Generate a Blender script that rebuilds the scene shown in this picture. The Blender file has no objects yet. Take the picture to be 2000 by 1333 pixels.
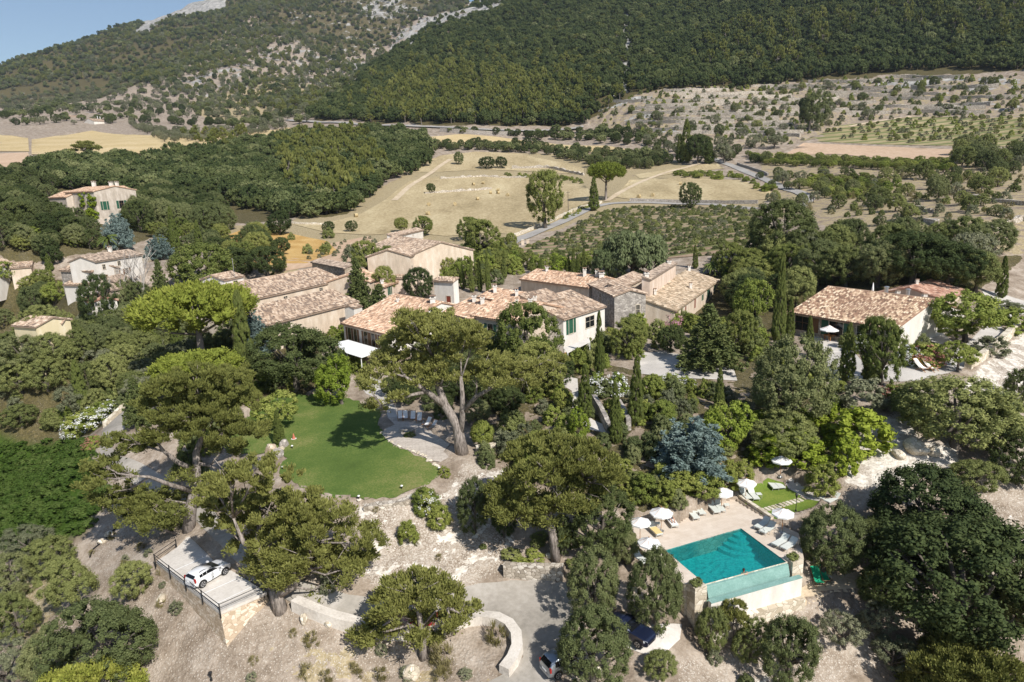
import bpy, bmesh, math, random
import numpy as np
from mathutils import Vector, Matrix
from mathutils.geometry import delaunay_2d_cdt
rad = math.radians
D = bpy.data
SC = bpy.context.scene
COL = SC.collection

# ---------------------------------------------------------------- camera, sky, sun
CAM_H = 40.0
PITCH, ROLL = rad(13.5), rad(2.2)
F_PX = 1333.0                      # focal length for a 2000 px wide picture
cp, sp = math.cos(PITCH), math.sin(PITCH)
cF = np.array([0, cp, -sp]); R0 = np.array([1.0, 0, 0]); U0 = np.array([0, sp, cp])
cR = math.cos(ROLL) * R0 - math.sin(ROLL) * U0
cU = math.sin(ROLL) * R0 + math.cos(ROLL) * U0
cam_d = D.cameras.new('camera'); cam_d.sensor_width = 36; cam_d.lens = 36 * F_PX / 2000
cam_d.clip_start = 0.5; cam_d.clip_end = 20000
cam = D.objects.new('camera', cam_d); COL.objects.link(cam)
M = Matrix(((cR[0], cU[0], -cF[0], 0), (cR[1], cU[1], -cF[1], 0), (cR[2], cU[2], -cF[2], CAM_H), (0, 0, 0, 1)))
cam.matrix_world = M
SC.camera = cam

SUN_EL = rad(43)
SUN_H = np.array([0.57, -0.82])                       # horizontal direction towards the sun
SUN_H = SUN_H / np.linalg.norm(SUN_H)
sun_v = Vector((SUN_H[0] * math.cos(SUN_EL), SUN_H[1] * math.cos(SUN_EL), math.sin(SUN_EL)))
W = D.worlds.new('World'); SC.world = W; W.use_nodes = True
nt = W.node_tree
sky = nt.nodes.new('ShaderNodeTexSky'); sky.sky_type = 'NISHITA'; sky.sun_disc = False
sky.sun_elevation = SUN_EL; sky.sun_rotation = math.atan2(SUN_H[0], SUN_H[1])
sky.air_density = 1.0; sky.dust_density = 0.6; sky.ozone_density = 1.2; sky.altitude = 100
bg = nt.nodes['Background']; bg.inputs['Strength'].default_value = 0.102
nt.links.new(sky.outputs[0], bg.inputs[0])
sl = D.lights.new('sun', 'SUN'); sl.energy = 4.9; sl.angle = rad(0.53); sl.color = (1.0, 0.96, 0.91)
so = D.objects.new('sun', sl); COL.objects.link(so)
so.rotation_euler = (-sun_v).to_track_quat('-Z', 'Y').to_euler()
SC.view_settings.view_transform = 'Standard'; SC.view_settings.look = 'None'
SC.view_settings.exposure = 0.2; SC.view_settings.gamma = 1.0
SC.cycles.max_bounces = 5; SC.cycles.diffuse_bounces = 3; SC.cycles.glossy_bounces = 2
SC.cycles.transmission_bounces = 4; SC.cycles.transparent_max_bounces = 8; SC.cycles.volume_bounces = 0
SC.cycles.caustics_reflective = False; SC.cycles.caustics_refractive = False
SC.cycles.use_adaptive_sampling = True

# ---------------------------------------------------------------- small helpers
def ray(px, py):
    d = cF + cR * ((px - 1000) / F_PX) - cU * ((py - 666.5) / F_PX)
    return d
def az_el(px, py):
    d = ray(px, py); h = math.hypot(d[0], d[1])
    return math.atan2(d[0], d[1]), d[2] / h            # azimuth, slope
def P_r(px, py, r):
    d = ray(px, py); t = r / math.hypot(d[0], d[1])
    return np.array([d[0] * t, d[1] * t, CAM_H + d[2] * t])
def P(px, py, z):                                      # point of the pixel's ray at height z
    d = ray(px, py); t = (z - CAM_H) / d[2]
    return np.array([d[0] * t, d[1] * t, z])
def project(x, y, z):
    X = np.stack([x, y, z - CAM_H], -1)
    f = X @ cF
    f = np.where(f < 1e-3, 1e-3, f)
    return 1000 + F_PX * (X @ cR) / f, 666.5 - F_PX * (X @ cU) / f
def in_poly(px, py, poly):
    px = np.asarray(px, float); py = np.asarray(py, float)
    c = np.zeros(px.shape, bool); n = len(poly)
    for i in range(n):
        x1, y1 = poly[i]; x2, y2 = poly[(i + 1) % n]
        if y1 == y2: continue
        k = (y1 > py) != (y2 > py)
        c ^= k & (px < (x2 - x1) * (py - y1) / (y2 - y1) + x1)
    return c
def _hash(ix, iy, seed):
    h = (ix.astype(np.int64) * 374761393 + iy.astype(np.int64) * 668265263 + seed * 974634777) & 0xffffffff
    h = ((h ^ (h >> 13)) * 1274126177) & 0xffffffff
    return ((h ^ (h >> 16)) & 0xffff) / 65535.0
def vnoise(x, y, seed=0):
    ix = np.floor(x); iy = np.floor(y); fx = x - ix; fy = y - iy
    fx = fx * fx * (3 - 2 * fx); fy = fy * fy * (3 - 2 * fy)
    a = _hash(ix, iy, seed); b = _hash(ix + 1, iy, seed); c = _hash(ix, iy + 1, seed); d = _hash(ix + 1, iy + 1, seed)
    return (a + (b - a) * fx + (c - a) * fy + (a - b - c + d) * fx * fy) * 2 - 1
def fbm(x, y, octv=4, seed=0):
    s = 0; a = 1.0; t = 0
    for o in range(octv):
        s = s + a * vnoise(x, y, seed + o * 17); t += a; a *= 0.5; x = x * 2.03 + 11.7; y = y * 2.03 - 5.3
    return s / t

def tag(o, label=None, cat=None, group=None, kind=None):
    if label: o['label'] = label; o['kind'] = kind or 'thing'
    if cat: o['category'] = cat
    if group: o['group'] = group
    if kind: o['kind'] = kind
    return o
def empty(name, loc=(0, 0, 0), rz=0.0):
    o = D.objects.new(name, None); o.empty_display_size = 0.3
    o.location = loc; o.rotation_euler = (0, 0, rz); COL.objects.link(o)
    return o
def link(name, me, parent=None, loc=None, rz=None, sc=None):
    o = D.objects.new(name, me); COL.objects.link(o)
    if parent is not None: o.parent = parent
    if loc is not None: o.location = loc
    if rz is not None: o.rotation_euler = (0, 0, rz)
    if sc is not None: o.scale = sc if hasattr(sc, '__len__') else (sc, sc, sc)
    return o
def np_mesh(name, V, loops, sizes, mats, midx=None, fattr=None, smooth=False):
    """fast mesh from flat loop list and face sizes"""
    me = D.meshes.new(name)
    V = np.asarray(V, np.float32); loops = np.asarray(loops, np.int32); sizes = np.asarray(sizes, np.int32)
    me.vertices.add(len(V)); me.vertices.foreach_set('co', V.ravel())
    me.loops.add(len(loops)); me.loops.foreach_set('vertex_index', loops)
    me.polygons.add(len(sizes))
    st = np.zeros(len(sizes), np.int32); st[1:] = np.cumsum(sizes)[:-1]
    me.polygons.foreach_set('loop_start', st)
    if midx is not None: me.polygons.foreach_set('material_index', np.asarray(midx, np.int32))
    me.polygons.foreach_set('use_smooth', np.full(len(sizes), bool(smooth)))
    me.update(calc_edges=True)
    for m in (mats if isinstance(mats, (list, tuple)) else [mats]): me.materials.append(m)
    for k, (dom, arr) in (fattr or {}).items():
        a = me.attributes.new(k, 'FLOAT', dom); a.data.foreach_set('value', np.asarray(arr, np.float32))
    return me
class MB:
    """collects boxes, prisms, tubes and lathes; build() makes ONE mesh"""
    def __init__(s): s.v = []; s.f = []; s.m = []
    def add(s, V, Fs, mi=0):
        b = len(s.v); s.v += [tuple(map(float, p)) for p in V]
        for f in Fs: s.f.append([b + i for i in f]); s.m.append(mi)
        return s
    def box(s, lo, hi, mi=0, M=None):
        x0, y0, z0 = lo; x1, y1, z1 = hi
        V = [(x0,y0,z0),(x1,y0,z0),(x1,y1,z0),(x0,y1,z0),(x0,y0,z1),(x1,y0,z1),(x1,y1,z1),(x0,y1,z1)]
        if M is not None: V = [M @ Vector(p) for p in V]
        return s.add(V, [(0,3,2,1),(4,5,6,7),(0,1,5,4),(1,2,6,5),(2,3,7,6),(3,0,4,7)], mi)
    def prism(s, base, h0, h1, mi=0):
        """vertical prism over polygon of (x,y); h0/h1 numbers or lists"""
        n = len(base)
        a = h0 if hasattr(h0, '__len__') else [h0] * n
        b = h1 if hasattr(h1, '__len__') else [h1] * n
        ar = sum(base[i][0] * base[(i+1) % n][1] - base[(i+1) % n][0] * base[i][1] for i in range(n))
        if ar < 0: base = base[::-1]; a = a[::-1]; b = b[::-1]
        V = [(p[0], p[1], a[i]) for i, p in enumerate(base)] + [(p[0], p[1], b[i]) for i, p in enumerate(base)]
        Fs = [tuple(range(n))[::-1], tuple(range(n, 2 * n))] + [(i, (i+1) % n, n + (i+1) % n, n + i) for i in range(n)]
        return s.add(V, Fs, mi)
    def tube(s, pts, rs, k=8, mi=0, cap=True):
        pts = [Vector(p) for p in pts]
        if not hasattr(rs, '__len__'): rs = [rs] * len(pts)
        b = len(s.v); n = len(pts)
        up = Vector((0.31, 0.17, 0.93))
        for i, p in enumerate(pts):
            t = (pts[min(i+1, n-1)] - pts[max(i-1, 0)])
            t = t.normalized() if t.length > 1e-9 else Vector((0, 0, 1))
            u = up - t * up.dot(t)
            if u.length < 0.05: u = Vector((1, 0, 0)) - t * t.x
            u.normalize(); w = t.cross(u)
            for j in range(k):
                a = 2 * math.pi * j / k
                s.v.append(tuple(p + (u * math.cos(a) + w * math.sin(a)) * rs[i]))
        for i in range(n - 1):
            for j in range(k):
                s.f.append([b + i*k + j, b + i*k + (j+1) % k, b + (i+1)*k + (j+1) % k, b + (i+1)*k + j]); s.m.append(mi)
        if cap:
            s.f.append([b + j for j in range(k)][::-1]); s.m.append(mi)
            s.f.append([b + (n-1)*k + j for j in range(k)]); s.m.append(mi)
        return s
    def lathe(s, prof, k=12, c=(0, 0, 0), mi=0):
        b = len(s.v); n = len(prof)
        for r, z in prof:
            for j in range(k):
                a = 2 * math.pi * j / k
                s.v.append((c[0] + r * math.cos(a), c[1] + r * math.sin(a), c[2] + z))
        for i in range(n - 1):
            for j in range(k):
                s.f.append([b+i*k+j, b+i*k+(j+1) % k, b+(i+1)*k+(j+1) % k, b+(i+1)*k+j]); s.m.append(mi)
        if prof[0][0] > 1e-6: s.f.append([b + j for j in range(k)][::-1]); s.m.append(mi)
        if prof[-1][0] > 1e-6: s.f.append([b + (n-1)*k + j for j in range(k)]); s.m.append(mi)
        return s
    def mesh(s, name, mats, smooth=False):
        me = D.meshes.new(name); me.from_pydata(s.v, [], s.f)
        for m in (mats if isinstance(mats, (list, tuple)) else [mats]): me.materials.append(m)
        me.polygons.foreach_set('material_index', s.m)
        me.polygons.foreach_set('use_smooth', [bool(smooth)] * len(s.f))
        me.update(); return me
    def build(s, name, mats, parent=None, loc=None, rz=None, smooth=False):
        return link(name, s.mesh(name, mats, smooth), parent, loc, rz)

# ---------------------------------------------------------------- materials
class NT:
    """tiny node builder"""
    def __init__(s, name):
        s.m = D.materials.new(name); s.m.use_nodes = True; s.t = s.m.node_tree
        s.b = s.t.nodes['Principled BSDF']; s.b.inputs['Specular IOR Level'].default_value = 0.25
        s.b.inputs['Roughness'].default_value = 0.85
    def n(s, ty, **k):
        nd = s.t.nodes.new(ty)
        for a, v in k.items():
            if a.startswith('i_'): nd.inputs[a[2:].replace('_', ' ')].default_value = v
            else: setattr(nd, a, v)
        return nd
    def l(s, a, b): s.t.links.new(a, b)
    def pos(s, scale=(1, 1, 1), obj=False):
        if obj:
            g = s.n('ShaderNodeTexCoord').outputs['Object']
        else:
            g = s.n('ShaderNodeNewGeometry').outputs['Position']
        mp = s.n('ShaderNodeMapping'); mp.inputs['Scale'].default_value = scale; s.l(g, mp.inputs[0])
        return mp.outputs[0]
    def noise(s, vec, scale, detail=3, rough=0.55):
        nd = s.n('ShaderNodeTexNoise'); nd.inputs['Scale'].default_value = scale
        nd.inputs['Detail'].default_value = detail; nd.inputs['Roughness'].default_value = rough
        s.l(vec, nd.inputs['Vector']); return nd.outputs['Fac']
    def vor(s, vec, scale, feature='F1', out='Distance', rnd=1.0):
        nd = s.n('ShaderNodeTexVoronoi'); nd.feature = feature; nd.inputs['Scale'].default_value = scale
        nd.inputs['Randomness'].default_value = rnd
        s.l(vec, nd.inputs['Vector']); return nd.outputs[out]
    def ramp(s, fac, stops, interp='LINEAR'):
        nd = s.n('ShaderNodeValToRGB'); cr = nd.color_ramp; cr.interpolation = interp
        while len(cr.elements) > 1: cr.elements.remove(cr.elements[-1])
        cr.elements[0].position = stops[0][0]; cr.elements[0].color = c4(stops[0][1])
        for p, c in stops[1:]:
            e = cr.elements.new(p); e.color = c4(c)
        s.l(fac, nd.inputs[0]); return nd.outputs[0]
    def mix(s, fac, a, b, mode='MIX'):
        nd = s.n('ShaderNodeMix', data_type='RGBA', blend_type=mode)
        for i, v in ((0, fac), (6, a), (7, b)):
            if hasattr(v, 'is_output') or hasattr(v, 'links'): s.l(v, nd.inputs[i])
            elif i == 0: nd.inputs[0].default_value = v
            else: nd.inputs[i].default_value = c4(v)
        return nd.outputs[2]
    def math(s, op, a, b=None, c=None):
        nd = s.n('ShaderNodeMath', operation=op)
        for i, v in ((0, a), (1, b), (2, c)):
            if v is None: continue
            if hasattr(v, 'links'): s.l(v, nd.inputs[i])
            else: nd.inputs[i].default_value = v
        return nd.outputs[0]
    def attr(s, name, out='Fac'):
        nd = s.n('ShaderNodeAttribute', attribute_name=name); return nd.outputs[out]
    def bump(s, h, strength=0.4, dist=0.05):
        nd = s.n('ShaderNodeBump'); nd.inputs['Strength'].default_value = strength; nd.inputs['Distance'].default_value = dist
        s.l(h, nd.inputs['Height']); s.l(nd.outputs[0], s.b.inputs['Normal'])
    def col(s, c):
        if hasattr(c, 'links'): s.l(c, s.b.inputs['Base Color'])
        else: s.b.inputs['Base Color'].default_value = c4(c)
        return s.m
    def set(s, **k):
        for a, v in k.items(): s.b.inputs[a.replace('_', ' ')].default_value = v
        return s
def c4(c):
    return (c, c, c, 1) if not hasattr(c, '__len__') else (tuple(c) + (1,))[:4] if len(c) == 3 else tuple(c)
def hx(h):                                              # sRGB hex to linear
    v = [int(h[i:i+2], 16) / 255 for i in (0, 2, 4)]
    return tuple(x / 12.92 if x <= 0.04045 else ((x + 0.055) / 1.055) ** 2.4 for x in v)
def plain(name, c, rough=0.7, metal=0.0, var=0.12, scale=4.0, spec=0.3):
    t = NT(name); v = t.pos(obj=True)
    t.set(Roughness=rough, Metallic=metal); t.b.inputs['Specular IOR Level'].default_value = spec
    f = t.noise(v, scale, 4)
    a = tuple(x * (1 - var) for x in c); b = tuple(min(1, x * (1 + var)) for x in c)
    return t.col(t.ramp(f, [(0.3, a), (0.7, b)]))
# ---------------------------------------------------------------- terrain
# spots of known height (z) or distance (r): the land is a smooth surface through them
CZ = [(0,1333,2),(300,1333,3),(700,1333,4),(1050,1320,4.8),(1300,1250,5.2),(1500,1333,2.5),(1750,1333,1),(2000,1333,0),
 (430,1250,5.6),(300,1090,7.4),(150,1150,4),(50,1200,2),(0,1000,1),(100,900,2.8),(230,1020,6.8),
 (400,1110,8),(370,1060,8.1),(540,1150,7.7),(620,1190,7.1),(700,1200,6.7),(850,1180,6.3),(950,1150,6.1),(1050,1150,6.1),(1040,1260,5.2),
 (600,1260,5.6),(850,1285,4.8),(950,1260,5.1),(780,1050,9),(900,1090,7.6),(1050,1120,6.7),
 (560,850,11.5),(700,780,11.6),(700,960,11.4),(850,910,11.4),(500,900,11.4),(780,985,11.1),
 (240,930,9.6),(215,850,10.6),(250,800,11.3),(380,1000,8.7),(100,820,6),(0,800,3),(0,700,4),(150,700,8),(300,700,11),
 (800,830,11.7),(900,885,11.7),(1000,900,10.9),(1100,1060,8),(1080,1000,9.2),
 (1240,1040,7.9),(1450,980,8.1),(1420,1090,7.9),(1560,1030,8.1),(1400,1200,4.9),(1600,1140,5.1),(1700,1150,4.6),(1330,1180,5.6),
 (1500,920,9.4),(1550,900,10),(1640,1000,8),(1200,930,10.5),(1350,900,11),(1300,820,12.5),(1180,800,12.8),
 (1120,740,13.8),(1290,705,14.2),(1180,680,14.3),(1400,740,13.8),(1600,720,14),(1700,730,14.2),(1830,725,14.5),
 (1930,640,15.5),(1960,590,16.5),(1640,655,14.8),(1820,660,15),(1750,850,11.5),(1850,890,10.5),(1700,930,9.5),
 (1950,950,8.5),(1980,1050,6),(2000,1200,2.5),(1850,1000,7.5),(1980,700,14),(2000,800,11.5),(1850,1150,4),
 (930,660,14.6),(700,650,14.2),(620,665,13.8),(560,680,13.4),(520,720,12.8),(450,760,12.2),(400,650,11.5),
 (1250,640,14.8),(1400,580,15.5),(1500,600,15.2)]
CR = [(520,520,170),(600,500,190),(480,480,215),(650,440,255),(420,440,275),(800,530,155),(850,580,135),(1000,500,180),(1000,470,205),
 (1070,440,230),(1200,395,285),(1300,400,280),(1100,500,175),(1250,480,185),(1400,480,175),(1500,500,160),(1200,560,140),
 (700,450,240),(900,400,300),(1000,373,350),(850,345,390),(1000,340,400),(900,300,480),(1100,300,470),(900,270,540),(900,250,590),
 (650,252,660),(1150,260,560),(1183,393,290),(1300,370,320),(1500,385,290),(1400,340,370),(1440,330,385),(1400,310,410),
 (1560,390,275),(1530,365,310),(1600,330,360),(1750,297,410),(1950,300,390),(1800,330,340),(1700,260,480),(1950,260,470),
 (1900,220,540),(1600,215,560),(1250,200,600),(1500,165,680),(1750,150,680),(2000,150,640),(1900,440,190),(1750,440,200),
 (1650,420,225),(1980,500,172),(1750,500,150),(1600,500,165),(1850,380,260),
 (1300,0,1150),(1005,6,1600),(1600,0,1000),(2000,0,950),(1300,100,850),(1000,100,1000),(1700,80,820),(2000,80,780),
 (1300,-150,1500),(1700,-150,1350),(2000,-150,1300),(1040,-60,2000),
 (900,150,880),(750,210,800),(940,36,1700),(850,72,1480),(760,122,1260),(700,162,1100),(650,205,930),
 (850,105,1800),(760,150,1550),(930,55,2050),(680,190,1300),
 (700,30,2500),(600,100,2000),(500,150,1700),(400,205,1400),(640,140,1800),(905,22,2500),
 (0,150,3000),(150,108,2900),(280,72,2800),(400,30,2800),(500,-30,2900),(700,-100,3000),(870,6,2900),(940,40,2800),
 (0,196,2200),(200,165,2100),(350,118,2200),(0,160,3600),(400,60,3500),(900,60,3500),
 (0,235,1500),(150,215,1450),(300,225,1250),(500,215,1150),(600,235,980),
 (100,240,1100),(0,265,900),(200,270,800),(400,255,800),(450,265,700),(100,295,600),(0,330,480),(300,300,560),(550,255,720),
 (640,430,265),(450,420,325),(300,410,340),(600,340,420),(750,345,400),(830,325,430),(450,340,470),
 (215,440,270),(130,420,280),(0,400,300),(200,530,190),(150,580,165),(60,655,135),(0,520,205),(300,500,205),(350,560,165)]
cu, cv, cz = [], [], []
for x, y, z in CZ:
    p = P(x, y, z); cu.append(math.atan2(p[0], p[1])); cv.append(math.log(math.hypot(p[0], p[1]))); cz.append(z)
for x, y, r in CR:
    p = P_r(x, y, r); cu.append(math.atan2(p[0], p[1])); cv.append(math.log(r)); cz.append(p[2])
cu = np.array(cu); cv = np.array(cv); cz = np.array(cz)
KA = 1.4                                               # azimuth against log distance
def _phi(d2): return np.where(d2 > 1e-12, 0.5 * d2 * np.log(np.maximum(d2, 1e-12)), 0)
# heights are fitted as slope from the camera so that near and far spots weigh alike
cs = (cz - CAM_H) / np.exp(cv)
_X = np.stack([cu * KA, cv], 1)
_d2 = ((_X[:, None] - _X[None]) ** 2).sum(-1)
_n = len(cs)
_A = np.zeros((_n + 3, _n + 3)); _A[:_n, :_n] = _phi(_d2) + np.eye(_n) * 2e-4
_A[:_n, _n] = 1; _A[:_n, _n+1:] = _X; _A[_n, :_n] = 1; _A[_n+1:, :_n] = _X.T
_w = np.linalg.solve(_A, np.concatenate([cs, [0, 0, 0]]))
def tps(u, v):
    uc = np.clip(u, -0.72, 0.72) * KA; vc = np.clip(v, math.log(36), math.log(3700))
    out = _w[_n] + _w[_n+1] * uc + _w[_n+2] * vc
    for i in range(_n):
        out = out + _w[i] * _phi((uc - _X[i, 0]) ** 2 + (vc - _X[i, 1]) ** 2)
    return out, vc
NU, NV = 880, 860
_ui = np.linspace(-0.73, 0.73, NU - 40)
gu = np.concatenate([np.linspace(-1.35, -0.74, 20), _ui, np.linspace(0.74, 1.35, 20)])
gv = np.linspace(math.log(22), math.log(4600), NV)
GU, GV = np.meshgrid(gu, gv, indexing='ij')
_s, _vc = tps(GU.ravel(), GV.ravel())
GZ = (CAM_H + _s * np.exp(_vc)).reshape(GU.shape)
GR = np.exp(GV); GX = GR * np.sin(GU); GY = GR * np.cos(GU)
BASEZ = GZ.copy()
def _look(Z, u, v):
    i = np.clip(np.searchsorted(gu, u) - 1, 0, NU - 2); j = np.clip((v - gv[0]) / (gv[1] - gv[0]), 0, NV - 1.001)
    j0 = j.astype(int); fj = j - j0; fi = (u - gu[i]) / (gu[i+1] - gu[i])
    return (Z[i, j0] * (1 - fi) * (1 - fj) + Z[i+1, j0] * fi * (1 - fj) + Z[i, j0+1] * (1 - fi) * fj + Z[i+1, j0+1] * fi * fj)
def hz(x, y, Z=None):
    x = np.asarray(x, float); y = np.asarray(y, float); r = np.maximum(np.hypot(x, y), 22.1)
    out = _look(GZ if Z is None else Z, np.arctan2(x, y), np.log(r))
    return float(out) if out.ndim == 0 else out
_vv = np.linspace(math.log(24), math.log(4500), 2600); _rr = np.exp(_vv)
def hit(px, py, Z=None):
    """first point of the land on the pixel's ray"""
    a, s = az_el(px, py)
    t = _look(GZ if Z is None else Z, np.full(_vv.shape, a), _vv)
    zr = CAM_H + s * _rr
    k = np.nonzero(t >= zr)[0]
    k = k[0] if len(k) else len(_rr) - 1
    if k > 0:
        d0 = zr[k-1] - t[k-1]; d1 = t[k] - zr[k]; f = d0 / (d0 + d1) if d0 + d1 > 0 else 0
        r = _rr[k-1] + (_rr[k] - _rr[k-1]) * f
    else: r = _rr[0]
    x = r * math.sin(a); y = r * math.cos(a)
    return np.array([x, y, hz(x, y, Z)])
# ---------------------------------------------------------------- outlines on the land (given where they show)
Z_LAWN = [(566,765),(632,767),(690,780),(745,800),(738,825),(746,845),(755,857),(771,868),(802,879),(830,893),(862,920),(857,937),(825,950),
          (775,970),(712,981),(640,975),(590,955),(550,930),(546,908),(560,893),(540,878),(522,882),(498,890),(440,882),(430,850),(470,820),(500,790),(540,770)]
Z_DECK = [(756,816),(771,816),(790,819),(827,820),(845,845),(879,865),(866,880),(877,894),(861,905),(844,901),(827,890),(802,877),(771,866),(755,855),(747,844),(752,838),(771,829)]
Z_PATH = [(703,752),(722,737),(745,745),(760,775),(775,800),(790,818),(758,816),(750,795),(738,780),(715,770)]
Z_PARK = [(305,1097),(430,1196),(520,1157),(420,1095),(369,1046),(345,1070)]
Z_DRIVE = [(945,1340),(985,1318),(1022,1285),(1019,1245),(1000,1222),(950,1204),(905,1214),(850,1242),(760,1245),(690,1228),(625,1210),(577,1183),
           (545,1165),(500,1130),(455,1092),(420,1055),(375,1010),(365,985),(405,975),(425,1010),(470,1060),(520,1100),(560,1125),(620,1148),(680,1163),
           (760,1175),(860,1168),(895,1150),(940,1140),(1000,1135),(1060,1135),(1105,1140),(1120,1190),(1115,1240),(1100,1290),(1080,1345)]
Z_DRIVE2 = [(245,800),(205,832),(196,860),(195,882),(205,912),(240,937),(280,954),(330,962),(372,988),(390,968),(330,937),(280,907),(235,892),(215,872),(225,847),(262,832),(275,812)]
Z_COURT = [(1250,690),(1300,688),(1360,700),(1430,712),(1440,745),(1350,740),(1300,738),(1250,730)]
Z_WALK = [(1065,737),(1090,733),(1128,741),(1131,800),(1160,822),(1190,835),(1188,848),(1150,840),(1118,808),(1117,765),(1088,750)]
Z_GRAVEL = [(1603,702),(1610,690),(1665,685),(1690,715),(1720,716),(1775,710),(1835,704),(1872,699),(1895,716),(1850,731),(1790,744),(1760,746),(1700,747),(1680,744),(1620,746)]
Z_TRACK = [(1918,570),(1945,571),(2005,590),(2005,614),(1960,625),(1957,640),(1962,655),(1927,673),(1897,692),(1876,702),(1850,690),(1885,676),(1905,656),(1925,636),(1938,620),(1934,592)]
Z_SIDELAWN = [(1766,664),(1790,659),(1832,673),(1852,679),(1800,684),(1768,682)]
Z_PATIO = [(1775,655),(1830,640),(1866,672),(1835,673),(1790,658)]
Z_FRONTPATIO = [(1585,645),(1640,640),(1660,665),(1650,690),(1605,690),(1590,665)]
Z_POOL = [(1335,1142),(1240,1062),(1208,1020),(1228,1004),(1330,1006),(1345,990),(1432,970),(1506,1017),(1562,1042),(1568,1092),(1536,1100),(1545,1130),(1380,1185)]
Z_POOLGRASS = [(1437,972),(1472,940),(1500,927),(1530,931),(1574,963),(1600,975),(1590,986),(1540,1001),(1505,1016)]
Z_POOLPATH = [(1532,931),(1546,922),(1610,963),(1600,975),(1574,964)]
Z_BEACH = [(1545,1200),(1560,1150),(1590,1125),(1640,1112),(1700,1112),(1725,1150),(1690,1168),(1625,1168),(1600,1185)]
Z_PAD = [(1215,1264),(1275,1222),(1332,1220),(1328,1250),(1300,1276),(1260,1280)]
Z_HAY1 = [(560,437),(640,437),(700,421),(740,398),(775,373),(800,355),(850,348),(1000,345),(1030,350),(1140,362),(1160,380),(1150,395),(1118,410),(1078,432),(1010,460),(960,455),(870,462),(800,455),(720,460),(640,455)]
Z_HAY2 = [(780,338),(860,305),(930,297),(1010,300),(1100,318),(1140,330),(1140,342),(1040,336),(950,332),(860,337)]
Z_HAY3 = [(840,269),(900,263),(970,268),(1060,279),(1180,285),(1270,300),(1200,299),(1000,284),(850,285)]
Z_HAY4 = [(1200,386),(1230,352),(1330,347),(1440,352),(1500,368),(1515,388),(1480,391),(1340,394),(1230,390)]
Z_HAY5 = [(1240,342),(1330,327),(1400,319),(1415,331),(1330,337),(1250,350)]
Z_F1 = [(62,274),(180,258),(330,268),(480,262),(560,252),(602,250),(590,259),(490,276),(420,286),(250,302),(160,309),(100,302),(62,303)]
Z_F2 = [(-5,265),(55,272),(57,297),(-5,297)]
Z_F3 = [(-5,301),(55,299),(62,325),(50,334),(-5,328)]
Z_PINK = [(1530,305),(1570,280),(1640,283),(1750,288),(1990,296),(1985,309),(1800,315),(1640,302)]
Z_VINE = [(1005,492),(1050,472),(1100,454),(1160,422),(1210,407),(1300,404),(1420,404),(1480,412),(1470,470),(1440,500),(1380,500),(1300,506),(1150,502),(1060,512)]
Z_ROWS = [(1570,272),(1640,246),(1760,229),(2005,223),(2005,288),(1800,285),(1600,277)]
Z_KNOLL = [(440,462),(480,447),(560,456),(640,472),(660,492),(600,515),(540,520),(480,520),(450,492)]
Z_PLOT = [(530,537),(640,477),(720,462),(742,480),(680,517),(610,522)]
LANE1 = [(985,485),(1000,474),(1025,464),(1060,450),(1100,433),(1140,414),(1180,401),(1230,397),(1300,398),(1400,401),(1475,409)]
LANE2 = [(1392,308),(1405,316),(1432,327),(1470,342),(1500,354),(1535,368),(1560,376),(1580,387),(1572,398),(1555,408)]
ROAD = [(560,243),(640,244),(720,246),(800,249),(900,254),(1000,257),(1060,258),(1140,252)]
DIRT1 = [(1185,394),(1215,375),(1255,355),(1300,338),(1340,328),(1372,318)]
DIRT2 = [(770,392),(800,365),(835,344),(858,326),(880,312)]
DIRT3 = [(1660,248),(1700,240),(1740,234),(1780,226)]

def wpoly(zone, Z=None): return [hit(x, y, BASEZ if Z is None else Z) for x, y in zone]
def inw(zone, X, Y):
    return in_poly(X, Y, [(p[0], p[1]) for p in wpoly(zone)])
POOL_Z, PARK_Z = 8.0, 8.05
# projection of the land as first laid, used to give patches of the hills their soil
PX, PY = project(GX, GY, BASEZ)
FLAT = np.zeros(GX.shape)
for z_ in (Z_LAWN, Z_DECK, Z_PATH, Z_DRIVE, Z_DRIVE2, Z_COURT, Z_WALK, Z_GRAVEL, Z_TRACK, Z_SIDELAWN, Z_PATIO, Z_FRONTPATIO, Z_POOLGRASS, Z_POOLPATH, Z_BEACH, Z_PAD):
    FLAT[inw(z_, GX, GY)] = 1
for z_ in (Z_HAY1, Z_HAY2, Z_HAY3, Z_HAY4, Z_HAY5, Z_F1, Z_F2, Z_F3, Z_PINK, Z_VINE, Z_ROWS, Z_KNOLL, Z_PLOT):
    FLAT[inw(z_, GX, GY)] = 0.85
def blur(a, k):
    for _ in range(k):
        b = a.copy(); b[1:-1, 1:-1] = (a[:-2, 1:-1] + a[2:, 1:-1] + a[1:-1, :-2] + a[1:-1, 2:] + 2 * a[1:-1, 1:-1]) / 6; a = b
    return a
F2 = np.maximum(blur(FLAT, 6), FLAT)
# level the lawn, the gravel terraces and the pool's surroundings
def level(zone, zval=None, k=5):
    m = inw(zone, GX, GY)
    if not m.any(): return
    if zval is None: zval = float(np.median(GZ[m]))
    w = blur(np.where(m, 1.0, 0.0), k); w = np.maximum(w, m * 1.0)
    GZ[...] = GZ * (1 - w) + zval * w
level(Z_LAWN, 11.4); level(Z_DECK, 11.55)
GZ[...] = np.minimum(GZ, np.where(blur(inw(Z_POOL, GX, GY) * 1.0, 2) > 0.3, 3.0, 1e9))
level(Z_POOLGRASS, 8.12, 5); level(Z_POOLPATH, 8.3, 3); level(Z_BEACH, 5.0, 4)
GZ[...] = np.minimum(GZ, np.where(inw(Z_PARK, GX, GY), 4.0, 1e9))
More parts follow.
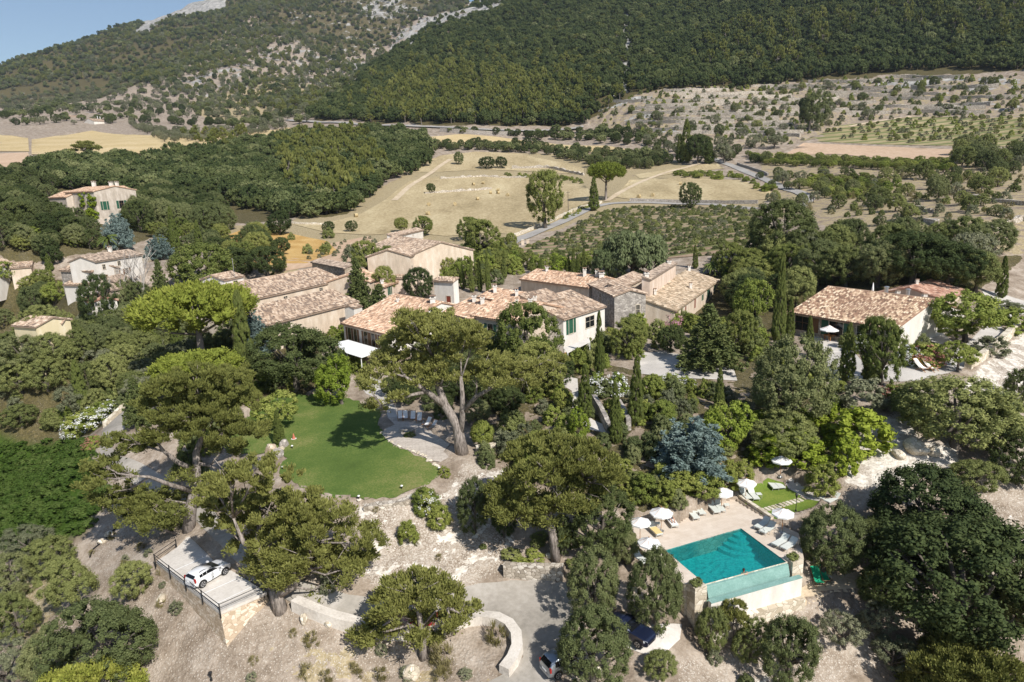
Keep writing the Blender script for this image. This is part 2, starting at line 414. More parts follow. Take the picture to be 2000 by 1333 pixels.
# roughness: hummocks and rock near by, gullies and ribs on the mountains
near_amp = np.clip((420 - GR) / 300, 0, 1)
rough = 0.34 * fbm(GX / 7, GY / 7, 4, 3) + 0.20 * np.abs(fbm(GX / 2.2 + 3, GY / 2.2, 3, 9))
far_amp = np.clip((GR - 560) / 900, 0, 1)
ribs = fbm(GX / 260, GY / 260, 5, 21); ribs2 = 1 - 2 * np.abs(fbm(GX / 420 + 2, GY / 420, 4, 33))
HILL = (1 - np.clip(F2, 0, 1))
GZ += HILL * (near_amp * rough + np.clip((GR - 200) / 300, 0, 1) * (1 - far_amp) * 1.2 * fbm(GX / 40, GY / 40, 3, 5) + far_amp * ((22 + 16 * np.clip((GR - 1300) / 900, 0, 1)) * ribs + (16 + 22 * np.clip((GR - 1300) / 900, 0, 1)) * ribs2))
# dry-stone terraces on the slope at the right and below the far mountain
Z_TERR = [(1150,225),(1180,195),(1230,182),(1300,178),(1500,165),(1700,150),(2010,145),(2010,225),(1760,228),(1640,245),(1560,280),(1450,290),(1330,275),(1220,262),(1150,250)]
Z_TERR2 = [(330,215),(430,190),(560,130),(680,150),(690,200),(610,235),(500,225),(400,235)]
def terrace(zone, step, k=2):
    m = blur(np.where(in_poly(PX, PY, zone) & (GR > 400) & (GR < 1900), 1.0, 0.0), k)
    q = GZ / step; f = q - np.floor(q)
    f = np.clip((f - 0.72) / 0.28, 0, 1) * 0.85 + f * 0.15
    GZ[...] = GZ * (1 - m) + (np.floor(q) + f) * step * m
terrace(Z_TERR, 3.2); terrace(Z_TERR2, 7.0)

# ---- what the soil is like: rock = bare white limestone, dry = straw grass, dark = leaf litter under trees
ROCK = np.zeros(GX.shape); DRY = np.zeros(GX.shape); DARK = np.zeros(GX.shape); GREEN = np.zeros(GX.shape)
PXN = PX + 16 * fbm(GX / (GR * .035), GY / (GR * .035), 4, 51); PYN = PY + 7 * fbm(GX / (GR * .035), GY / (GR * .035), 4, 52)
def soil(A, zone, v, k=3, r0=0, r1=1e9, brk=None):
    m = np.where(in_poly(PXN, PYN, zone) & (GR > r0) & (GR < r1), 1.0, 0.0)
    m = blur(m, k)
    A[...] = np.maximum(A, m * v)
Z_CLIFF = [(690,985),(790,985),(870,960),(905,900),(990,920),(960,1000),(1010,1060),(990,1110),(900,1150),(880,1165),(760,1170),(700,1120),(720,1050)]
soil(ROCK, Z_CLIFF, 0.66)
soil(ROCK, [(1640,860),(1760,800),(1790,850),(1875,870),(1880,910),(1800,935),(1720,960),(1640,950)], 1.0)
soil(ROCK, [(1880,760),(1940,690),(2010,640),(2010,780),(1960,830),(1900,820)], 0.8)
soil(ROCK, [(1900,930),(2010,920),(2010,1190),(1940,1060)], 0.45)
soil(ROCK, [(1330,1290),(1480,1250),(1570,1180),(1700,1190),(1720,1300),(1600,1350),(1330,1350)], 0.45)
soil(ROCK, [(170,1010),(300,1030),(290,1100),(420,1230),(560,1170),(900,1250),(980,1330),(300,1340),(240,1200),(180,1120)], 0.30)
soil(ROCK, [(0,1100),(130,1080),(220,1200),(150,1333),(0,1333)], 0.3)
soil(DRY, [(0,1130),(110,1120),(130,1220),(0,1290)], 0.6)
soil(DRY, [(430,440),(640,440),(760,470),(640,520),(520,540),(440,500)], 0.8)
soil(DRY, [(560,437),(780,350),(860,300),(1270,300),(1520,380),(1480,410),(1200,410),(1000,480),(700,470)], 0.7)
soil(DRY, [(1480,300),(2010,300),(2010,500),(1700,500),(1600,440),(1520,430)], 0.55)
soil(DRY, [(440,1270),(560,1215),(760,1260),(990,1320),(960,1345),(440,1345)], .42); soil(DRY, [(720,1010),(960,960),(1000,1070),(880,1120)], .3)
soil(DRY, Z_TERR, 0.45); soil(ROCK, Z_TERR, 0.42)
soil(ROCK, [(1155,205),(1200,185),(1260,178),(1330,200),(1250,235),(1160,235)], 0.6)
soil(ROCK, [(1640,160),(1800,150),(2010,148),(2010,170),(1800,180),(1650,180)], 0.75)
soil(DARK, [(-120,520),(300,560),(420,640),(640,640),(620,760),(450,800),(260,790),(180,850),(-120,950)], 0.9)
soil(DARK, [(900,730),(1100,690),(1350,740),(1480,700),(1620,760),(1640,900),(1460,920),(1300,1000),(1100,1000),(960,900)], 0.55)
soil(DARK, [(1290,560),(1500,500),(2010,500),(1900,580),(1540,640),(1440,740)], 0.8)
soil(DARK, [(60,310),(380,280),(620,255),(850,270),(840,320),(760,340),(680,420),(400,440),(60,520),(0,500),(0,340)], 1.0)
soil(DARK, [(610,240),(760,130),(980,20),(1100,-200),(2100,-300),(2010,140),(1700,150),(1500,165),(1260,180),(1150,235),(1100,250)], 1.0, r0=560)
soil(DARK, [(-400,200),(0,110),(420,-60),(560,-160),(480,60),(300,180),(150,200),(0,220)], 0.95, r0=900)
soil(ROCK, [(560,60),(700,20),(880,0),(800,70),(700,130),(580,130)], 0.5, 4, r0=1000)
soil(ROCK, [(0,120),(200,75),(400,20),(440,100),(300,170),(0,190)], 0.28, 4, r0=1000)
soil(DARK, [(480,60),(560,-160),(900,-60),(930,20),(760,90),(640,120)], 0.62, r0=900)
soil(GREEN, [(-120,800),(60,870),(170,860),(215,960),(170,1040),(60,1080),(-120,1060)], 1.0)
soil(ROCK, [(262,92),(300,52),(350,22),(410,-12),(455,-25),(435,18),(375,52),(320,80),(285,102)], 1.1, 2, r0=1200)
soil(ROCK, [(1218,30),(1238,30),(1244,100),(1240,182),(1212,186),(1222,100)], .95, 1, r0=560)
soil(ROCK, [(345,180),(410,150),(470,120),(540,110),(680,100),(700,180),(640,200),(560,190),(480,195),(400,215)], 0.62, 4, r0=900)
soil(ROCK, [(700,40),(760,20),(810,40),(780,70),(720,70)], 0.8, r0=1100); soil(ROCK, [(660,120),(715,110),(720,150),(690,170)], 0.9, r0=1000)
soil(ROCK, [(745,110),(800,75),(860,45),(940,12),(1000,0),(960,35),(880,60),(800,105),(760,125)], 0.95, 2, r0=1000)
soil(ROCK, [(880,-10),(930,5),(935,25),(900,20)], 0.9, r0=1500)
soil(ROCK, [(0,190),(150,180),(260,170),(330,190),(200,235),(0,240)], 0.35, r0=900)
soil(DRY, [(360,215),(430,190),(560,170),(640,190),(620,235),(420,240)], 0.8, r0=900)
ROCK *= 1 - 0.6 * np.clip(FLAT, 0, 1)

# ---- ground material
def ground_material():
    t = NT('earth and rock'); t.b.inputs['Roughness'].default_value = 0.95; t.b.inputs['Specular IOR Level'].default_value = 0.1
    p = t.pos(); pz = t.pos((1, 1, 0.25))
    n1 = t.noise(p, 0.35, 5, 0.6); n2 = t.noise(p, 2.4, 4, 0.6); n3 = t.noise(p, 0.03, 5, 0.6)
    soilc = t.ramp(t.math('ADD', t.math('MULTIPLY', n1, 0.65), t.math('MULTIPLY', n2, 0.35)),
                   [(0.34, hx('746656')), (0.5, hx('968878')), (0.64, hx('b3a697'))])
    dryc = t.ramp(n2, [(0.3, hx('85775a')), (0.55, hx('a39474')), (0.75, hx('bbad90'))])
    dry = t.math('GREATER_THAN', t.math('ADD', t.attr('dry'), t.math('MULTIPLY', t.math('SUBTRACT', n1, 0.5), 1.3)), 0.5)
    c = t.mix(dry, soilc, dryc)
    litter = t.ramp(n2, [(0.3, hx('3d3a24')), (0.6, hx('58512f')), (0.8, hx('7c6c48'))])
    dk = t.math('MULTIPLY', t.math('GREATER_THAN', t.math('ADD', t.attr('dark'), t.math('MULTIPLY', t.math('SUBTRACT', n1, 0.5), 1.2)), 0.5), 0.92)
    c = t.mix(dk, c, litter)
    # pale stones lying about near by
    v = t.vor(p, 4.6); v2 = t.vor(p, 12.0)
    st = t.math('MULTIPLY', t.math('LESS_THAN', v, t.math('MULTIPLY', t.math('ADD', t.attr('rock'), t.math('MULTIPLY', n1, 0.45)), 0.50)), t.math('GREATER_THAN', n2, 0.36))
    st2 = t.math('LESS_THAN', v2, t.math('MULTIPLY', t.math('ADD', t.attr('rock'), t.math('MULTIPLY', n1, 0.6)), 0.46))
    near = t.math('SUBTRACT', 1.0, t.math('MULTIPLY', t.attr('far'), 1.0))
    stone = t.ramp(t.noise(p, 7, 3), [(0.3, hx('9a8f80')), (0.6, hx('beb4a6')), (0.8, hx('d6cec2'))])
    c = t.mix(t.math('MULTIPLY', t.math('MAXIMUM', st, st2), near), c, stone)
    # ledges of bare limestone
    ledge = t.noise(t.pos((1, 0.55, 2.5)), 0.55, 6, 0.65)
    lw = t.math('GREATER_THAN', t.math('ADD', t.attr('rock'), t.math('MULTIPLY', t.math('SUBTRACT', ledge, 0.5), 2.6)), 0.8)
    lf = t.noise(t.pos((1, 1, 1.6)), 0.030, 7, 0.72)
    lw2 = t.math('GREATER_THAN', t.math('ADD', t.attr('rock'), t.math('MULTIPLY', t.math('SUBTRACT', lf, 0.5), 2.8)), 0.74)
    rockc = t.ramp(t.noise(t.pos((1, 1, 4)), 1.5, 6, 0.7), [(0.28, hx('9a8f80')), (0.5, hx('cdc5b8')), (0.66, hx('e4ddd0'))])
    rockf = t.ramp(t.noise(t.pos((1, 1, .25)), .09, 6, .75), [(0.35, hx('75736e')), (0.5, hx('9b9892')), (0.66, hx('bcb8b0'))])
    c = t.mix(t.math('MULTIPLY', lw, near), c, rockc)
    c = t.mix(t.math('MULTIPLY', lw2, t.attr('far')), c, rockf)
    gr = t.ramp(n2, [(0.3, hx('2f4016')), (0.7, hx('465c22'))])
    c = t.mix(t.attr('green'), c, gr)
    t.bump(t.math('ADD', t.math('MULTIPLY', n2, 0.6), t.math('MULTIPLY', v, -0.5)), 0.55, 0.18)
    return t.col(c)
M_GROUND = ground_material()
def make_ground():
    idx = np.arange(NU * NV).reshape(NU, NV)
    q = np.stack([idx[:-1, :-1], idx[1:, :-1], idx[1:, 1:], idx[:-1, 1:]], -1).reshape(-1, 4)[:, ::-1]
    V = np.stack([GX, GY, GZ], -1).reshape(-1, 3)
    fa = {'rock': ('POINT', ROCK.ravel()), 'dry': ('POINT', DRY.ravel()), 'dark': ('POINT', DARK.ravel()),
          'green': ('POINT', GREEN.ravel()), 'far': ('POINT', np.clip((GR - 260) / 240, 0, 1).ravel())}
    me = np_mesh('ground', V, q.ravel(), np.full(len(q), 4), M_GROUND, None, fa, smooth=True)
    tag(link('ground', me), kind='structure')
make_ground()

# ---------------------------------------------------------------- sheets lying on the land
def sheet(name, zone, mat, step=1.0, off=0.05, kind='structure', jag=0.0, seed=0):
    W_ = [np.array(p[:2]) for p in wpoly(zone)]
    rng = random.Random(seed)
    b = []
    for i, p in enumerate(W_):
        q = W_[(i + 1) % len(W_)]; n = max(1, int(np.linalg.norm(q - p) / step))
        for k in range(n):
            w = p + (q - p) * k / n
            if jag: w = w + np.array([rng.uniform(-jag, jag), rng.uniform(-jag, jag)])
            b.append(w)
    B = np.array(b); lo = B.min(0); hi = B.max(0)
    xs = np.arange(lo[0], hi[0], step); ys = np.arange(lo[1], hi[1], step)
    X, Y = np.meshgrid(xs, ys); X = X.ravel(); Y = Y.ravel()
    k = in_poly(X, Y, [tuple(p) for p in B])
    I = np.stack([X[k], Y[k]], 1)
    # keep inner points off the rim
    if len(I):
        keep = np.ones(len(I), bool)
        for c in range(0, len(B)):
            keep &= ((I - B[c]) ** 2).sum(1) > (0.35 * step) ** 2
        I = I[keep]
    pts = [Vector(p) for p in B] + [Vector(p) for p in I]
    nb = len(B)
    r = delaunay_2d_cdt(pts, [(i, (i + 1) % nb) for i in range(nb)], [], 0, 1e-5)
    V2 = np.array([(v.x, v.y) for v in r[0]]); T = np.array([f for f in r[2] if len(f) == 3])
    cc = V2[T].mean(1)
    T = T[in_poly(cc[:, 0], cc[:, 1], [tuple(p) for p in B])]
    a = V2[T[:, 1]] - V2[T[:, 0]]; c = V2[T[:, 2]] - V2[T[:, 0]]
    fl = (a[:, 0] * c[:, 1] - a[:, 1] * c[:, 0]) < 0
    T[fl] = T[fl][:, ::-1]
    z = hz(V2[:, 0], V2[:, 1]) + off
    me = np_mesh(name, np.column_stack([V2, z]), T.ravel(), np.full(len(T), 3), mat, smooth=True)
    return tag(link(name, me), kind=kind)
def ribbon(name, line, width, mat, off=0.1, step=3.0, cross=4):
    pts = [hit(x, y, BASEZ)[:2] for x, y in line]
    out = []
    for i in range(len(pts) - 1):
        p0 = pts[max(i-1, 0)]; p1 = pts[i]; p2 = pts[i+1]; p3 = pts[min(i+2, len(pts)-1)]
        n = max(2, int(np.linalg.norm(p2 - p1) / step))
        for k in range(n):
            t = k / n
            out.append(0.5 * ((2*p1) + (-p0+p2)*t + (2*p0-5*p1+4*p2-p3)*t*t + (-p0+3*p1-3*p2+p3)*t**3))
    out.append(pts[-1]); out = np.array(out)
    tg = np.gradient(out, axis=0); tg /= np.linalg.norm(tg, axis=1)[:, None] + 1e-9
    nr = np.stack([-tg[:, 1], tg[:, 0]], 1)
    V = []
    zc = hz(out[:, 0], out[:, 1])
    for j in range(cross + 1):
        o = (j / cross - 0.5) * width
        p = out + nr * o
        z = np.maximum(hz(p[:, 0], p[:, 1]), zc - 0.3) + off
        V.append(np.column_stack([p, z]))
    V = np.stack(V, 1); n, m = V.shape[:2]
    idx = np.arange(n * m).reshape(n, m)
    q = np.stack([idx[:-1, :-1], idx[:-1, 1:], idx[1:, 1:], idx[1:, :-1]], -1).reshape(-1, 4)[:, ::-1]
    me = np_mesh(name, V.reshape(-1, 3), q.ravel(), np.full(len(q), 4), mat, smooth=True)
    tag(link(name, me), kind='structure')
    return out
def soil_mat(name, stops, s1=0.6, s2=5.0, bump=0.3, stretch=(1, 1, 1), w=0.5, rough=0.95, rows=None):
    t = NT(name); p = t.pos(stretch); t.set(Roughness=rough); t.b.inputs['Specular IOR Level'].default_value = 0.12
    a = t.noise(p, s1, 5, 0.6); b = t.noise(p, s2, 4, 0.6)
    f = t.math('ADD', t.math('MULTIPLY', a, 1 - w), t.math('MULTIPLY', b, w))
    t.bump(b, bump, 0.06)
    if rows:                                            # grass left standing between the crop rows
        wv = t.n('ShaderNodeTexWave', bands_direction='Y'); wv.inputs['Scale'].default_value = .314 / rows; wv.inputs['Distortion'].default_value = 1.6; wv.inputs['Detail Scale'].default_value = .3
        t.l(t.pos(), wv.inputs['Vector'])
        return t.col(t.mix(t.math('MULTIPLY', t.math('GREATER_THAN', wv.outputs['Fac'], .62), .75), t.ramp(f, stops), hx('5f6a3c')))
    return t.col(t.ramp(f, stops))
def S(a, b, c): return [(0.34, hx(a)), (0.5, hx(b)), (0.66, hx(c))]
M_LAWN = soil_mat('lawn grass', [(0.36, hx('4a5c2b')), (0.48, hx('566a32')), (0.57, hx('69763c')), (0.68, hx('8d8657'))], 0.13, 6.0, 0.9, w=0.42)
M_GRASS = soil_mat('watered grass', [(0.3, hx('4d6426')), (0.5, hx('687c33')), (0.7, hx('8b9145'))], 0.3, 8.0, 0.5)
M_DRIVE = soil_mat('worn asphalt drive', S('8b857b', 'a29b90', 'b5aea4'), 0.22, 2.5, 0.2, w=0.35)
M_GRAVEL = soil_mat('pale gravel', S('a6a099', 'bdb7ae', 'cfc9bf'), 0.3, 14.0, 0.4, w=0.5)
M_LANE = soil_mat('grey asphalt', S('8a8680', '9c9892', 'aca79f'), 0.1, 2.0, 0.1)
M_HAY = soil_mat('mown stubble', [(0.34, hx('8b7d5e')), (0.46, hx('a59472')), (0.56, hx('b5a582')), (0.7, hx('c6b896'))], 0.06, 1.1, 0.3, (1, 0.35, 1), w=0.45)
M_HAY2 = soil_mat('golden stubble', S('a8946a', 'bda87d', 'cab791'), 0.03, 0.6, 0.3)
M_PINK = soil_mat('ploughed pale soil', S('a98e74', 'b89e84', 'c6ad94'), 0.02, 0.8, 0.3, (1, 0.25, 1))
M_VSOIL = soil_mat('vineyard soil', S('7d6a54', '95806a', 'ab9880'), 0.12, 1.4, 0.3, rows=5)
M_KNOLL = soil_mat('long dry grass', S('9a7543', 'b6935a', 'cfb27a'), 0.12, 3.0, 0.6)
M_ROWS = soil_mat('grassy orchard soil', S('7d7550', '9c8f6b', 'b5a683'), 0.05, 0.7, 0.2, (.25, 1, 1), rows=11)
M_DIRT = soil_mat('dusty track', S('ac987b', 'c2b095', 'd2c2a8'), 0.2, 3.0, 0.2)
def deck_mat():
    t = NT('weathered paving boards'); p = t.n('ShaderNodeNewGeometry').outputs['Position']
    mp = t.n('ShaderNodeMapping'); mp.inputs['Rotation'].default_value = (0, 0, rad(-8)); t.l(p, mp.inputs[0])
    br = t.n('ShaderNodeTexBrick'); t.l(mp.outputs[0], br.inputs['Vector'])
    for k, v in (('Scale', 1.0), ('Brick Width', 1.5), ('Row Height', 0.28), ('Mortar Size', 0.018), ('Mortar Smooth', 0.2)): br.inputs[k].default_value = v
    br.inputs['Color1'].default_value = c4(hx('b3a79a')); br.inputs['Color2'].default_value = c4(hx('cbc0b2')); br.inputs['Mortar'].default_value = c4(hx('81766a'))
    n = t.noise(p, 3, 5, 0.6)
    return t.col(t.mix(0.35, br.outputs[0], t.ramp(n, [(0.3, hx('8f8477')), (0.7, hx('d8cfc2'))])))
M_DECK = deck_mat()
M_CONC = soil_mat('pale concrete', S('bdb6ac', 'cdc6bc', 'd9d3ca'), 0.35, 4.0, 0.1)
sheet('lawn', Z_LAWN, M_LAWN, 0.6, 0.05, jag=0.16)
sheet('terrace_paving', Z_DECK, M_DECK, 0.8, 0.06)
sheet('garden_path', Z_PATH, M_GRAVEL, 0.9, 0.05)
sheet('driveway', Z_DRIVE, M_DRIVE, 0.9, 0.05)
sheet('driveway', Z_DRIVE2, M_DRIVE, 1.0, 0.05)
sheet('gravel_court', Z_COURT, M_GRAVEL, 1.0, 0.05)
sheet('garden_path', Z_WALK, M_CONC, 0.8, 0.05)
sheet('gravel_terrace', Z_GRAVEL, M_GRAVEL, 1.0, 0.05)
sheet('gravel_road', Z_TRACK, M_GRAVEL, 1.2, 0.06)
sheet('side_lawn', Z_SIDELAWN, M_LAWN, 1.0, 0.06)
sheet('patio', Z_PATIO, M_CONC, 1.0, 0.07)
sheet('patio', Z_FRONTPATIO, M_CONC, 1.0, 0.07)
sheet('pool_grass', Z_POOLGRASS, M_GRASS, 0.7, 0.04)
sheet('pool_path', Z_POOLPATH, M_CONC, 0.7, 0.05)
sheet('gravel_beach', Z_BEACH, M_DIRT, 0.8, 0.04)
sheet('concrete_pad', Z_PAD, M_CONC, 0.7, 0.06)
sheet('hay_field', Z_HAY1, M_HAY, 5, 0.12)
sheet('hay_field', Z_HAY2, M_HAY, 6, 0.15)
sheet('hay_field', Z_HAY3, M_HAY2, 6, 0.15)
sheet('hay_field', Z_HAY4, M_HAY, 5, 0.15)
sheet('hay_field', Z_HAY5, M_HAY, 5, 0.15)
sheet('valley_field', Z_F1, M_HAY2, 12, 0.3)
sheet('valley_field', Z_F2, M_HAY2, 12, 0.3)
sheet('ploughed_field', Z_F3, M_PINK, 10, 0.3)
sheet('ploughed_field', Z_PINK, M_PINK, 7, 0.15)
sheet('vineyard_soil', Z_VINE, M_VSOIL, 4, 0.12)
sheet('orchard_soil', Z_ROWS, M_ROWS, 8, 0.15)
sheet('dry_meadow', Z_KNOLL, M_KNOLL, 4, 0.12)
sheet('ploughed_field', Z_PLOT, M_PINK, 3, 0.1)
LANE1_W = ribbon('lane', LANE1, 4.2, M_LANE, 0.22)
ribbon('lane', LANE2, 4.2, M_LANE, 0.25)
ROAD_W = ribbon('main_road', ROAD, 8.0, M_LANE, 0.5, 8)
ribbon('dirt_track', DIRT1, 2.6, M_DIRT, 0.22); ribbon('dirt_track', DIRT2, 3.0, M_DIRT, 0.25); ribbon('dirt_track', DIRT3, 3.5, M_DIRT, 0.3)
# ---------------------------------------------------------------- plant materials
def leaf_mat(name, a, b, c, trans=0.22, hue=0.5):
    t = NT(name); t.set(Roughness=0.75); t.b.inputs['Specular IOR Level'].default_value = 0.12
    oi = t.n('ShaderNodeObjectInfo').outputs['Random']
    f = t.math('ADD', t.math('MULTIPLY', t.attr('rnd'), 0.5), t.math('MULTIPLY', oi, 0.5))
    colr = t.ramp(f, [(0.12, a), (0.5, b), (0.9, c)])
    t.col(colr)
    if trans:
        tr = t.n('ShaderNodeBsdfTranslucent'); t.l(colr, tr.inputs[0])
        mx = t.n('ShaderNodeMixShader'); mx.inputs[0].default_value = trans
        t.l(t.b.outputs[0], mx.inputs[1]); t.l(tr.outputs[0], mx.inputs[2])
        t.l(mx.outputs[0], t.t.nodes['Material Output'].inputs[0])
    return t.m
L_HOLM = leaf_mat('holm oak leaves', (0.087, 0.109, 0.041), (0.151, 0.175, 0.068), (0.268, 0.276, 0.121))
L_DARK = leaf_mat('dark oak leaves', (0.045, 0.066, 0.024), (0.084, 0.108, 0.036), (0.155, 0.176, 0.063))
L_OLIVE = leaf_mat('olive leaves', (0.125, 0.138, 0.075), (0.199, 0.210, 0.120), (0.321, 0.317, 0.200))
L_SCRUB = leaf_mat('scrub leaves', (0.105, 0.128, 0.042), (0.200, 0.222, 0.074), (0.342, 0.353, 0.123))
L_PINE = leaf_mat('pine needles', (.145,.158,.043), (.235,.24,.066), (.335,.33,.112), 0.25)
L_PINEB = leaf_mat('stone pine needles', (0.129, 0.161, 0.027), (0.221, 0.253, 0.042), (0.340, 0.344, 0.075), 0.15)
L_PINEF = leaf_mat('far pine needles', (0.109, 0.126, 0.033), (0.179, 0.193, 0.051), (0.262, 0.265, 0.081), 0.15)
L_CYP = leaf_mat('cypress sprays', (0.070, 0.094, 0.022), (0.119, 0.147, 0.037), (0.193, 0.208, 0.062), 0.1)
L_CON = leaf_mat('cedar needles', (0.069, 0.095, 0.032), (0.125, 0.149, 0.051), (0.213, 0.224, 0.080), 0.1)
L_BLUE = leaf_mat('blue cedar needles', (.115,.165,.145), (.19,.25,.225), (.30,.36,.33), 0.12)
L_GREEN = leaf_mat('broad green leaves', (0.139, 0.186, 0.037), (0.262, 0.305, 0.068), (0.431, 0.436, 0.127), 0.3)
L_MID = leaf_mat('walnut leaves', (0.105, 0.139, 0.035), (0.204, 0.228, 0.062), (0.339, 0.337, 0.105), 0.25)
L_LIME = leaf_mat('lime green leaves', (0.127, 0.184, 0.021), (0.218, 0.282, 0.039), (0.345, 0.391, 0.081), 0.3)
L_BOX = leaf_mat('clipped box leaves', (0.123, 0.160, 0.034), (0.216, 0.245, 0.055), (0.339, 0.342, 0.092), 0.2)
L_WILL = leaf_mat('pepper tree leaves', (.095,.125,.05), (.16,.19,.085), (.25,.27,.15), 0.2)
L_DRYG = leaf_mat('dry tussock blades', (.14,.125,.045), (.23,.20,.085), (.33,.29,.15), 0.15)
L_VINE = leaf_mat('creeper leaves', (0.150, 0.210, 0.019), (0.247, 0.309, 0.035), (0.359, 0.406, 0.063), 0.3)
L_COVER = leaf_mat('ground cover leaves', (.045,.085,.014), (.072,.118,.022), (.12,.165,.042), 0.2)
L_WHITE = leaf_mat('white blossom', (.55,.55,.5), (.7,.7,.66), (.85,.85,.82), 0.2)
L_PINK = leaf_mat('pink blossom', (.32,.12,.16), (.5,.24,.29), (.62,.38,.42), 0.2)
L_ROSE = leaf_mat('rust pink blossom', (.22,.07,.06), (.34,.13,.10), (.45,.22,.17), 0.2)
def bark(name, a, b, s=6):
    t = NT(name); p = t.pos((1, 1, 0.25), obj=True); t.set(Roughness=0.95)
    n = t.noise(p, s, 5, 0.65); t.bump(n, 0.8, 0.08)
    return t.col(t.ramp(n, [(0.35, a), (0.62, b)]))
B_PINE = bark('pine bark', (.10, .085, .07), (.36, .31, .27))
B_OAK = bark('oak bark', (.05, .042, .034), (.17, .145, .12))
B_DEAD = bark('bleached dead wood', (.26, .23, .20), (.50, .46, .41))
B_PALM = bark('palm bark', (.10, .08, .055), (.24, .20, .15))

# ---------------------------------------------------------------- foliage from many small leaf faces
_ico = None
def ico():
    global _ico
    if _ico is None:
        bm = bmesh.new(); bmesh.ops.create_icosphere(bm, subdivisions=1, radius=1)
        _ico = (np.array([v.co[:] for v in bm.verts]), np.array([[v.index for v in f.verts] for f in bm.faces])); bm.free()
    return _ico
def rdirs(rng, n):
    d = rng.normal(size=(n, 3)); return d / np.linalg.norm(d, axis=1)[:, None]
def foliage(rng, C, Rr, n, leaf, mode='broad', centre=None, sq=(1, 1, 1), core=0.7, up=0.35, aspect=0.62):
    """C clump centres, Rr clump radii; n leaves a clump; returns arrays for a mesh"""
    N = len(C); C = np.asarray(C, float); Rr = np.broadcast_to(np.asarray(Rr, float), (N,)).copy()
    sq = np.array(sq, float)
    out = (C - (C.mean(0) if centre is None else np.asarray(centre)))
    out /= np.linalg.norm(out, axis=1)[:, None] + 1e-9
    d = rdirs(rng, N * n).reshape(N, n, 3) + out[:, None] * 0.75 + np.array([0, 0, up])
    d /= np.linalg.norm(d, axis=2)[..., None]
    rr = Rr[:, None, None] * rng.uniform(0.45, 1.2, (N, n, 1))
    pos = (C[:, None] + d * rr * sq).reshape(-1, 3); d = d.reshape(-1, 3)
    L = leaf * rng.uniform(0.7, 1.35, len(pos))
    if mode == 'broad':
        nr = d * 0.9 + rdirs(rng, len(pos)) * 0.55
    else:
        nr = None
    if nr is not None:
        nr /= np.linalg.norm(nr, axis=1)[:, None] + 1e-9
        a = np.cross(nr, rdirs(rng, len(pos))); a /= np.linalg.norm(a, axis=1)[:, None] + 1e-9
    else:
        ax = {'needle': d * 0.8 + np.array([0, 0, 0.55]), 'up': d * 0.35 + np.array([0, 0, 1.0]), 'down': d * 0.3 + np.array([0, 0, -1.0]),
              'flat': d * np.array([1, 1, 0.2])}[mode] + rdirs(rng, len(pos)) * 0.35
        a = ax / (np.linalg.norm(ax, axis=1)[:, None] + 1e-9)
        dp = d - a * (d * a).sum(1)[:, None]; nr = np.cross(a, rdirs(rng, len(pos))) * .8 + dp * 1.5
        nr /= np.linalg.norm(nr, axis=1)[:, None] + 1e-9
    b = np.cross(nr, a)
    A = a * (L * 0.5)[:, None]; Bv = b * (L * 0.5 * aspect)[:, None]
    Q = np.stack([pos - A, pos + Bv, pos + A, pos - Bv], 1).reshape(-1, 3)
    loops = np.arange(len(Q)); sizes = np.full(len(pos), 4)
    clr = rng.uniform(0, 1, N)
    rnd = np.clip(np.repeat(clr, n) * 0.45 + rng.uniform(0, 1, len(pos)) * 0.55, 0, 1)
    if core:
        iv, ifc = ico()
        V2 = (C[:, None] + iv[None] * (Rr * core)[:, None, None] * sq * rng.uniform(0.85, 1.1, (N, len(iv), 1))).reshape(-1, 3)
        f2 = (ifc[None] + (np.arange(N) * len(iv))[:, None, None]).reshape(-1, 3) + len(Q)
        Q = np.concatenate([Q, V2]); loops = np.concatenate([loops, f2.ravel()]); sizes = np.concatenate([sizes, np.full(len(f2), 3)])
        rnd = np.concatenate([rnd, np.full(len(f2), 0.25)])
    return Q, loops, sizes, rnd
def join(parts):
    """parts: list of (V, loops, sizes, rnd, mat index)"""
    V, L, Sz, Rn, Mi = [], [], [], [], []; o = 0
    for v, l, s, r, m in parts:
        V.append(v); L.append(np.asarray(l) + o); Sz.append(s); Rn.append(r); Mi.append(np.full(len(s), m)); o += len(v)
    return np.concatenate(V), np.concatenate(L), np.concatenate(Sz), np.concatenate(Rn), np.concatenate(Mi)
def fol_mesh(name, parts, mats):
    V, L, Sz, Rn, Mi = join(parts)
    return np_mesh(name, V, L, Sz, mats, Mi, {'rnd': ('FACE', Rn)})
def mb_part(mb, mi):
    L = np.concatenate([np.array(f) for f in mb.f]); return (np.array(mb.v), L, np.array([len(f) for f in mb.f]), np.full(len(mb.f), 0.5), mi)

# ---- clump layouts in a unit box (width 1, height 1, foot at the origin)
def lay_oak(rng, n, z0=0.16, r=(0.075, 0.125), bumps=0.22, rx=0.42):
    d = rdirs(rng, n * 2); d = d[(d[:, 2] > -0.55) | (rng.uniform(0, 1, len(d)) < 0.25)][:n]
    k = rdirs(rng, 7); amp = rng.uniform(-1, 1, 7)
    f = 1 + bumps * (np.maximum(0, d @ k.T) ** 3 @ amp) * 1.1 + rng.normal(0, 0.05, len(d))
    f *= np.where(rng.uniform(0, 1, len(d)) < 0.2, rng.uniform(0.5, 0.9, len(d)), 1)
    zc = (1 + z0) / 2; hr = (1 - z0) / 2 - r[1] * 0.6
    C = d * f[:, None] * np.array([rx, rx, hr]) + np.array([0, 0, zc])
    C[:, 2] = np.clip(C[:, 2], z0 * 0.6, 0.97)
    return C, rng.uniform(r[0], r[1], len(d))
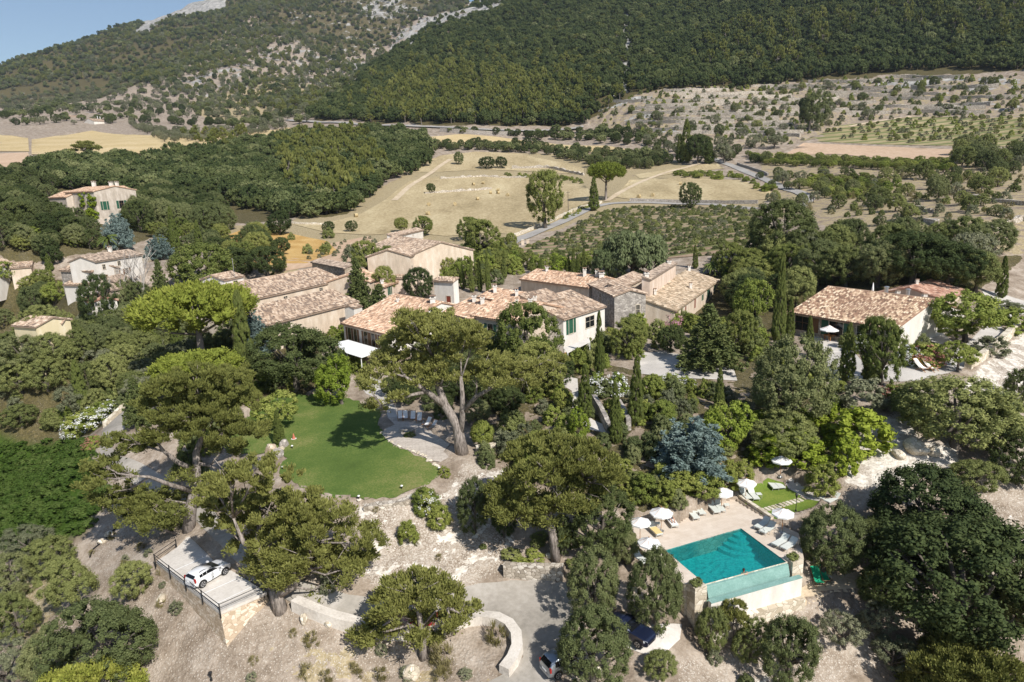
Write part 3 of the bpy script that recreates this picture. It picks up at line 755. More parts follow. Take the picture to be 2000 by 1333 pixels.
def lay_pine(rng, pads=13, per=9, z0=0.42):
    C, R = [], []; pc = []
    for i in range(pads):
        a = i * 2.4 + rng.uniform(-.4, .4); q = math.sqrt((i + 0.5) / pads)
        rad_ = q * 0.36; z = 1 - 0.10 - (1 - z0 - 0.15) * q ** 1.6 * rng.uniform(0.75, 1.15) - rng.uniform(0, .06)
        p = np.array([math.cos(a) * rad_, math.sin(a) * rad_, z]); pc.append(p)
        pr = rng.uniform(0.10, 0.17)
        for j in range(per):
            b = rng.uniform(0, 6.28); g = math.sqrt(rng.uniform(0, 1)) * pr
            C.append(p + np.array([math.cos(b) * g, math.sin(b) * g, rng.uniform(-.02, .035) - g * g * 1.2])); R.append(rng.uniform(0.05, 0.085))
    return np.array(C), np.array(R), pc
def lay_cyp(rng, n):
    z = rng.uniform(0.02, 0.985, n); prof = 0.46 * np.power(np.clip(np.minimum(z / 0.14, 1), 0, 1), 0.5) * np.power(np.clip(1 - z, 0, 1), 0.55) * 1.12
    a = rng.uniform(0, 6.283, n); f = rng.uniform(0.72, 1.05, n)
    return np.stack([np.cos(a) * prof * f, np.sin(a) * prof * f, z], 1), np.maximum(0.07, prof * 0.30)
def lay_conifer(rng, tiers=11, droop=0.10, pw=1):
    C, R = [], []
    for i in range(tiers):
        z = 0.10 + 0.86 * i / (tiers - 1); rr = 0.46 * (1 - z ** pw * 0.93) + 0.02; nb = max(4, int(11 * (1 - z) + 4))
        for b in range(nb):
            a = 6.283 * b / nb + i * 0.7 + rng.uniform(-.25, .25); ln = rr * rng.uniform(0.75, 1.15)
            for k in range(max(2, int(ln / 0.075))):
                q = (k + 1) / max(2, int(ln / 0.075))
                C.append((math.cos(a) * ln * q, math.sin(a) * ln * q, z - droop * q * q * 0.6 + 0.02)); R.append(0.055 * (1.15 - 0.45 * q))
    return np.array(C), np.array(R)
def lay_mound(rng):
    C, R = [], []
    for b in range(120):
        d = rdirs(rng, 1)[0]; d[2] = abs(d[2]) * .9 - .05; L_ = rng.uniform(.8, 1.08)
        for q in (.55, .72, .86, 1.0):
            C.append(d * L_ * q * np.array([.46, .46, .86]) + np.array([0, 0, .10])); R.append(.075 * (1.3 - q * .75))
    return np.array(C), np.array(R)
def lay_shrub(rng, n, r=(0.09, 0.16)):
    d = rdirs(rng, n); d[:, 2] = np.abs(d[:, 2])
    f = 1 + rng.normal(0, 0.10, n)
    C = d * f[:, None] * np.array([0.40, 0.40, 0.82]); C[:, 2] = np.clip(C[:, 2], 0.06, 0.9)
    return C, rng.uniform(r[0], r[1], n)
def lay_will(rng, n):
    C, R = lay_oak(rng, n, 0.3, (0.07, 0.11), 0.25); ex = [C]; er = [R]
    for k in range(1, 5):
        sel = rng.uniform(0, 1, len(C)) < 0.6 - k * 0.07
        e = C[sel].copy(); e[:, 2] -= 0.085 * k; e[:, :2] *= 1 + 0.02 * k; ok = e[:, 2] > 0.04
        ex.append(e[ok]); er.append(R[sel][ok] * 0.8)
    return np.concatenate(ex), np.concatenate(er)
def limbs(rng, tips, fork=0.3, r0=0.035, top=None, k=6, lean=0.0):
    mb = MB(); top = np.array(top if top is not None else (lean, 0, 0.62))
    base = np.array([0, 0, -0.06]); mid = np.array([lean * 0.4 + rng.uniform(-.015, .015), rng.uniform(-.015, .015), fork])
    mb.tube([base, base * 0 + [0, 0, 0.02], mid, top], [r0 * 1.5, r0 * 1.15, r0 * 0.85, r0 * 0.35], k)
    for t in tips:
        t = np.array(t); s = mid + (top - mid) * rng.uniform(0, 0.6); m = (s + t) / 2 + np.array([0, 0, -0.03])
        mb.tube([s, m, t], [r0 * 0.5, r0 * 0.34, r0 * 0.12], 5)
    return mb
# ---- templates: kind -> list of (crown mesh, trunk mesh or None); FAR: one mesh with both
TEMPL = {}; FARM = {}
def template(kind, var, lay, leafm, n, leaf, mode='broad', trunk=None, barkm=None, **kw):
    TEMPL.setdefault(kind, []); FARM.setdefault(kind, [])
    for i in range(var):
        rng = np.random.default_rng(abs(hash_name(kind)) + i * 77)
        lr = lay(rng); C, R = lr[0], lr[1]; tips = lr[2] if len(lr) > 2 else [C[j] for j in rng.choice(len(C), min(9, len(C)), replace=False)]
        A = foliage(rng, C, R, n, leaf, mode, **kw)
        q = A[0]; ext = np.percentile(np.hypot(q[:, 0], q[:, 1]), 99); q[:, :2] *= 0.5 / ext; q[:, 2] *= 1 / np.percentile(q[:, 2], 99.7)
        tr = trunk(rng, tips) if trunk else None
        cm = fol_mesh(kind + '_crown', [A + (0,)], [leafm])
        tm = None
        if tr:
            tm = tr.mesh(kind + '_trunk', [barkm], True)
            fm = fol_mesh(kind, [A + (0,), mb_part(tr, 1)], [leafm, barkm])
        else: fm = cm
        TEMPL[kind].append((cm, tm)); FARM[kind].append(fm)
def hash_name(s):
    h = 7
    for ch in s: h = (h * 31 + ord(ch)) % 1000003
    return h
oak_tr = lambda rng, tips: limbs(rng, tips, 0.2, 0.035)
pine_tr = lambda rng, tips: limbs(rng, tips, 0.4, 0.026, (rng.uniform(-.04, .04), rng.uniform(-.04, .04), 0.85))
cyp_tr = lambda rng, tips: limbs(rng, [], 0.2, 0.10, (0, 0, 0.5))
template('holm_oak', 3, lambda r: lay_oak(r, 300, 0.03, (0.045, 0.085), 0.30), L_HOLM, 84, 0.021, core=0.5, trunk=oak_tr, barkm=B_OAK)
template('dark_oak', 3, lambda r: lay_oak(r, 300, 0.03, (0.045, 0.08), 0.30), L_DARK, 84, 0.021, core=0.5, trunk=oak_tr, barkm=B_OAK)
template('wood_oak', 4, lambda r: lay_oak(r, 70, 0.12, (0.09, 0.15), 0.25), L_HOLM, 26, 0.085, trunk=oak_tr, barkm=B_OAK)
template('hill_oak', 3, lambda r: lay_oak(r, 60, 0.10, (0.09, 0.17), 0.30), L_DARK, 24, 0.09, trunk=oak_tr, barkm=B_OAK)
template('olive', 3, lambda r: lay_oak(r, 110, 0.15, (0.05, 0.10), 0.38), L_OLIVE, 80, 0.026, trunk=oak_tr, barkm=B_OAK, core=0.5)
template('scrub_tree', 3, lambda r: lay_oak(r, 220, 0.02, (0.045, 0.09), 0.34), L_SCRUB, 84, 0.022, core=0.5, trunk=oak_tr, barkm=B_OAK)
template('mid_tree', 3, lambda r: lay_oak(r, 230, 0.12, (0.05, 0.085), 0.3), L_MID, 70, 0.026, trunk=oak_tr, barkm=B_OAK, core=0.55)
template('green_tree', 2, lambda r: lay_oak(r, 130, 0.2, (0.055, 0.10), 0.32), L_GREEN, 60, 0.036, trunk=oak_tr, barkm=B_OAK, core=0.5)
template('lime_tree', 2, lambda r: lay_oak(r, 120, 0.08, (0.055, 0.10), 0.3), L_LIME, 60, 0.036, trunk=oak_tr, barkm=B_OAK, core=0.55)
template('pine_tree', 4, lambda r: lay_pine(r), L_PINE, 44, 0.060, 'needle', pine_tr, B_PINE, sq=(1, 1, .7), core=0.5, aspect=0.35)
template('far_pine', 3, lambda r: lay_pine(r, 12, 5, 0.3), L_PINEF, 16, 0.13, 'needle', pine_tr, B_PINE, sq=(1, 1, .8), core=0.7, aspect=0.5)
template('stone_pine', 2, lambda r: lay_oak(r, 240, 0.52, (0.05, 0.085), 0.10, 0.44), L_PINEB, 60, 0.034, 'needle', lambda r, t: limbs(r, t, 0.45, 0.03, (0, 0, 0.7)), B_PINE, core=0.7, aspect=0.4)
template('cypress', 3, lambda r: lay_cyp(r, 300), L_CYP, 40, 0.05, 'up', cyp_tr, B_OAK, sq=(1, 1, 0.28), core=0.8, aspect=0.3)
template('cedar', 2, lambda r: lay_conifer(r), L_CON, 30, 0.055, 'flat', lambda r, t: limbs(r, [], 0.4, 0.03, (0, 0, 0.95)), B_OAK, core=0.6, aspect=0.4)
template('blue_cedar', 2, lambda r: lay_mound(r), L_BLUE, 40, 0.042, 'flat', lambda r, t: limbs(r, [], 0.4, 0.03, (0, 0, 0.95)), B_OAK, core=0.6, aspect=0.4)
template('pepper_tree', 1, lambda r: lay_will(r, 120), L_WILL, 44, 0.055, 'down', oak_tr, B_OAK, core=0.6, aspect=0.3)
template('shrub', 3, lambda r: lay_shrub(r, 60), L_SCRUB, 50, 0.06)
template('holm_shrub', 3, lambda r: lay_shrub(r, 70), L_HOLM, 50, 0.055)
template('green_shrub', 3, lambda r: lay_shrub(r, 60), L_GREEN, 46, 0.065)
template('box_shrub', 2, lambda r: lay_shrub(r, 80, (0.09, 0.13)), L_BOX, 56, 0.045)
template('grey_shrub', 2, lambda r: lay_shrub(r, 55), L_OLIVE, 50, 0.06, core=0.55)
template('lime_shrub', 2, lambda r: lay_shrub(r, 50), L_LIME, 32, 0.09)
template('creeper', 2, lambda r: lay_shrub(r, 90, (0.08, 0.13)), L_VINE, 30, 0.075)
template('cover', 2, lambda r: lay_shrub(r, 16, (0.16, 0.26)), L_COVER, 40, 0.16, core=0.5)
template('tussock', 2, lambda r: lay_shrub(r, 14, (0.2, 0.32)), L_DRYG, 34, 0.34, 'up', core=0.3, aspect=0.08)
def lay_ball(rng):
    d = rdirs(rng, 150); d = d[d[:, 2] > -0.8]
    return d * 0.41 + np.array([0, 0, 0.5]), np.full(len(d), 0.11)
template('topiary_ball', 2, lay_ball, L_BOX, 46, 0.045, core=0.8, centre=(0, 0, 0.5))
# flowering oleanders: foliage with a child of blossom
def blossom(kind, m):
    out = []
    for i in range(2):
        rng = np.random.default_rng(400 + i); C, R = lay_shrub(rng, 60)
        out.append(fol_mesh(kind, [foliage(rng, C, R * 1.12, 17, 0.05, up=0.8, core=0, aspect=0.9) + (0,)], [m]))
    return out
BLOSSOM = {'white': blossom('white_blossom', L_WHITE), 'pink': blossom('pink_blossom', L_PINK), 'rose': blossom('rose_blossom', L_ROSE)}

PN = {'holm_oak': 'oak_tree', 'dark_oak': 'oak_tree', 'wood_oak': 'oak_tree', 'hill_oak': 'oak_tree', 'olive': 'olive_tree', 'scrub_tree': 'scrub_tree', 'mid_tree': 'leafy_tree',
      'green_tree': 'leafy_tree', 'lime_tree': 'leafy_tree', 'far_pine': 'pine_tree', 'cypress': 'cypress_tree', 'cedar': 'cedar_tree',
      'blue_cedar': 'blue_cedar', 'holm_shrub': 'shrub', 'green_shrub': 'shrub', 'box_shrub': 'shrub', 'grey_shrub': 'shrub', 'lime_shrub': 'shrub'}
PN['tussock'] = 'grass_tuft'
_vr = random.Random(11)
NAMED = {}
def place(kind, loc, w, h, label, cat='tree', group=None, parts=True, var=None, rz=None, flowers=None, name=None):
    name = name or PN.get(kind, kind); NAMED[name] = NAMED.get(name, 0) + 1; T = TEMPL[kind]; i = _vr.randrange(len(T)) if var is None else var % len(T)
    rz = _vr.uniform(0, 6.28) if rz is None else rz; tl = .015 if kind in ('cypress', 'stone_pine', 'topiary_ball') else .06
    if flowers:
        e = link(name, T[i][0], None, loc, rz, (w, w, h))
        link('blossom', BLOSSOM[flowers][i % 2], e)
    elif parts and T[i][1] is not None:
        e = empty(name, loc, rz); e.scale = (w, w * _vr.uniform(.88, 1.08), h); e.rotation_euler = (_vr.gauss(0, tl), _vr.gauss(0, tl), rz)
        link('trunk', T[i][1], e); link('crown', T[i][0], e)
    else:
        e = link(name, FARM[kind][i], None, loc, rz, (w, w * _vr.uniform(.85, 1.1), h)); e.rotation_euler = (_vr.gauss(0, tl), _vr.gauss(0, tl), rz)
    return tag(e, label, cat, group)
def plant(kind, bx, by, top, wpx, label, cat='tree', group=None, parts=True, flowers=None, sink=0.0, var=None):
    """stand a plant where its foot shows, as tall and wide as it shows"""
    p = hit(bx, by); sl_ = np.linalg.norm(p - np.array([0, 0, CAM_H])); s = F_PX / sl_
    q = P_r(bx, top, math.hypot(p[0], p[1])); h = max(0.3, q[2] - p[2])
    p = p - np.array([0, 0, sink * h])
    return place(kind, p, wpx / s, h * (1 + sink), label, cat, group, parts, flowers=flowers, var=var)
# ---------------------------------------------------------------- the great pines, branch by branch
def great_pine(base, stems, pads, label, seed, leafm=None, r0=0.4, dens=1.0, sqz=0.5):
    rng = np.random.default_rng(seed); b = hit(*base); r = math.hypot(b[0], b[1]); O = np.array([b[0], b[1], b[2]])
    sl_ = np.linalg.norm(b - np.array([0, 0, CAM_H])); s = F_PX / sl_
    C, R = [], []
    e = empty('pine_tree', O); tag(e, label, 'tree')
    mb = MB()
    for st, ra in stems:
        mb.tube([P_r(x, y, r + d) - O - (np.array([0, 0, 0.5]) if i == 0 and (x, y) == tuple(base) else 0) for i, (x, y, d) in enumerate(st)], ra, 10)
    tips = []
    for pd in pads:
        x, y, rp = pd[:3]; d = pd[3] if len(pd) > 3 else rng.uniform(-2.6, 2.6)
        c = P_r(x, y, r + d) - O; pr = rp / s
        tips.append(c)
        n = int(np.clip(7.0 * pr ** 2 * dens, 8, 66))
        for j in range(n):
            a = rng.uniform(0, 6.28); g = math.sqrt(rng.uniform(0, 1)) * pr
            C.append(c + np.array([math.cos(a) * g, math.sin(a) * g, (rng.uniform(-.28, .42) - 0.35 * (g / pr) ** 2) * pr * sqz * 1.6])); R.append(rng.uniform(0.42, 0.78))
    # twigs from the nearest stem point to each pad
    sp_ = np.array([np.array(v) for v in mb.v])
    for t in tips:
        dd = np.linalg.norm(sp_ - (t - np.array([0, 0, 0.8])), axis=1); q = sp_[int(np.argmin(dd))]
        m = (q + t) / 2 + np.array([0, 0, -0.25]) + rng.normal(0, .2, 3)
        mb.tube([q, m, t], [0.11, 0.075, 0.03], 5)
        for k in range(3):
            mb.tube([m, (m + t) / 2 + rng.normal(0, .4, 3), t + rng.normal(0, .7, 3)], [0.045, 0.035, 0.02], 4)
    mb.build('trunk', B_PINE, e, smooth=True)
    A = foliage(rng, np.array(C), np.array(R), 95, 0.25, 'needle', sq=(1, 1, .75), core=0.5, up=0.6, aspect=0.42)
    link('crown', fol_mesh('pine_crown', [A + (0,)], [leafm or L_PINE]), e)
    return e
great_pine((903,885), [
  ([(903,885,0),(896,850,0),(893,830,0),(868,790,.5),(855,750,.8),(850,700,1)], [.80,.62,.54,.45,.34,.2]),
  ([(899,852,0),(903,815,-.4),(903,770,-.8),(900,735,-1)], [.36,.31,.25,.15]),
  ([(904,805,-.4),(930,775,-1),(960,758,-1.6),(985,732,-2)], [.27,.23,.18,.1]),
  ([(868,792,.5),(840,770,0),(812,750,-.5),(790,735,-.8)], [.4,.3,.2,.1]),
  ([(832,766,0),(802,772,-1),(772,785,-1.4),(745,793,-1.6)], [.2,.16,.12,.06])],
 [(830,640,52),(785,662,45),(890,640,46),(850,690,48),(785,705,45),(737,718,30),(727,745,26),(905,675,38),(955,700,40),(1012,718,42),(1052,712,34),
  (970,738,36),(925,725,30),(865,735,28),(800,622,36),(862,618,36),(1085,700,22),(735,792,22),(778,775,20),(815,730,30),(760,690,30),(1030,745,24),(930,655,28)],
 'tall old Aleppo pine with forked bare trunk beside the paved terrace', 1)
great_pine((366,1036), [
  ([(366,1036,0),(374,985,0),(385,935,.4),(383,885,.6),(396,850,.8),(402,815,1)], [.62,.5,.4,.32,.24,.13]),
  ([(384,920,.4),(345,902,0),(318,880,0),(305,862,0)], [.28,.22,.16,.08]),
  ([(376,960,0),(335,948,-1),(292,932,-1.5),(262,930,-2)], [.25,.2,.14,.08]),
  ([(384,905,.5),(410,910,0),(436,922,-.4)], [.18,.14,.08])],
 [(335,752,40),(377,737,50),(437,737,48),(462,775,42),(312,785,38),(362,800,52),(412,822,45),(460,838,42),(495,832,24),(325,838,38),(237,857,26),(272,868,30),
  (203,905,28),(190,937,26),(228,925,28),(250,975,38),(290,965,32),(312,998,38),(270,1006,32),(350,975,26),(362,925,22),(405,775,44),(440,870,30),(215,965,24),(345,1015,24),(420,780,40)],
 'broad Aleppo pine with pale bare limbs beside the upper driveway', 2)
great_pine((549,1190), [
  ([(549,1190,0),(540,1165,0),(537,1150,0)], [.62,.5,.46]),
  ([(538,1158,0),(522,1120,.6),(507,1080,1),(500,1040,1.4)], [.38,.3,.22,.1]),
  ([(542,1162,0),(572,1145,-.5),(596,1110,-.5),(610,1060,0)], [.42,.34,.26,.12]),
  ([(507,1085,1),(475,1060,1.2),(455,1010,1.5)], [.2,.17,.08])],
 [(450,930,36),(500,915,42),(545,930,38),(420,960,32,3.5),(470,978,44,3.2),(530,980,45),(588,980,42),(432,1012,28,3.5),(640,1002,42),(690,1032,38),(600,1040,48),(540,1040,44),
  (490,1058,30,2.8),(560,1090,42),(620,1090,44),(680,1088,38),(718,1058,26),(508,1112,24,2.4),(545,1128,26,.4),(650,1138,32),(672,1112,32),(620,1162,20),(405,985,22,3.5),(715,1090,20),(575,1010,40),(505,1092,26,2.6),(532,1108,26,1.2),(555,1068,40,.4),(590,1085,40,-1.2),(480,1020,34,3),(520,1000,40,2),(560,1120,28,-1.4),(610,1020,40,-1)],
 'wide spreading Aleppo pine leaning over the parking terrace', 3)
great_pine((1086,1095), [
  ([(1086,1095,0),(1081,1050,0),(1073,1015,.3),(1076,985,.5),(1085,940,.6)], [.46,.38,.33,.26,.12]),
  ([(1075,1018,.3),(1042,1000,0),(1015,985,0)], [.2,.15,.07]),
  ([(1076,990,.5),(1108,962,.8),(1140,935,1)], [.2,.16,.08])],
 [(1032,878,42),(1080,866,42),(1130,882,42),(1168,905,34),(1188,930,24),(1060,918,44),(1110,928,44),(1150,950,32),(1010,930,34),(972,950,28),(990,985,32),(1032,972,38),
  (1072,992,32),(1102,978,32),(1012,1008,22),(1055,1012,22),(1142,985,22),(1000,955,28),(1085,895,40)],
 'round crowned pine with one straight trunk above the driveway bend', 4, None, dens=1.35)
great_pine((826,1286), [
  ([(826,1286,0),(826,1255,0),(822,1222,0),(815,1180,.2),(812,1140,.3)], [.34,.28,.22,.15,.06]),
  ([(824,1232,0),(800,1220,-.4),(775,1205,-.6)], [.09,.07,.04]), ([(823,1225,0),(850,1195,.4),(872,1185,.5)], [.09,.07,.04])],
 [(815,1125,22),(778,1142,26),(840,1136,26),(862,1152,20),(762,1166,26),(802,1166,28),(842,1172,26),(882,1166,22),(892,1192,22),(914,1187,17),(770,1196,28),(746,1206,20),
  (822,1204,22),(862,1210,22),(728,1232,22),(762,1226,20),(702,1242,16),(815,1242,15),(880,1216,16),(845,1245,14)],
 'small young pine growing below the white kerb wall of the bend', 5, None, dens=1.6, r0=.3)
great_pine((1885,1390), [([(1885,1390,0),(1880,1340,0),(1875,1300,0)], [.4,.3,.2])],
 [(1870,1255,34),(1830,1275,30),(1910,1270,30),(1800,1300,28),(1850,1305,40),(1900,1310,40),(1945,1300,30),(1775,1325,26),(1975,1320,30),(1825,1330,40),(1930,1335,36),(1995,1340,26)],
 'yellow green pine crown at the bottom right corner', 6, None, dens=1.5)
great_pine((205,1400), [([(205,1400,0),(205,1350,0),(200,1320,0)], [.3,.25,.15])],
 [(225,1300,24),(190,1312,26),(255,1318,22),(150,1325,28),(110,1335,26),(215,1330,30),(270,1330,16)],
 'bright green pine crown cut off by the bottom left edge', 7, L_PINEB, dens=1.6)

# ---------------------------------------------------------------- single trees of the garden and the slopes
T_ = plant
T_('stone_pine', 402, 740, 550, 205, 'dense umbrella shaped stone pine left of the chapel')
T_('stone_pine', 392, 800, 688, 165, 'bright green stone pine dome behind the pale limbed pine')
T_('stone_pine', 1183, 392, 317, 78, 'flat topped stone pine beside the lane and hay field', var=1)
T_('holm_oak', 228, 1322, 1152, 185, 'large rounded evergreen below the parking terrace')
T_('scrub_tree', 145, 1195, 1083, 84, 'light green feathery bush on the stony slope at left')
T_('scrub_tree', 266, 1168, 1096, 66, 'small round green bush beside the parking terrace wall')
T_('holm_oak', 30, 1175, 1075, 80, 'dark evergreen bush at the left edge under the green slope')
T_('scrub_tree', 42, 1250, 1150, 90, 'grey green bush beside the dry grass patch at left')
T_('holm_oak', 95, 1335, 1225, 95, 'dark bush in front of the dry grass patch')
T_('olive', 15, 1345, 1255, 90, 'grey leaved bush in the bottom left corner')
T_('scrub_tree', 110, 1120, 1045, 80, 'shaded green bush at the foot of the green slope')
T_('olive', 60, 1090, 1025, 75, 'silvery bush on the lower edge of the green slope')
T_('holm_oak', 1162, 1206, 1074, 118, 'thick evergreen tree between driveway and pool', var=0)
T_('holm_oak', 1282, 1230, 1070, 106, 'tall evergreen tree screening the corner of the pool', var=1)
T_('holm_oak', 1222, 1102, 1028, 80, 'evergreen tree beside the left end of the pool deck', var=2)
T_('holm_oak', 1158, 1335, 1198, 140, 'rounded evergreen tree over the silver car', var=1)
T_('holm_oak', 1606, 1118, 984, 132, 'evergreen tree shading loungers at the right of the pool', var=0)
T_('dark_oak', 1815, 1095, 922, 225, 'massive dark oak behind the pool beach')
T_('dark_oak', 1872, 1285, 1025, 300, 'largest dark oak at the lower right')
T_('dark_oak', 1715, 1190, 1100, 85, 'small dark oak in the shade beside the gravel beach')
T_('dark_oak', 1690, 1085, 1010, 70, 'dark bush right of the pool lawn')
T_('holm_oak', 1985, 1230, 1060, 130, 'dark evergreen at the right edge below the stony slope')
T_('holm_oak', 1538, 1335, 1185, 125, 'grey green evergreen below the pool gravel')
T_('olive', 1648, 1265, 1205, 80, 'sparse olive sapling on the stony ground below the beach')
T_('olive', 1715, 1240, 1180, 60, 'thin olive tree in front of the dark oak shade')
T_('olive', 1740, 1310, 1245, 75, 'sparse olive tree beside the yellow green pine')
T_('pine_tree', 1433, 1260, 1172, 62, 'slender young pine under the pool wall', var=0)
T_('scrub_tree', 1385, 1275, 1190, 60, 'scraggy green bush next to the concrete pad')
T_('scrub_tree', 1465, 1290, 1212, 75, 'loose green bush below the pool wall')
T_('scrub_tree', 1290, 1320, 1275, 60, 'low green bush behind the dark blue car')
T_('dark_oak', 1172, 1075, 955, 130, 'dark evergreen behind the round crowned pine')
T_('holm_oak', 928, 1040, 935, 85, 'grey green evergreen left of the round crowned pine')
T_('dark_oak', 985, 1050, 960, 60, 'dark bush under the round crowned pine')
T_('holm_oak', 1098, 1085, 1010, 55, 'clipped dark bush behind the straight pine trunk')
T_('blue_cedar', 1347, 926, 816, 142, 'silvery blue cedar above the pool terrace')
T_('lime_tree', 1425, 890, 788, 105, 'yellow green tree beside the blue cedar')
T_('lime_tree', 1131, 860, 798, 46, 'small golden yellow shrub tree in the garden beds')
T_('holm_oak', 1540, 838, 662, 172, 'big round grey green evergreen in front of the long house')
T_('scrub_tree', 1520, 885, 805, 150, 'loose olive green bush below the big round evergreen')
T_('scrub_tree', 1865, 872, 732, 205, 'wide brushy wild olive thicket above the white rocks')
T_('scrub_tree', 1930, 880, 770, 110, 'right hand end of the wild olive thicket')
T_('scrub_tree', 1790, 830, 750, 110, 'left hand lobe of the wild olive thicket')
T_('dark_oak', 1985, 945, 840, 100, 'dark bush at the right edge above the stony slope')
T_('dark_oak', 1995, 800, 720, 70, 'dark evergreen at the right edge below the gravel road')
T_('scrub_tree', 1905, 960, 900, 90, 'soft green bush beside the massive dark oak')
T_('mid_tree', 1722, 752, 618, 98, 'tall leafy tree in front of the long tiled house')
T_('green_tree', 1885, 668, 570, 120, 'leafy tree at the gable end of the long tiled house')
T_('green_tree', 1868, 670, 620, 60, 'small bright tree with thin trunk by the patio')
T_('green_tree', 1870, 725, 668, 62, 'young tree with thin trunk beside the deck chairs')
T_('green_shrub', 1975, 645, 602, 72, 'rounded bright bush beside the gravel road', 'shrub')
T_('grey_shrub', 1965, 605, 588, 50, 'low grey bush at the bend of the gravel road', 'shrub')
T_('grey_shrub', 1935, 690, 655, 55, 'grey bush between gravel road and stone wall', 'shrub')
T_('cedar', 1385, 722, 598, 125, 'broad green cedar on the island of the gravel court')
T_('mid_tree', 1234, 700, 622, 88, 'round leafy tree on the edge of the gravel court')
T_('dark_oak', 1310, 690, 636, 58, 'dark bush beside the gravel court')
T_('mid_tree', 1440, 690, 605, 70, 'leafy tree behind the cedar of the gravel court')
T_('green_tree', 1470, 650, 545, 75, 'light green tree left of the tall cypresses')
T_('dark_oak', 1462, 620, 568, 70, 'dark tree between stone house and tall cypresses')
T_('mid_tree', 1030, 735, 592, 138, 'broad leafy tree in front of the main house')
T_('mid_tree', 1052, 775, 665, 120, 'lower leafy tree under the broad one at the main house')
T_('mid_tree', 960, 722, 648, 80, 'leafy tree between old pine and main house wall')
T_('dark_oak', 580, 762, 632, 168, 'dark dense oak on the upper edge of the lawn')
T_('lime_tree', 668, 790, 695, 84, 'bright citrus green tree at the edge of the lawn')
T_('green_tree', 540, 838, 766, 88, 'small leafy tree standing on the lawn')
T_('cedar', 708, 604, 505, 66, 'dark pointed cedar between chapel and long annexe')
T_('cedar', 735, 640, 555, 70, 'spreading dark cedar at the corner of the annexe')
T_('dark_oak', 815, 590, 522, 72, 'round dark oak in the courtyard')
T_('blue_cedar', 505, 700, 605, 80, 'grey green cedar against the chapel wall')
T_('cedar', 318, 600, 508, 48, 'narrow dark fir near the dead tree')
T_('cedar', 275, 830, 735, 60, 'green fir beside the upper driveway')
T_('mid_tree', 395, 585, 475, 125, 'big leafy tree in front of the bell turret')
T_('dark_oak', 525, 545, 480, 70, 'dark tree behind the bell turret')
T_('dark_oak', 470, 540, 500, 50, 'dark shrubby tree beside the bell turret')
T_('dark_oak', 200, 645, 535, 62, 'tall dark tree in front of the village houses')
T_('blue_cedar', 313, 508, 460, 48, 'small blue cedar on the castle lawn')
T_('blue_cedar', 233, 488, 418, 52, 'pale conifer at the foot of the castle')
T_('mid_tree', 718, 545, 470, 70, 'leafy tree in front of the back house')
T_('grey_shrub', 690, 520, 478, 45, 'grey leaved tree left of the back house')
T_('mid_tree', 762, 540, 480, 45, 'bright leafy tree under the arch of the back house')
T_('mid_tree', 845, 535, 498, 60, 'green tree at the side wall of the back house')
T_('mid_tree', 940, 505, 428, 85, 'dark green tree beside the lane gate')
T_('mid_tree', 920, 470, 424, 55, 'tree with round crown at the field edge by the gate')
T_('mid_tree', 1000, 490, 455, 26, 'little round tree on the verge of the lane')
T_('pepper_tree', 1235, 545, 452, 130, 'weeping pepper tree at the edge of the vineyard')
T_('pepper_tree', 1190, 545, 485, 70, 'smaller weeping tree behind the main house')
T_('mid_tree', 1065, 447, 332, 92, 'huge dense walnut tree beside the lane')
T_('dark_oak', 1350, 408, 356, 46, 'single round oak at the end of the hay field')
T_('dark_oak', 1530, 515, 390, 140, 'large dark oak at the corner of the vineyard')
T_('dark_oak', 950, 330, 306, 36, 'left one of the two oaks on the small hay strip')
T_('dark_oak', 979, 329, 306, 26, 'right one of the two oaks on the small hay strip')
T_('dark_oak', 642, 458, 432, 25, 'small round tree at the corner of the stubble field')
T_('dark_oak', 687, 453, 431, 26, 'small tree on the stubble left of the back house')
T_('dark_oak', 548, 460, 412, 46, 'oak beside the dry meadow')
T_('grey_shrub', 500, 462, 432, 55, 'silver green reeds beside the dry meadow', 'shrub')
T_('mid_tree', 785, 455, 425, 32, 'leafy tree left of the farm annex roof')
T_('mid_tree', 828, 462, 422, 48, 'leafy tree right of the farm annex roof')
T_('dark_oak', 842, 378, 358, 20, 'lone small oak on the stubble field')
T_('pine_tree', 170, 318, 275, 55, 'pine on the near edge of the valley field')
T_('holm_oak', 896, 322, 296, 22, 'grey olive on the bank of the hay strips')
T_('holm_oak', 1580, 255, 176, 62, 'dark spreading pine on the terraced slope', var=2)
T_('dark_oak', 1362, 320, 262, 52, 'dark oak beside the cypress clump at the lane')
T_('olive', 1415, 320, 280, 45, 'grey olive beside the lane bend')
T_('olive', 1512, 290, 265, 40, 'silver olive at the corner of the ploughed field')
T_('olive', 1475, 290, 262, 36, 'silver olive left of the ploughed field')
T_('dark_oak', 1575, 215, 190, 25, 'small dark tree at the top of the terraces')
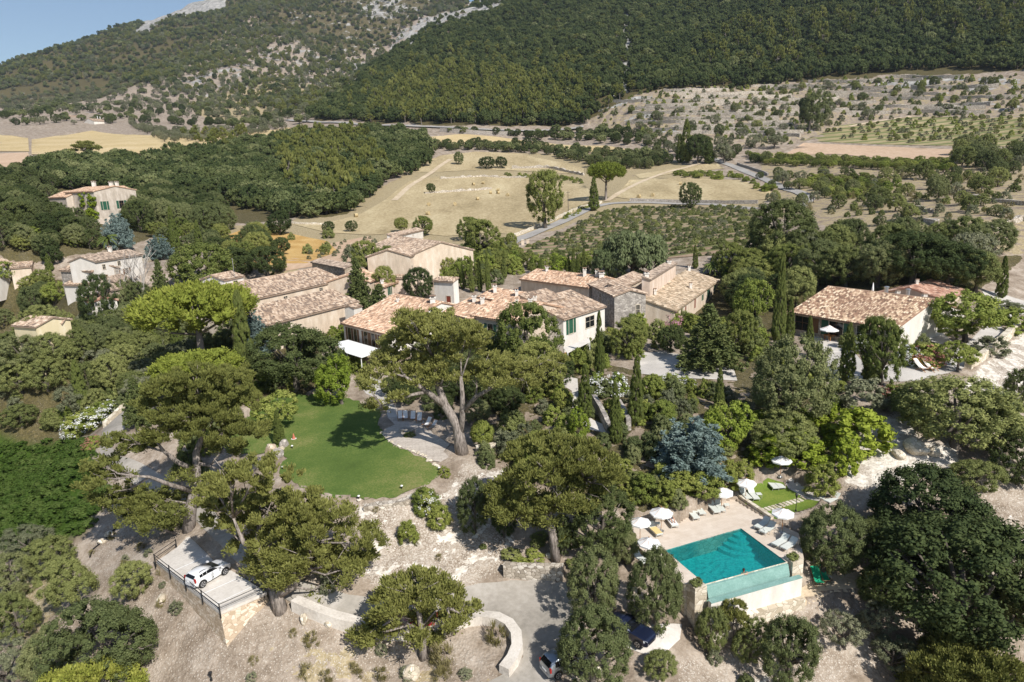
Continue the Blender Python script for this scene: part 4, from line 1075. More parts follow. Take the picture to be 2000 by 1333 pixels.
for i, (bx, by, tp, wp, lb) in enumerate([
  (547,868,800,22,'short cypress standing on the lawn beside the rocks'), (484,745,566,40,'tallest cypress left of the chapel wall'),
  (534,662,606,17,'slim cypress against the chapel side wall'), (1172,735,608,23,'pointed cypress in front of the main house terrace'),
  (1143,818,712,30,'stout cypress beside the white oleander hedge'), (1204,866,745,26,'cypress beside the stone garden steps'),
  (1241,830,694,32,'tall cypress in the middle of the garden beds'), (1404,802,718,22,'small cypress right of the garden court'),
  (1519,672,492,26,'tallest cypress left of the long tiled house'), (1541,668,580,20,'shorter cypress touching the long tiled house'),
  (1581,695,617,17,'thin cypress in front of the patio doors'), (1652,745,630,30,'shaggy cypress beside the white parasol patio'),
  (1697,745,655,26,'dark cypress behind the tall leafy tree'), (345,492,402,17,'tall cypress on the castle lawn'),
  (391,492,430,15,'second cypress at the castle lawn, nearer the tree'), (165,815,700,26,'slender cypress on the wooded slope above the flowers'),
  (305,700,600,30,'cypress left of the umbrella pine'), (352,700,610,28,'cypress right under the umbrella pine'),
  (98,530,495,14,'thin cypress behind the village roofs'), (412,545,505,14,'thin cypress left of the bell turret'),
  (1955,582,500,18,'slim cypress beside the gravel road bend'), (1160,412,345,22,'dark cypress beside the flat topped stone pine'),
  (1340,318,232,24,'tallest cypress of the clump by the lane'), (1328,318,262,16,'left cypress of the clump by the lane'), (1385,320,275,20,'right cypress of the clump by the lane')]):
    plant('cypress', bx, by, tp, wp, lb, 'tree')
for bx, by, tp in [(905,565,515),(922,572,500),(938,570,510),(955,575,486),(985,545,490),(1057,535,502),(1082,535,500),(1110,535,497),(1120,538,486),(1128,538,497),(1140,538,485),(1165,540,508),(1358,525,478),(1393,520,495)]:
    plant('cypress', bx, by, tp, 12, 'small cypress in the row behind the main house', 'tree', 'row of small cypresses behind the main house', parts=False)

# ---------------------------------------------------------------- clipped and flowering shrubs
for bx, by, wp, lb in [(943,870,47,'largest clipped box ball beside the old pine'), (1101,800,40,'dark clipped ball beside the garden path'), (1274,780,48,'clipped ball under the oleander hedge'),
   (1293,832,50,'wide clipped ball in the middle bed'), (1207,945,26,'small clipped ball above the pool hedge'), (1641,768,24,'small clipped ball below the gravel terrace'),
   (1262,822,34,'clipped ball touching the wide ball'), (1098,1068,46,'clipped ball behind the straight pine trunk')]:
    plant('topiary_ball', bx, by, by - wp, wp, lb, 'shrub')
for i, (bx, by, tp, wp, fl, lb) in enumerate([
   (1165,768,728,50,'white','white oleander at the left end of the hedge'), (1205,770,727,52,'white','white oleander between the two tall cypresses'),
   (1310,760,730,52,'white','white oleander right of the clipped ball'), (1340,758,735,40,'white','last white oleander of the hedge by the court'),
   (218,815,782,45,'white','white oleander at the top of the upper driveway'), (185,835,795,50,'white','white oleander in the middle of the driveway hedge'),
   (152,850,808,50,'white','white oleander at the lower end of the driveway hedge'), (1316,645,606,40,'pink','pale pink oleander below the stone house'),
   (1810,712,670,60,'rose','rust coloured bush beside the house lawn'), (1775,712,672,40,'white','white flowering bush left of the rust coloured one'),
   (1680,690,655,30,'white','white rose bush at the patio'), (185,875,850,34,'rose','reddish bush beside the upper driveway'),
   (1745,785,750,50,'rose','pinkish bush under the gravel terrace'), (835,1005,955,42,'white','yucca bed with cream flowers at the lawn wall')]):
    plant('green_shrub', bx, by, tp, wp, lb, 'shrub', flowers=fl)
for kind, bx, by, tp, wp, lb in [
   ('box_shrub',836,1000,948,55,'dark green bush at the corner of the lawn wall'), ('box_shrub',857,1025,985,52,'dark green bush below the corner of the lawn wall'),
   ('box_shrub',797,1055,1015,48,'round green bush alone on the white rocks'), ('box_shrub',868,930,912,28,'small green bush at the lower end of the paving'),
   ('creeper',1680,870,798,115,'bright green creeper mound beside the white rocks'), ('creeper',1650,915,850,60,'creeper hanging over the lower rock edge'),
   ('creeper',1565,900,848,105,'yellow green creeper bank above the pool lawn'), ('creeper',1500,900,850,80,'creeper bank left of the stone steps'),
   ('box_shrub',1607,960,905,62,'dark rounded bush beside the pool path'), ('lime_shrub',1620,800,770,40,'yellow bush under the gravel terrace'),
   ('grey_shrub',1690,800,740,90,'greyish brush below the gravel terrace'), ('box_shrub',1335,960,915,85,'long clipped bush above the loungers'),
   ('box_shrub',1375,962,915,85,'clipped bush behind the first parasol'), ('box_shrub',1260,975,925,70,'clipped bush left above the pool terrace'), ('box_shrub',1300,985,940,60,'clipped bush at the back of the pool terrace'),
   ('holm_shrub',1326,990,955,35,'small bush beside the white loungers'), ('box_shrub',1445,935,900,50,'bush at the foot of the blue cedar'),
   ('box_shrub',1415,950,910,60,'clipped bush behind the middle parasol'), ('green_shrub',1240,700,660,40,'bush behind the leafy tree at the court'),
   ('grey_shrub',640,1155,1100,30,'grey bush under the leaning pine')]:
    plant(kind, bx, by, tp, wp, lb, 'shrub')

# ---------------------------------------------------------------- scattered plants
def scatter(zone, spacing, seed, r0=0, r1=1e9, jitter=0.85, avoid=(), rows=None):
    """loose grid of spots on the land inside an outline"""
    W_ = np.array([p[:2] for p in wpoly(zone)]); rng = np.random.default_rng(seed)
    lo = W_.min(0) - 5; hi = W_.max(0) + 5
    xs = np.arange(lo[0], hi[0], spacing); ys = np.arange(lo[1], hi[1], spacing)
    if rows: ys = np.arange(lo[1], hi[1], rows); spacing, jitter = spacing, 0.5
    X, Y = np.meshgrid(xs, ys); X = X + rng.uniform(-.5, .5, X.shape) * spacing * jitter; Y = Y + rng.uniform(-.5, .5, X.shape) * spacing * jitter
    X = X.ravel(); Y = Y.ravel(); R = np.hypot(X, Y)
    k = (R > max(r0, 25)) & (R < min(r1, 4300)) & (np.abs(np.arctan2(X, Y)) < 0.72)
    X, Y = X[k], Y[k]; Z = hz(X, Y, BASEZ)
    px, py = project(X, Y, Z)
    k = in_poly(px, py, zone) & (px > -250) & (px < 2250)
    for z_ in avoid: k &= ~in_poly(px, py, z_)
    X, Y = X[k], Y[k]
    Z = hz(X, Y) if len(X) else X
    return np.stack([X, Y, Z], 1)
NEARZ = (Z_LAWN, Z_DECK, Z_PATH, Z_PARK, Z_DRIVE, Z_DRIVE2, Z_COURT, Z_WALK, Z_GRAVEL, Z_TRACK, Z_SIDELAWN, Z_PATIO, Z_FRONTPATIO, Z_POOL, Z_POOLGRASS, Z_POOLPATH, Z_BEACH, Z_PAD)
PEND = {}
def wild(zone, spacing, seed, kinds, size, label, group, cat='shrub', parts=False, ratio=(0.7, 1.0), avoid=NEARZ, maxn=10**6, r0=0, r1=1e9, sink=0.04, dens=1.0, name=None, thin=None, rows=None):
    """plants of a patch: kept until all are known, then the largest in view become objects of their own"""
    pts = scatter(zone, spacing, seed, r0, r1, avoid=avoid, rows=rows); rnd = random.Random(seed)
    if thin is not None and len(pts):
        rk = _look(thin[0], np.arctan2(pts[:, 0], pts[:, 1]), np.log(np.hypot(pts[:, 0], pts[:, 1])))
        pts = pts[np.random.default_rng(seed).uniform(0, 1, len(pts)) > rk * thin[1]]
    if dens < 1: pts = [p for p in pts if rnd.random() < dens]
    for p in list(pts)[:maxn]:
        w = rnd.uniform(*size); k = rnd.choice(kinds); h = w * rnd.uniform(*ratio)
        PEND.setdefault(name or PN.get(k, k), []).append((w * (1 + h) / math.hypot(p[0], p[1]), k, p[0], p[1], p[2] - h * sink, w, h, label, cat, group))
VILLZ = [(100,490),(290,480),(290,600),(250,640),(140,640),(100,560)]
CASTLEZ = [(105,375),(255,372),(262,450),(240,480),(150,480),(110,430)]
HOUSEZ = [[(480,520),(700,500),(860,520),(900,560),(1210,520),(1410,540),(1400,620),(1200,650),(1180,700),(900,680),(700,700),(520,680)], [(1545,560),(1600,540),(1885,540),(1885,600),(1790,650),(1560,650)]]
wild([(0,690),(60,650),(300,640),(420,700),(330,760),(270,800),(180,830),(110,850),(0,830)], 4.6, 1, ['olive','scrub_tree','holm_oak','scrub_tree'], (4.2,6.8), 'grey green tree in the thicket on the left slope', 'trees in the thicket on the left slope', 'tree', avoid=NEARZ)
wild([(0,540),(150,560),(230,620),(160,660),(0,680)], 6.5, 2, ['green_tree','mid_tree','holm_oak'], (6,9), 'bushy tree between the village houses on the left', 'trees between the village houses', 'tree', avoid=NEARZ + (VILLZ,), dens=.8)
wild([(230,600),(330,580),(470,640),(480,720),(330,690),(240,660)], 5.5, 3, ['dark_oak','holm_oak','scrub_tree'], (4.5,7.5), 'dark tree in the hollow left of the chapel', 'dark trees left of the chapel', 'tree', avoid=NEARZ + tuple(HOUSEZ))
wild([(0,345),(110,340),(140,400),(200,470),(150,500),(0,510)], 8.5, 4, ['holm_oak','dark_oak'], (7,11), 'big oak on the slope below the castle', 'oaks on the castle slope', 'tree', avoid=(CASTLEZ, [(60,395),(130,395),(150,470),(90,470)]))
wild([(240,400),(300,385),(430,400),(440,460),(380,470),(300,450),(250,460)], 8.0, 5, ['holm_oak','dark_oak'], (9,12), 'big oak on the lawn side of the castle', 'oaks beside the castle lawn', 'tree', avoid=(CASTLEZ,))
wild([(420,490),(520,480),(560,500),(540,540),(470,545),(420,530)], 6.5, 6, ['dark_oak','mid_tree'], (5,8), 'green tree behind the bell turret', 'trees behind the bell turret', 'tree', avoid=tuple(HOUSEZ))
GARDEN = [(925,905),(980,830),(1040,760),(1120,760),(1230,770),(1360,760),(1440,780),(1470,900),(1300,960),(1190,985),(1010,930)]
wild(GARDEN, 2.1, 7, ['shrub','holm_shrub','box_shrub','grey_shrub','green_shrub','holm_shrub'], (1.6,3.0), 'low mixed shrub in the terraced garden beds', 'shrubs in the terraced garden beds', avoid=NEARZ, dens=.72, maxn=999)
wild([(820,690),(1000,680),(1100,760),(980,820),(930,830),(850,780)], 3.2, 8, ['dark_oak','holm_oak'], (3.5,5.5), 'shaded bush behind the old forked pine', 'shaded bushes behind the old forked pine', avoid=NEARZ, maxn=40)
wild([(1070,690),(1250,640),(1430,620),(1500,640),(1480,700),(1440,700),(1360,690),(1250,680),(1170,720)], 3.6, 9, ['shrub','green_shrub','holm_shrub','box_shrub'], (2.2,4.2), 'garden shrub around the gravel court', 'shrubs around the gravel court', avoid=NEARZ + tuple(HOUSEZ), dens=.75)
wild([(1400,545),(1500,490),(1620,520),(1560,560),(1530,620),(1430,610)], 6.0, 10, ['holm_oak','scrub_tree','mid_tree','dark_oak'], (6,10), 'rounded evergreen in the grove behind the stone houses', 'evergreens in the grove between the houses', 'tree', avoid=tuple(HOUSEZ))
wild([(1560,535),(1540,495),(1650,478),(1800,480),(2005,490),(2005,560),(1930,560),(1880,545)], 7.6, 11, ['holm_oak','scrub_tree','scrub_tree','olive','holm_oak'], (6,10), 'rounded evergreen in the wood behind the long house', 'evergreens in the wood behind the long house', 'tree', avoid=tuple(HOUSEZ) + (Z_TRACK,))
wild([(1600,450),(1620,390),(1720,350),(2005,330),(2005,460),(1800,445)], 10, 12, ['scrub_tree','olive','scrub_tree','holm_oak'], (4,8), 'scrubby tree on the dry slope at the right', 'scrubby trees on the dry slope', 'tree', avoid=(), dens=.42)
wild([(1640,590),(1760,650),(1840,690),(1890,720),(1650,760),(1600,750),(1600,650)], 3.0, 13, ['green_shrub','shrub','holm_shrub'], (1.6,3.0), 'shrub in the beds in front of the long house', 'shrubs in front of the long house', avoid=NEARZ + tuple(HOUSEZ), dens=.55)
wild([(1480,820),(1620,800),(1640,880),(1560,925),(1470,910)], 2.6, 14, ['creeper','shrub','lime_shrub','creeper'], (2,3.4), 'yellow green plant on the bank above the pool lawn', 'plants on the bank above the pool lawn', avoid=NEARZ, ratio=(.4,.7), name='creeping_plant')
wild([(1320,1300),(1420,1200),(1560,1190),(1700,1170),(1760,1300),(1700,1340),(1330,1340)], 3.0, 15, ['shrub','grey_shrub','holm_shrub','grey_shrub'], (1.0,2.4), 'small bush on the stony ground below the pool', 'small bushes below the pool', avoid=NEARZ, dens=.6)
wild([(980,1060),(1075,1040),(1090,1110),(990,1115)], 1.2, 16, ['green_shrub','shrub'], (1.2,2.0), 'low creeping plant around the straight pine trunk', 'creeping plants around the straight pine trunk', avoid=NEARZ, ratio=(.3,.45), dens=.85, name='creeping_plant')
wild([(1105,1050),(1140,1040),(1135,1110),(1095,1110)], 1.3, 17, ['green_shrub','shrub'], (1.2,2.0), 'low creeping plant around the straight pine trunk', 'creeping plants around the straight pine trunk', avoid=NEARZ, ratio=(.3,.45), dens=.8, name='creeping_plant')
wild([(440,1290),(560,1220),(760,1260),(990,1330),(440,1340)], 1.5, 18, ['tussock','tussock','tussock','grey_shrub'], (0.8,1.8), 'dry grass tussock on the bank below the drive', 'dry tussocks on the bank below the drive', 'grass tuft', avoid=NEARZ, dens=.5, ratio=(.5,.9), name='grass_tuft')
wild([(140,1060),(300,1040),(300,1100),(420,1260),(440,1335),(300,1335),(220,1150)], 2.0, 19, ['tussock','tussock','grey_shrub'], (0.5,1.3), 'little dry tuft on the stony slope by the parking wall', 'dry tufts on the stony slope', 'grass tuft', avoid=NEARZ, dens=.35, ratio=(.5,.8), name='grass_tuft')
wild([(720,1000),(960,950),(1000,1070),(900,1140),(760,1160)], 2.0, 20, ['tussock','tussock','shrub'], (0.5,1.3), 'small tuft between the white rock ledges', 'tufts between the white rock ledges', 'grass tuft', avoid=NEARZ, dens=.35, ratio=(.5,.8), name='grass_tuft')
for bx, by, w_ in [(972,1250,2.0), (868,1290,2.2), (1480,800,1.2), (1722,795,1.0)]:
    p = hit(bx, by); place('tussock', p, w_, w_ * .9, 'big yellow green tussock inside the driveway bend' if bx == 972 else 'yellowish tussock on the bank under the kerb wall' if bx == 868 else 'dry tuft in the beds below the gravel terrace', 'grass tuft', None if bx in (972, 868) else 'dry tufts below the gravel terrace')
# mid ground: hedges and trees along the field edges and terraces
wild([(850,285),(1000,285),(1200,300),(1290,300),(1320,320),(1240,335),(1150,330),(1080,305),(930,295),(860,297)], 7.0, 30, ['dark_oak','holm_oak','wood_oak'], (5,8.5), 'round bush in the hedge between the hay strips', 'bushes in the hedge between the hay strips', 'shrub', avoid=(Z_HAY2, Z_HAY3, Z_HAY5), ratio=(.6,.95), name='hedge_bush')
wild([(870,258),(960,262),(1060,265),(1180,255),(1290,270),(1290,290),(1180,282),(1060,276),(960,265),(880,262)], 8.0, 31, ['dark_oak','wood_oak'], (5,9), 'bush along the bank below the main road', 'bushes below the main road', 'shrub', avoid=(), ratio=(.6,.9), name='hedge_bush')
wild([(1150,225),(1300,205),(1520,200),(1700,210),(1760,225),(1640,245),(1560,275),(1440,290),(1330,280),(1240,262)], 17, 32, ['olive','olive','holm_oak','scrub_tree'], (5,8.5), 'olive on the dry stone terraces', 'olives on the dry stone terraces', 'tree', avoid=(), dens=.8)
wild([(1450,180),(1700,160),(2005,165),(2005,215),(1760,222),(1600,210)], 19, 33, ['olive','holm_oak','scrub_tree'], (5,8), 'tree on the upper stone terraces', 'trees on the upper stone terraces', 'tree', avoid=(), dens=.7)
wild([(1240,270),(1440,292),(1500,320),(1400,315),(1300,305)], 9, 34, ['holm_oak','dark_oak','olive'], (5,8), 'bushy tree near the cypress clump on the lane', 'trees near the cypress clump on the lane', 'tree', avoid=(Z_HAY5,), dens=.8)
wild([(1450,305),(1540,310),(1700,318),(1860,322),(1860,340),(1640,330),(1480,325)], 4.2, 35, ['green_tree','mid_tree'], (3.8,5.2), 'fruit tree in the orchard strip below the ploughed field', 'fruit trees in the orchard strip', 'tree', avoid=(), ratio=(.6,.8), name='fruit_tree')
wild([(1590,345),(1680,350),(1760,365),(1700,385),(1640,390),(1560,360)], 4.4, 36, ['mid_tree','green_shrub'], (3.2,4.8), 'low fruit tree in the lower orchard', 'fruit trees in the lower orchard', 'tree', avoid=(), ratio=(.5,.75), name='fruit_tree')
wild([(1590,268),(1650,246),(1760,231),(2005,225),(2005,286),(1800,283)], 4.2, 37, ['green_shrub','mid_tree','grey_shrub'], (2.4,4.2), 'small tree in the rows of the terraced orchard', 'trees in the terraced orchard', 'tree', avoid=(), ratio=(.6,.85), dens=.72, rows=11, name='fruit_tree')
wild([(1480,335),(1560,350),(1640,340),(1900,345),(1990,320),(2005,345),(1700,350),(1600,400),(1590,420),(1500,400)], 9, 38, ['scrub_tree','olive','holm_oak'], (4,7), 'scattered tree beside the lane under the orchard', 'scattered trees under the orchard', 'tree', avoid=(Z_HAY4,), dens=.6)
wild([(1860,300),(2005,300),(2005,330),(1880,335)], 9, 39, ['scrub_tree','holm_oak'], (7,10), 'olive green thicket at the end of the ploughed field', 'thicket at the end of the ploughed field', 'tree', avoid=(), dens=.9)
wild([(960,340),(1030,352),(1140,360),(1140,352),(1040,345)], 4, 40, ['green_shrub','shrub'], (2,3.5), 'low bush on the field wall in the stubble', 'bushes on the field wall', avoid=(), ratio=(.4,.7), name='hedge_bush')
wild([(1290,335),(1330,336),(1440,345),(1510,372),(1500,378),(1440,353),(1330,348)], 4.5, 41, ['green_shrub','green_tree'], (3,5), 'green bush in the hedge above the golden field', 'hedge bushes above the golden field', avoid=(Z_HAY5,), ratio=(.5,.7), name='hedge_bush')
wild([(1115,412),(1150,398),(1160,404),(1120,425),(1085,436)], 3.0, 42, ['green_shrub'], (2.2,3.0), 'low bright green bush on the verge of the lane', 'green verge bushes on the lane', avoid=(), ratio=(.3,.4), name='hedge_bush')
wild([(900,490),(990,480),(1010,515),(1170,510),(1180,535),(1000,540),(900,530)], 4.0, 43, ['green_tree','lime_shrub','green_shrub','mid_tree'], (3,4.8), 'light green bush behind the small cypress row', 'light green bushes behind the small cypresses', avoid=tuple(HOUSEZ), ratio=(.6,.9), dens=.9)
wild(Z_VINE, 1.5, 44, ['grey_shrub','shrub','shrub','holm_shrub'], (1.5,2.4), 'leafy vine bush in the vineyard rows', 'vine bushes in the vineyard', 'vine', avoid=(), ratio=(.45,.65), dens=.75, rows=5, name='vine')
wild([(530,537),(640,477),(720,462),(742,480),(680,517),(610,522)], 5, 45, ['grey_shrub'], (1.1,1.7), 'sapling in the pale plot behind the chapel', 'saplings in the pale plot', 'sapling', avoid=tuple(HOUSEZ), ratio=(.8,1), name='sapling')
wild([(430,450),(560,445),(660,470),(640,500),(560,540),(470,520)], 9, 46, ['shrub','mid_tree'], (2.5,4.5), 'bush in the dry meadow behind the chapel', 'bushes in the dry meadow', avoid=(), dens=.4)
wild([(0,218),(150,232),(330,226),(610,232),(612,246),(480,258),(330,250),(180,252),(0,258)], 20, 47, ['olive','dark_oak','wood_oak'], (7,12), 'tree along the far edge of the valley fields', 'trees along the far edge of the valley fields', 'tree', avoid=(), dens=.75)
wild([(240,250),(330,262),(480,258),(560,246),(560,254),(490,268),(420,278),(320,282),(290,268)], 11, 48, ['olive'], (6,8.5), 'silver olive in the valley grove', 'olives in the valley grove', 'tree', avoid=())

wild([(-60,850),(60,870),(170,862),(212,960),(175,1035),(60,1078),(-60,1060)], 1.15, 49, ['cover'], (1.5,2.3), 'low green creeper on the left slope', 'creeper covering the left slope', 'creeper', avoid=NEARZ, ratio=(.28,.45), name='green_creeper')
wild([(870,660),(1000,690),(1100,700),(1200,660),(1260,640),(1240,690),(1150,730),(1000,745),(880,700)], 2.6, 53, ['holm_shrub','box_shrub','green_shrub','shrub'], (2.2,3.8), 'shrub in the beds below the main house', 'shrubs below the main house', avoid=NEARZ, dens=.85)
wild([(480,740),(660,700),(700,690),(720,720),(640,765),(560,765),(500,780)], 2.2, 54, ['green_shrub','box_shrub','holm_shrub'], (1.8,3.0), 'shrub along the upper edge of the lawn', 'shrubs along the upper edge of the lawn', avoid=NEARZ, dens=.8)
wild([(560,680),(680,640),(700,660),(640,690),(580,700)], 2.2, 55, ['green_shrub','lime_shrub','box_shrub'], (1.6,2.6), 'leafy plant along the chapel wall', 'plants along the chapel wall', avoid=NEARZ, dens=.8)
wild([(880,510),(1000,490),(1020,520),(1010,545),(900,575),(870,560)], 3.4, 56, ['mid_tree','green_shrub','holm_shrub'], (3,4.5), 'garden shrub between farmhouse and small cypresses', 'garden shrubs behind the main house', avoid=(), dens=.85)
wild([(560,500),(700,470),(740,520),(700,530),(690,520)], 4.0, 57, ['grey_shrub','mid_tree'], (2,3.5), 'shrub beside the pale plot', 'shrubs beside the pale plot', avoid=(Z_PLOT,), dens=.5)
wild([(1400,520),(1480,500),(1560,500),(1420,560)], 3.6, 58, ['shrub','green_shrub','lime_shrub'], (2.5,4), 'garden bush behind the long range', 'garden bushes behind the long range', avoid=tuple(HOUSEZ), dens=.8)
wild([(1150,215),(1200,185),(1500,165),(1700,150),(2005,148),(2005,225),(1760,228),(1640,245),(1560,280),(1450,290),(1330,275),(1200,255)], 6.2, 59, ['shrub','green_shrub','holm_shrub','grey_shrub'], (2.0,4.6), 'small scrub bush on the stone terraces', 'scrub on the stone terraces', avoid=(), dens=.55)
wild([(1500,420),(1640,400),(1700,350),(2005,330),(2005,470),(1800,450),(1600,470)], 5.0, 51, ['shrub','grey_shrub','tussock'], (1.5,3.5), 'low scrub on the dry slope at the right', 'low scrub on the dry slope', avoid=(), dens=.5)

for i, (bx, by, tp, wp, k_, lb) in enumerate([(1600,556,468,95,'holm_oak','evergreen rising right behind the left end of the long tiled roof'),(1652,560,478,90,'scrub_tree','olive green tree behind the middle of the long tiled roof'),(1712,562,470,110,'holm_oak','round evergreen behind the closed roof terrace parasol'),
   (1780,560,452,130,'dark_oak','large dark evergreen behind the red roofed villa'),(1850,566,470,110,'dark_oak','dark evergreen right of the red roofed villa'),(1905,572,490,80,'scrub_tree','bushy tree where the gravel road bends'),(1555,600,520,70,'scrub_tree','tree behind the tall cypresses')]): plant(k_, bx, by, tp, wp, lb)
wild([(0,560),(200,560),(300,640),(300,700),(160,760),(0,760)], 5.4, 71, ['scrub_tree','mid_tree','holm_oak'], (4.5,7.5), 'bushy tree on the wooded slope below the yellow house', 'trees below the yellow house', 'tree', avoid=NEARZ + ([(10,600),(130,600),(130,685),(10,685)], VILLZ), dens=.8)
wild([(0,470),(110,480),(240,470),(440,450),(440,490),(300,500),(200,525),(0,515)], 6.0, 72, ['mid_tree','holm_oak','green_tree'], (4.5,7), 'garden tree between castle rock and village', 'garden trees between castle and village', 'tree', avoid=(VILLZ,), dens=.7)

wild([(30,432),(150,432),(182,462),(192,505),(100,520),(30,515)], 4.2, 73, ['holm_oak','dark_oak'], (5,7), 'oak at the foot of the castle rampart', 'oaks at the foot of the castle rampart', 'tree', avoid=([(100,490),(290,480),(290,600),(140,640)], [(160,400),(260,400),(250,475),(190,475)]))
wild([(0,560),(110,560),(120,610),(0,640)], 4.6, 74, ['mid_tree','holm_oak','green_tree'], (4.5,6.5), 'bushy tree above the yellow house', 'trees above the yellow house', 'tree', avoid=())
wild([(745,785),(830,795),(895,850),(885,790),(840,745),(770,740)], 2.3, 75, ['dark_oak','holm_shrub'], (2.0,3.4), 'shaded shrub behind the wooden chairs', 'shaded shrubs behind the wooden chairs', avoid=NEARZ, maxn=60, dens=.9)
wild([(1380,930),(1470,905),(1530,912),(1470,935),(1400,965)], 2.0, 76, ['shrub','box_shrub','lime_shrub'], (1.6,2.6), 'shrub on the bank above the pool loungers', 'shrubs above the pool loungers', avoid=NEARZ, dens=.8)
wild([(1200,945),(1320,925),(1400,925),(1340,975),(1240,990)], 1.8, 77, ['box_shrub','shrub'], (1.8,2.6), 'clipped shrub in the hedge above the pool terrace', 'hedge shrubs above the pool terrace', avoid=NEARZ, dens=.9, ratio=(.6,.8))

for bx, by, tp, wp, k_, lb in [(755,585,520,58,'mid_tree','leafy tree in front of the farmhouse wall, beside the courtyard oak'),(720,580,535,40,'mid_tree','small leafy tree between cedar and courtyard house'),(872,548,502,48,'mid_tree','leafy tree under the right wing of the farmhouse'),(902,552,500,42,'green_tree','bright leafy tree at the end of the farmhouse wing'),
   (55,725,652,92,'holm_oak','dark evergreen hiding the foot of the yellow house'),(112,722,648,80,'scrub_tree','olive green tree right of the yellow house'),(8,715,655,60,'scrub_tree','olive green tree left of the yellow house')]: plant(k_, bx, by, tp, wp, lb)

wild([(0,690),(300,650),(440,700),(330,770),(250,810),(120,850),(0,840)], 2.5, 78, ['holm_shrub','shrub','grey_shrub','green_shrub'], (2.0,3.4), 'undergrowth shrub between the trees of the left slope', 'undergrowth of the left slope', avoid=NEARZ, dens=.8)
wild([(330,800),(470,770),(520,800),(480,880),(430,900),(380,960),(330,900)], 2.2, 79, ['holm_shrub','shrub','box_shrub'], (1.6,2.8), 'shrub between the two broad pines and the lawn', 'shrubs between the broad pines and the lawn', avoid=NEARZ, dens=.7)
wild([(1470,690),(1600,700),(1640,745),(1600,760),(1480,760)], 2.6, 80, ['holm_shrub','shrub','green_shrub'], (1.8,3.2), 'shrub beside the big round evergreen', 'shrubs beside the big round evergreen', avoid=NEARZ, dens=.8)
# ---------------------------------------------------------------- woods
ZW_GROVE = [(62,338),(120,326),(260,318),(380,303),(480,288),(560,275),(620,266),(720,262),(800,266),(838,278),(846,296),(835,325),(790,348),(760,352),(735,378),(690,408),(640,428),(560,426),(480,408),(430,395),(330,385),(250,380),(100,370),(55,350)]
ZW_RIGHT = [(600,240),(700,160),(760,110),(860,62),(950,14),(1020,-60),(1100,-220),(2200,-260),(2200,140),(2000,142),(1880,138),(1700,146),(1600,158),(1500,170),(1400,176),(1290,178),(1240,190),(1190,205),(1155,232),(1140,248),(1000,250),(840,244),(700,240)]
ZW_LEFT = [(-300,260),(-300,150),(0,112),(150,70),(280,34),(420,-20),(560,-180),(900,-60),(940,12),(860,60),(760,112),(690,170),(600,238),(480,205),(330,190),(200,170),(0,200)]
ZW_MID = [(330,215),(420,185),(520,140),(640,120),(700,170),(640,225),(560,238),(400,238)]
wild(ZW_GROVE, 6.6, 60, ['hill_oak','hill_oak','wood_oak'], (7.5,12), 'dark evergreen oak in the dense wood beside the stubble fields', 'oaks in the wood beside the stubble fields', 'tree', avoid=(Z_F1, Z_HAY1), ratio=(.75,1.0))
wild([(540,300),(600,270),(720,270),(750,330),(720,390),(640,420),(560,380)], 11, 61, ['far_pine'], (7,10), 'yellow green pine standing above the oak wood', 'pines above the oak wood', 'tree', avoid=(), ratio=(1.3,1.8))
wild([(360,270),(480,262),(470,300),(400,310)], 24, 62, ['far_pine'], (7,10), 'yellow green pine standing above the oak wood', 'pines above the oak wood', 'tree', avoid=(), ratio=(1.2,1.6))
wild(ZW_RIGHT, 7.8, 63, ['hill_oak']*16 + ['wood_oak', 'far_pine'], (6.5,13), 'oak in the forest on the steep hillside', 'oaks on the hillside', 'tree', avoid=(), r0=560, r1=2700, ratio=(.8,1.05), thin=(ROCK, 0.95))
wild([(720,235),(790,170),(860,140),(960,150),(1060,165),(1150,190),(1140,238),(1000,246),(840,240)], 13, 64, ['far_pine'], (8,11), 'tall pine at the foot of the hillside forest', 'pines at the foot of the hillside', 'tree', avoid=(), r0=560, ratio=(1.4,1.9))
wild([(1330,140),(1420,60),(1560,40),(1700,30),(1860,10),(1990,-20),(2000,90),(1900,110),(1700,60),(1500,150)], 26, 65, ['far_pine'], (9,14), 'pine rising over the hillside forest', 'pines over the hillside forest', 'tree', avoid=(), r0=560, r1=1400, ratio=(1.4,1.9))
wild(ZW_LEFT, 16, 66, ['hill_oak','wood_oak','far_pine'], (9,17), 'tree on the far mountain', 'trees on the far mountain', 'tree', avoid=(), r0=1000, r1=3300, ratio=(.7,1.0), thin=(ROCK, 0.98))
wild(ZW_LEFT, 20, 67, ['far_pine','olive','far_pine'], (8,14), 'pine on the far mountain', 'pines on the far mountain', 'tree', avoid=(), r0=900, r1=2600, ratio=(.9,1.5), thin=(ROCK, 0.75))
wild(ZW_MID, 17, 68, ['far_pine','olive','olive','wood_oak'], (5,11), 'pine on the terraces under the far mountain', 'pines on the far terraces', 'tree', avoid=(), r0=800, r1=2200, ratio=(.9,1.4))
wild([(0,190),(150,175),(300,180),(440,200),(420,225),(200,222),(0,232)], 18, 69, ['olive','olive','wood_oak'], (8,12), 'olive at the foot of the far mountain', 'olives at the foot of the far mountain', 'tree', avoid=(), r0=800, r1=2400, dens=.8)

wild([(660,235),(740,150),(900,100),(1100,130),(1240,150),(1230,190),(1150,235),(1000,248),(760,246)], 24, 70, ['far_pine'], (7,11), 'tall pine at the foot of the hillside forest', 'pines at the foot of the hillside', 'tree', avoid=(), r0=560, ratio=(1.2,1.8))
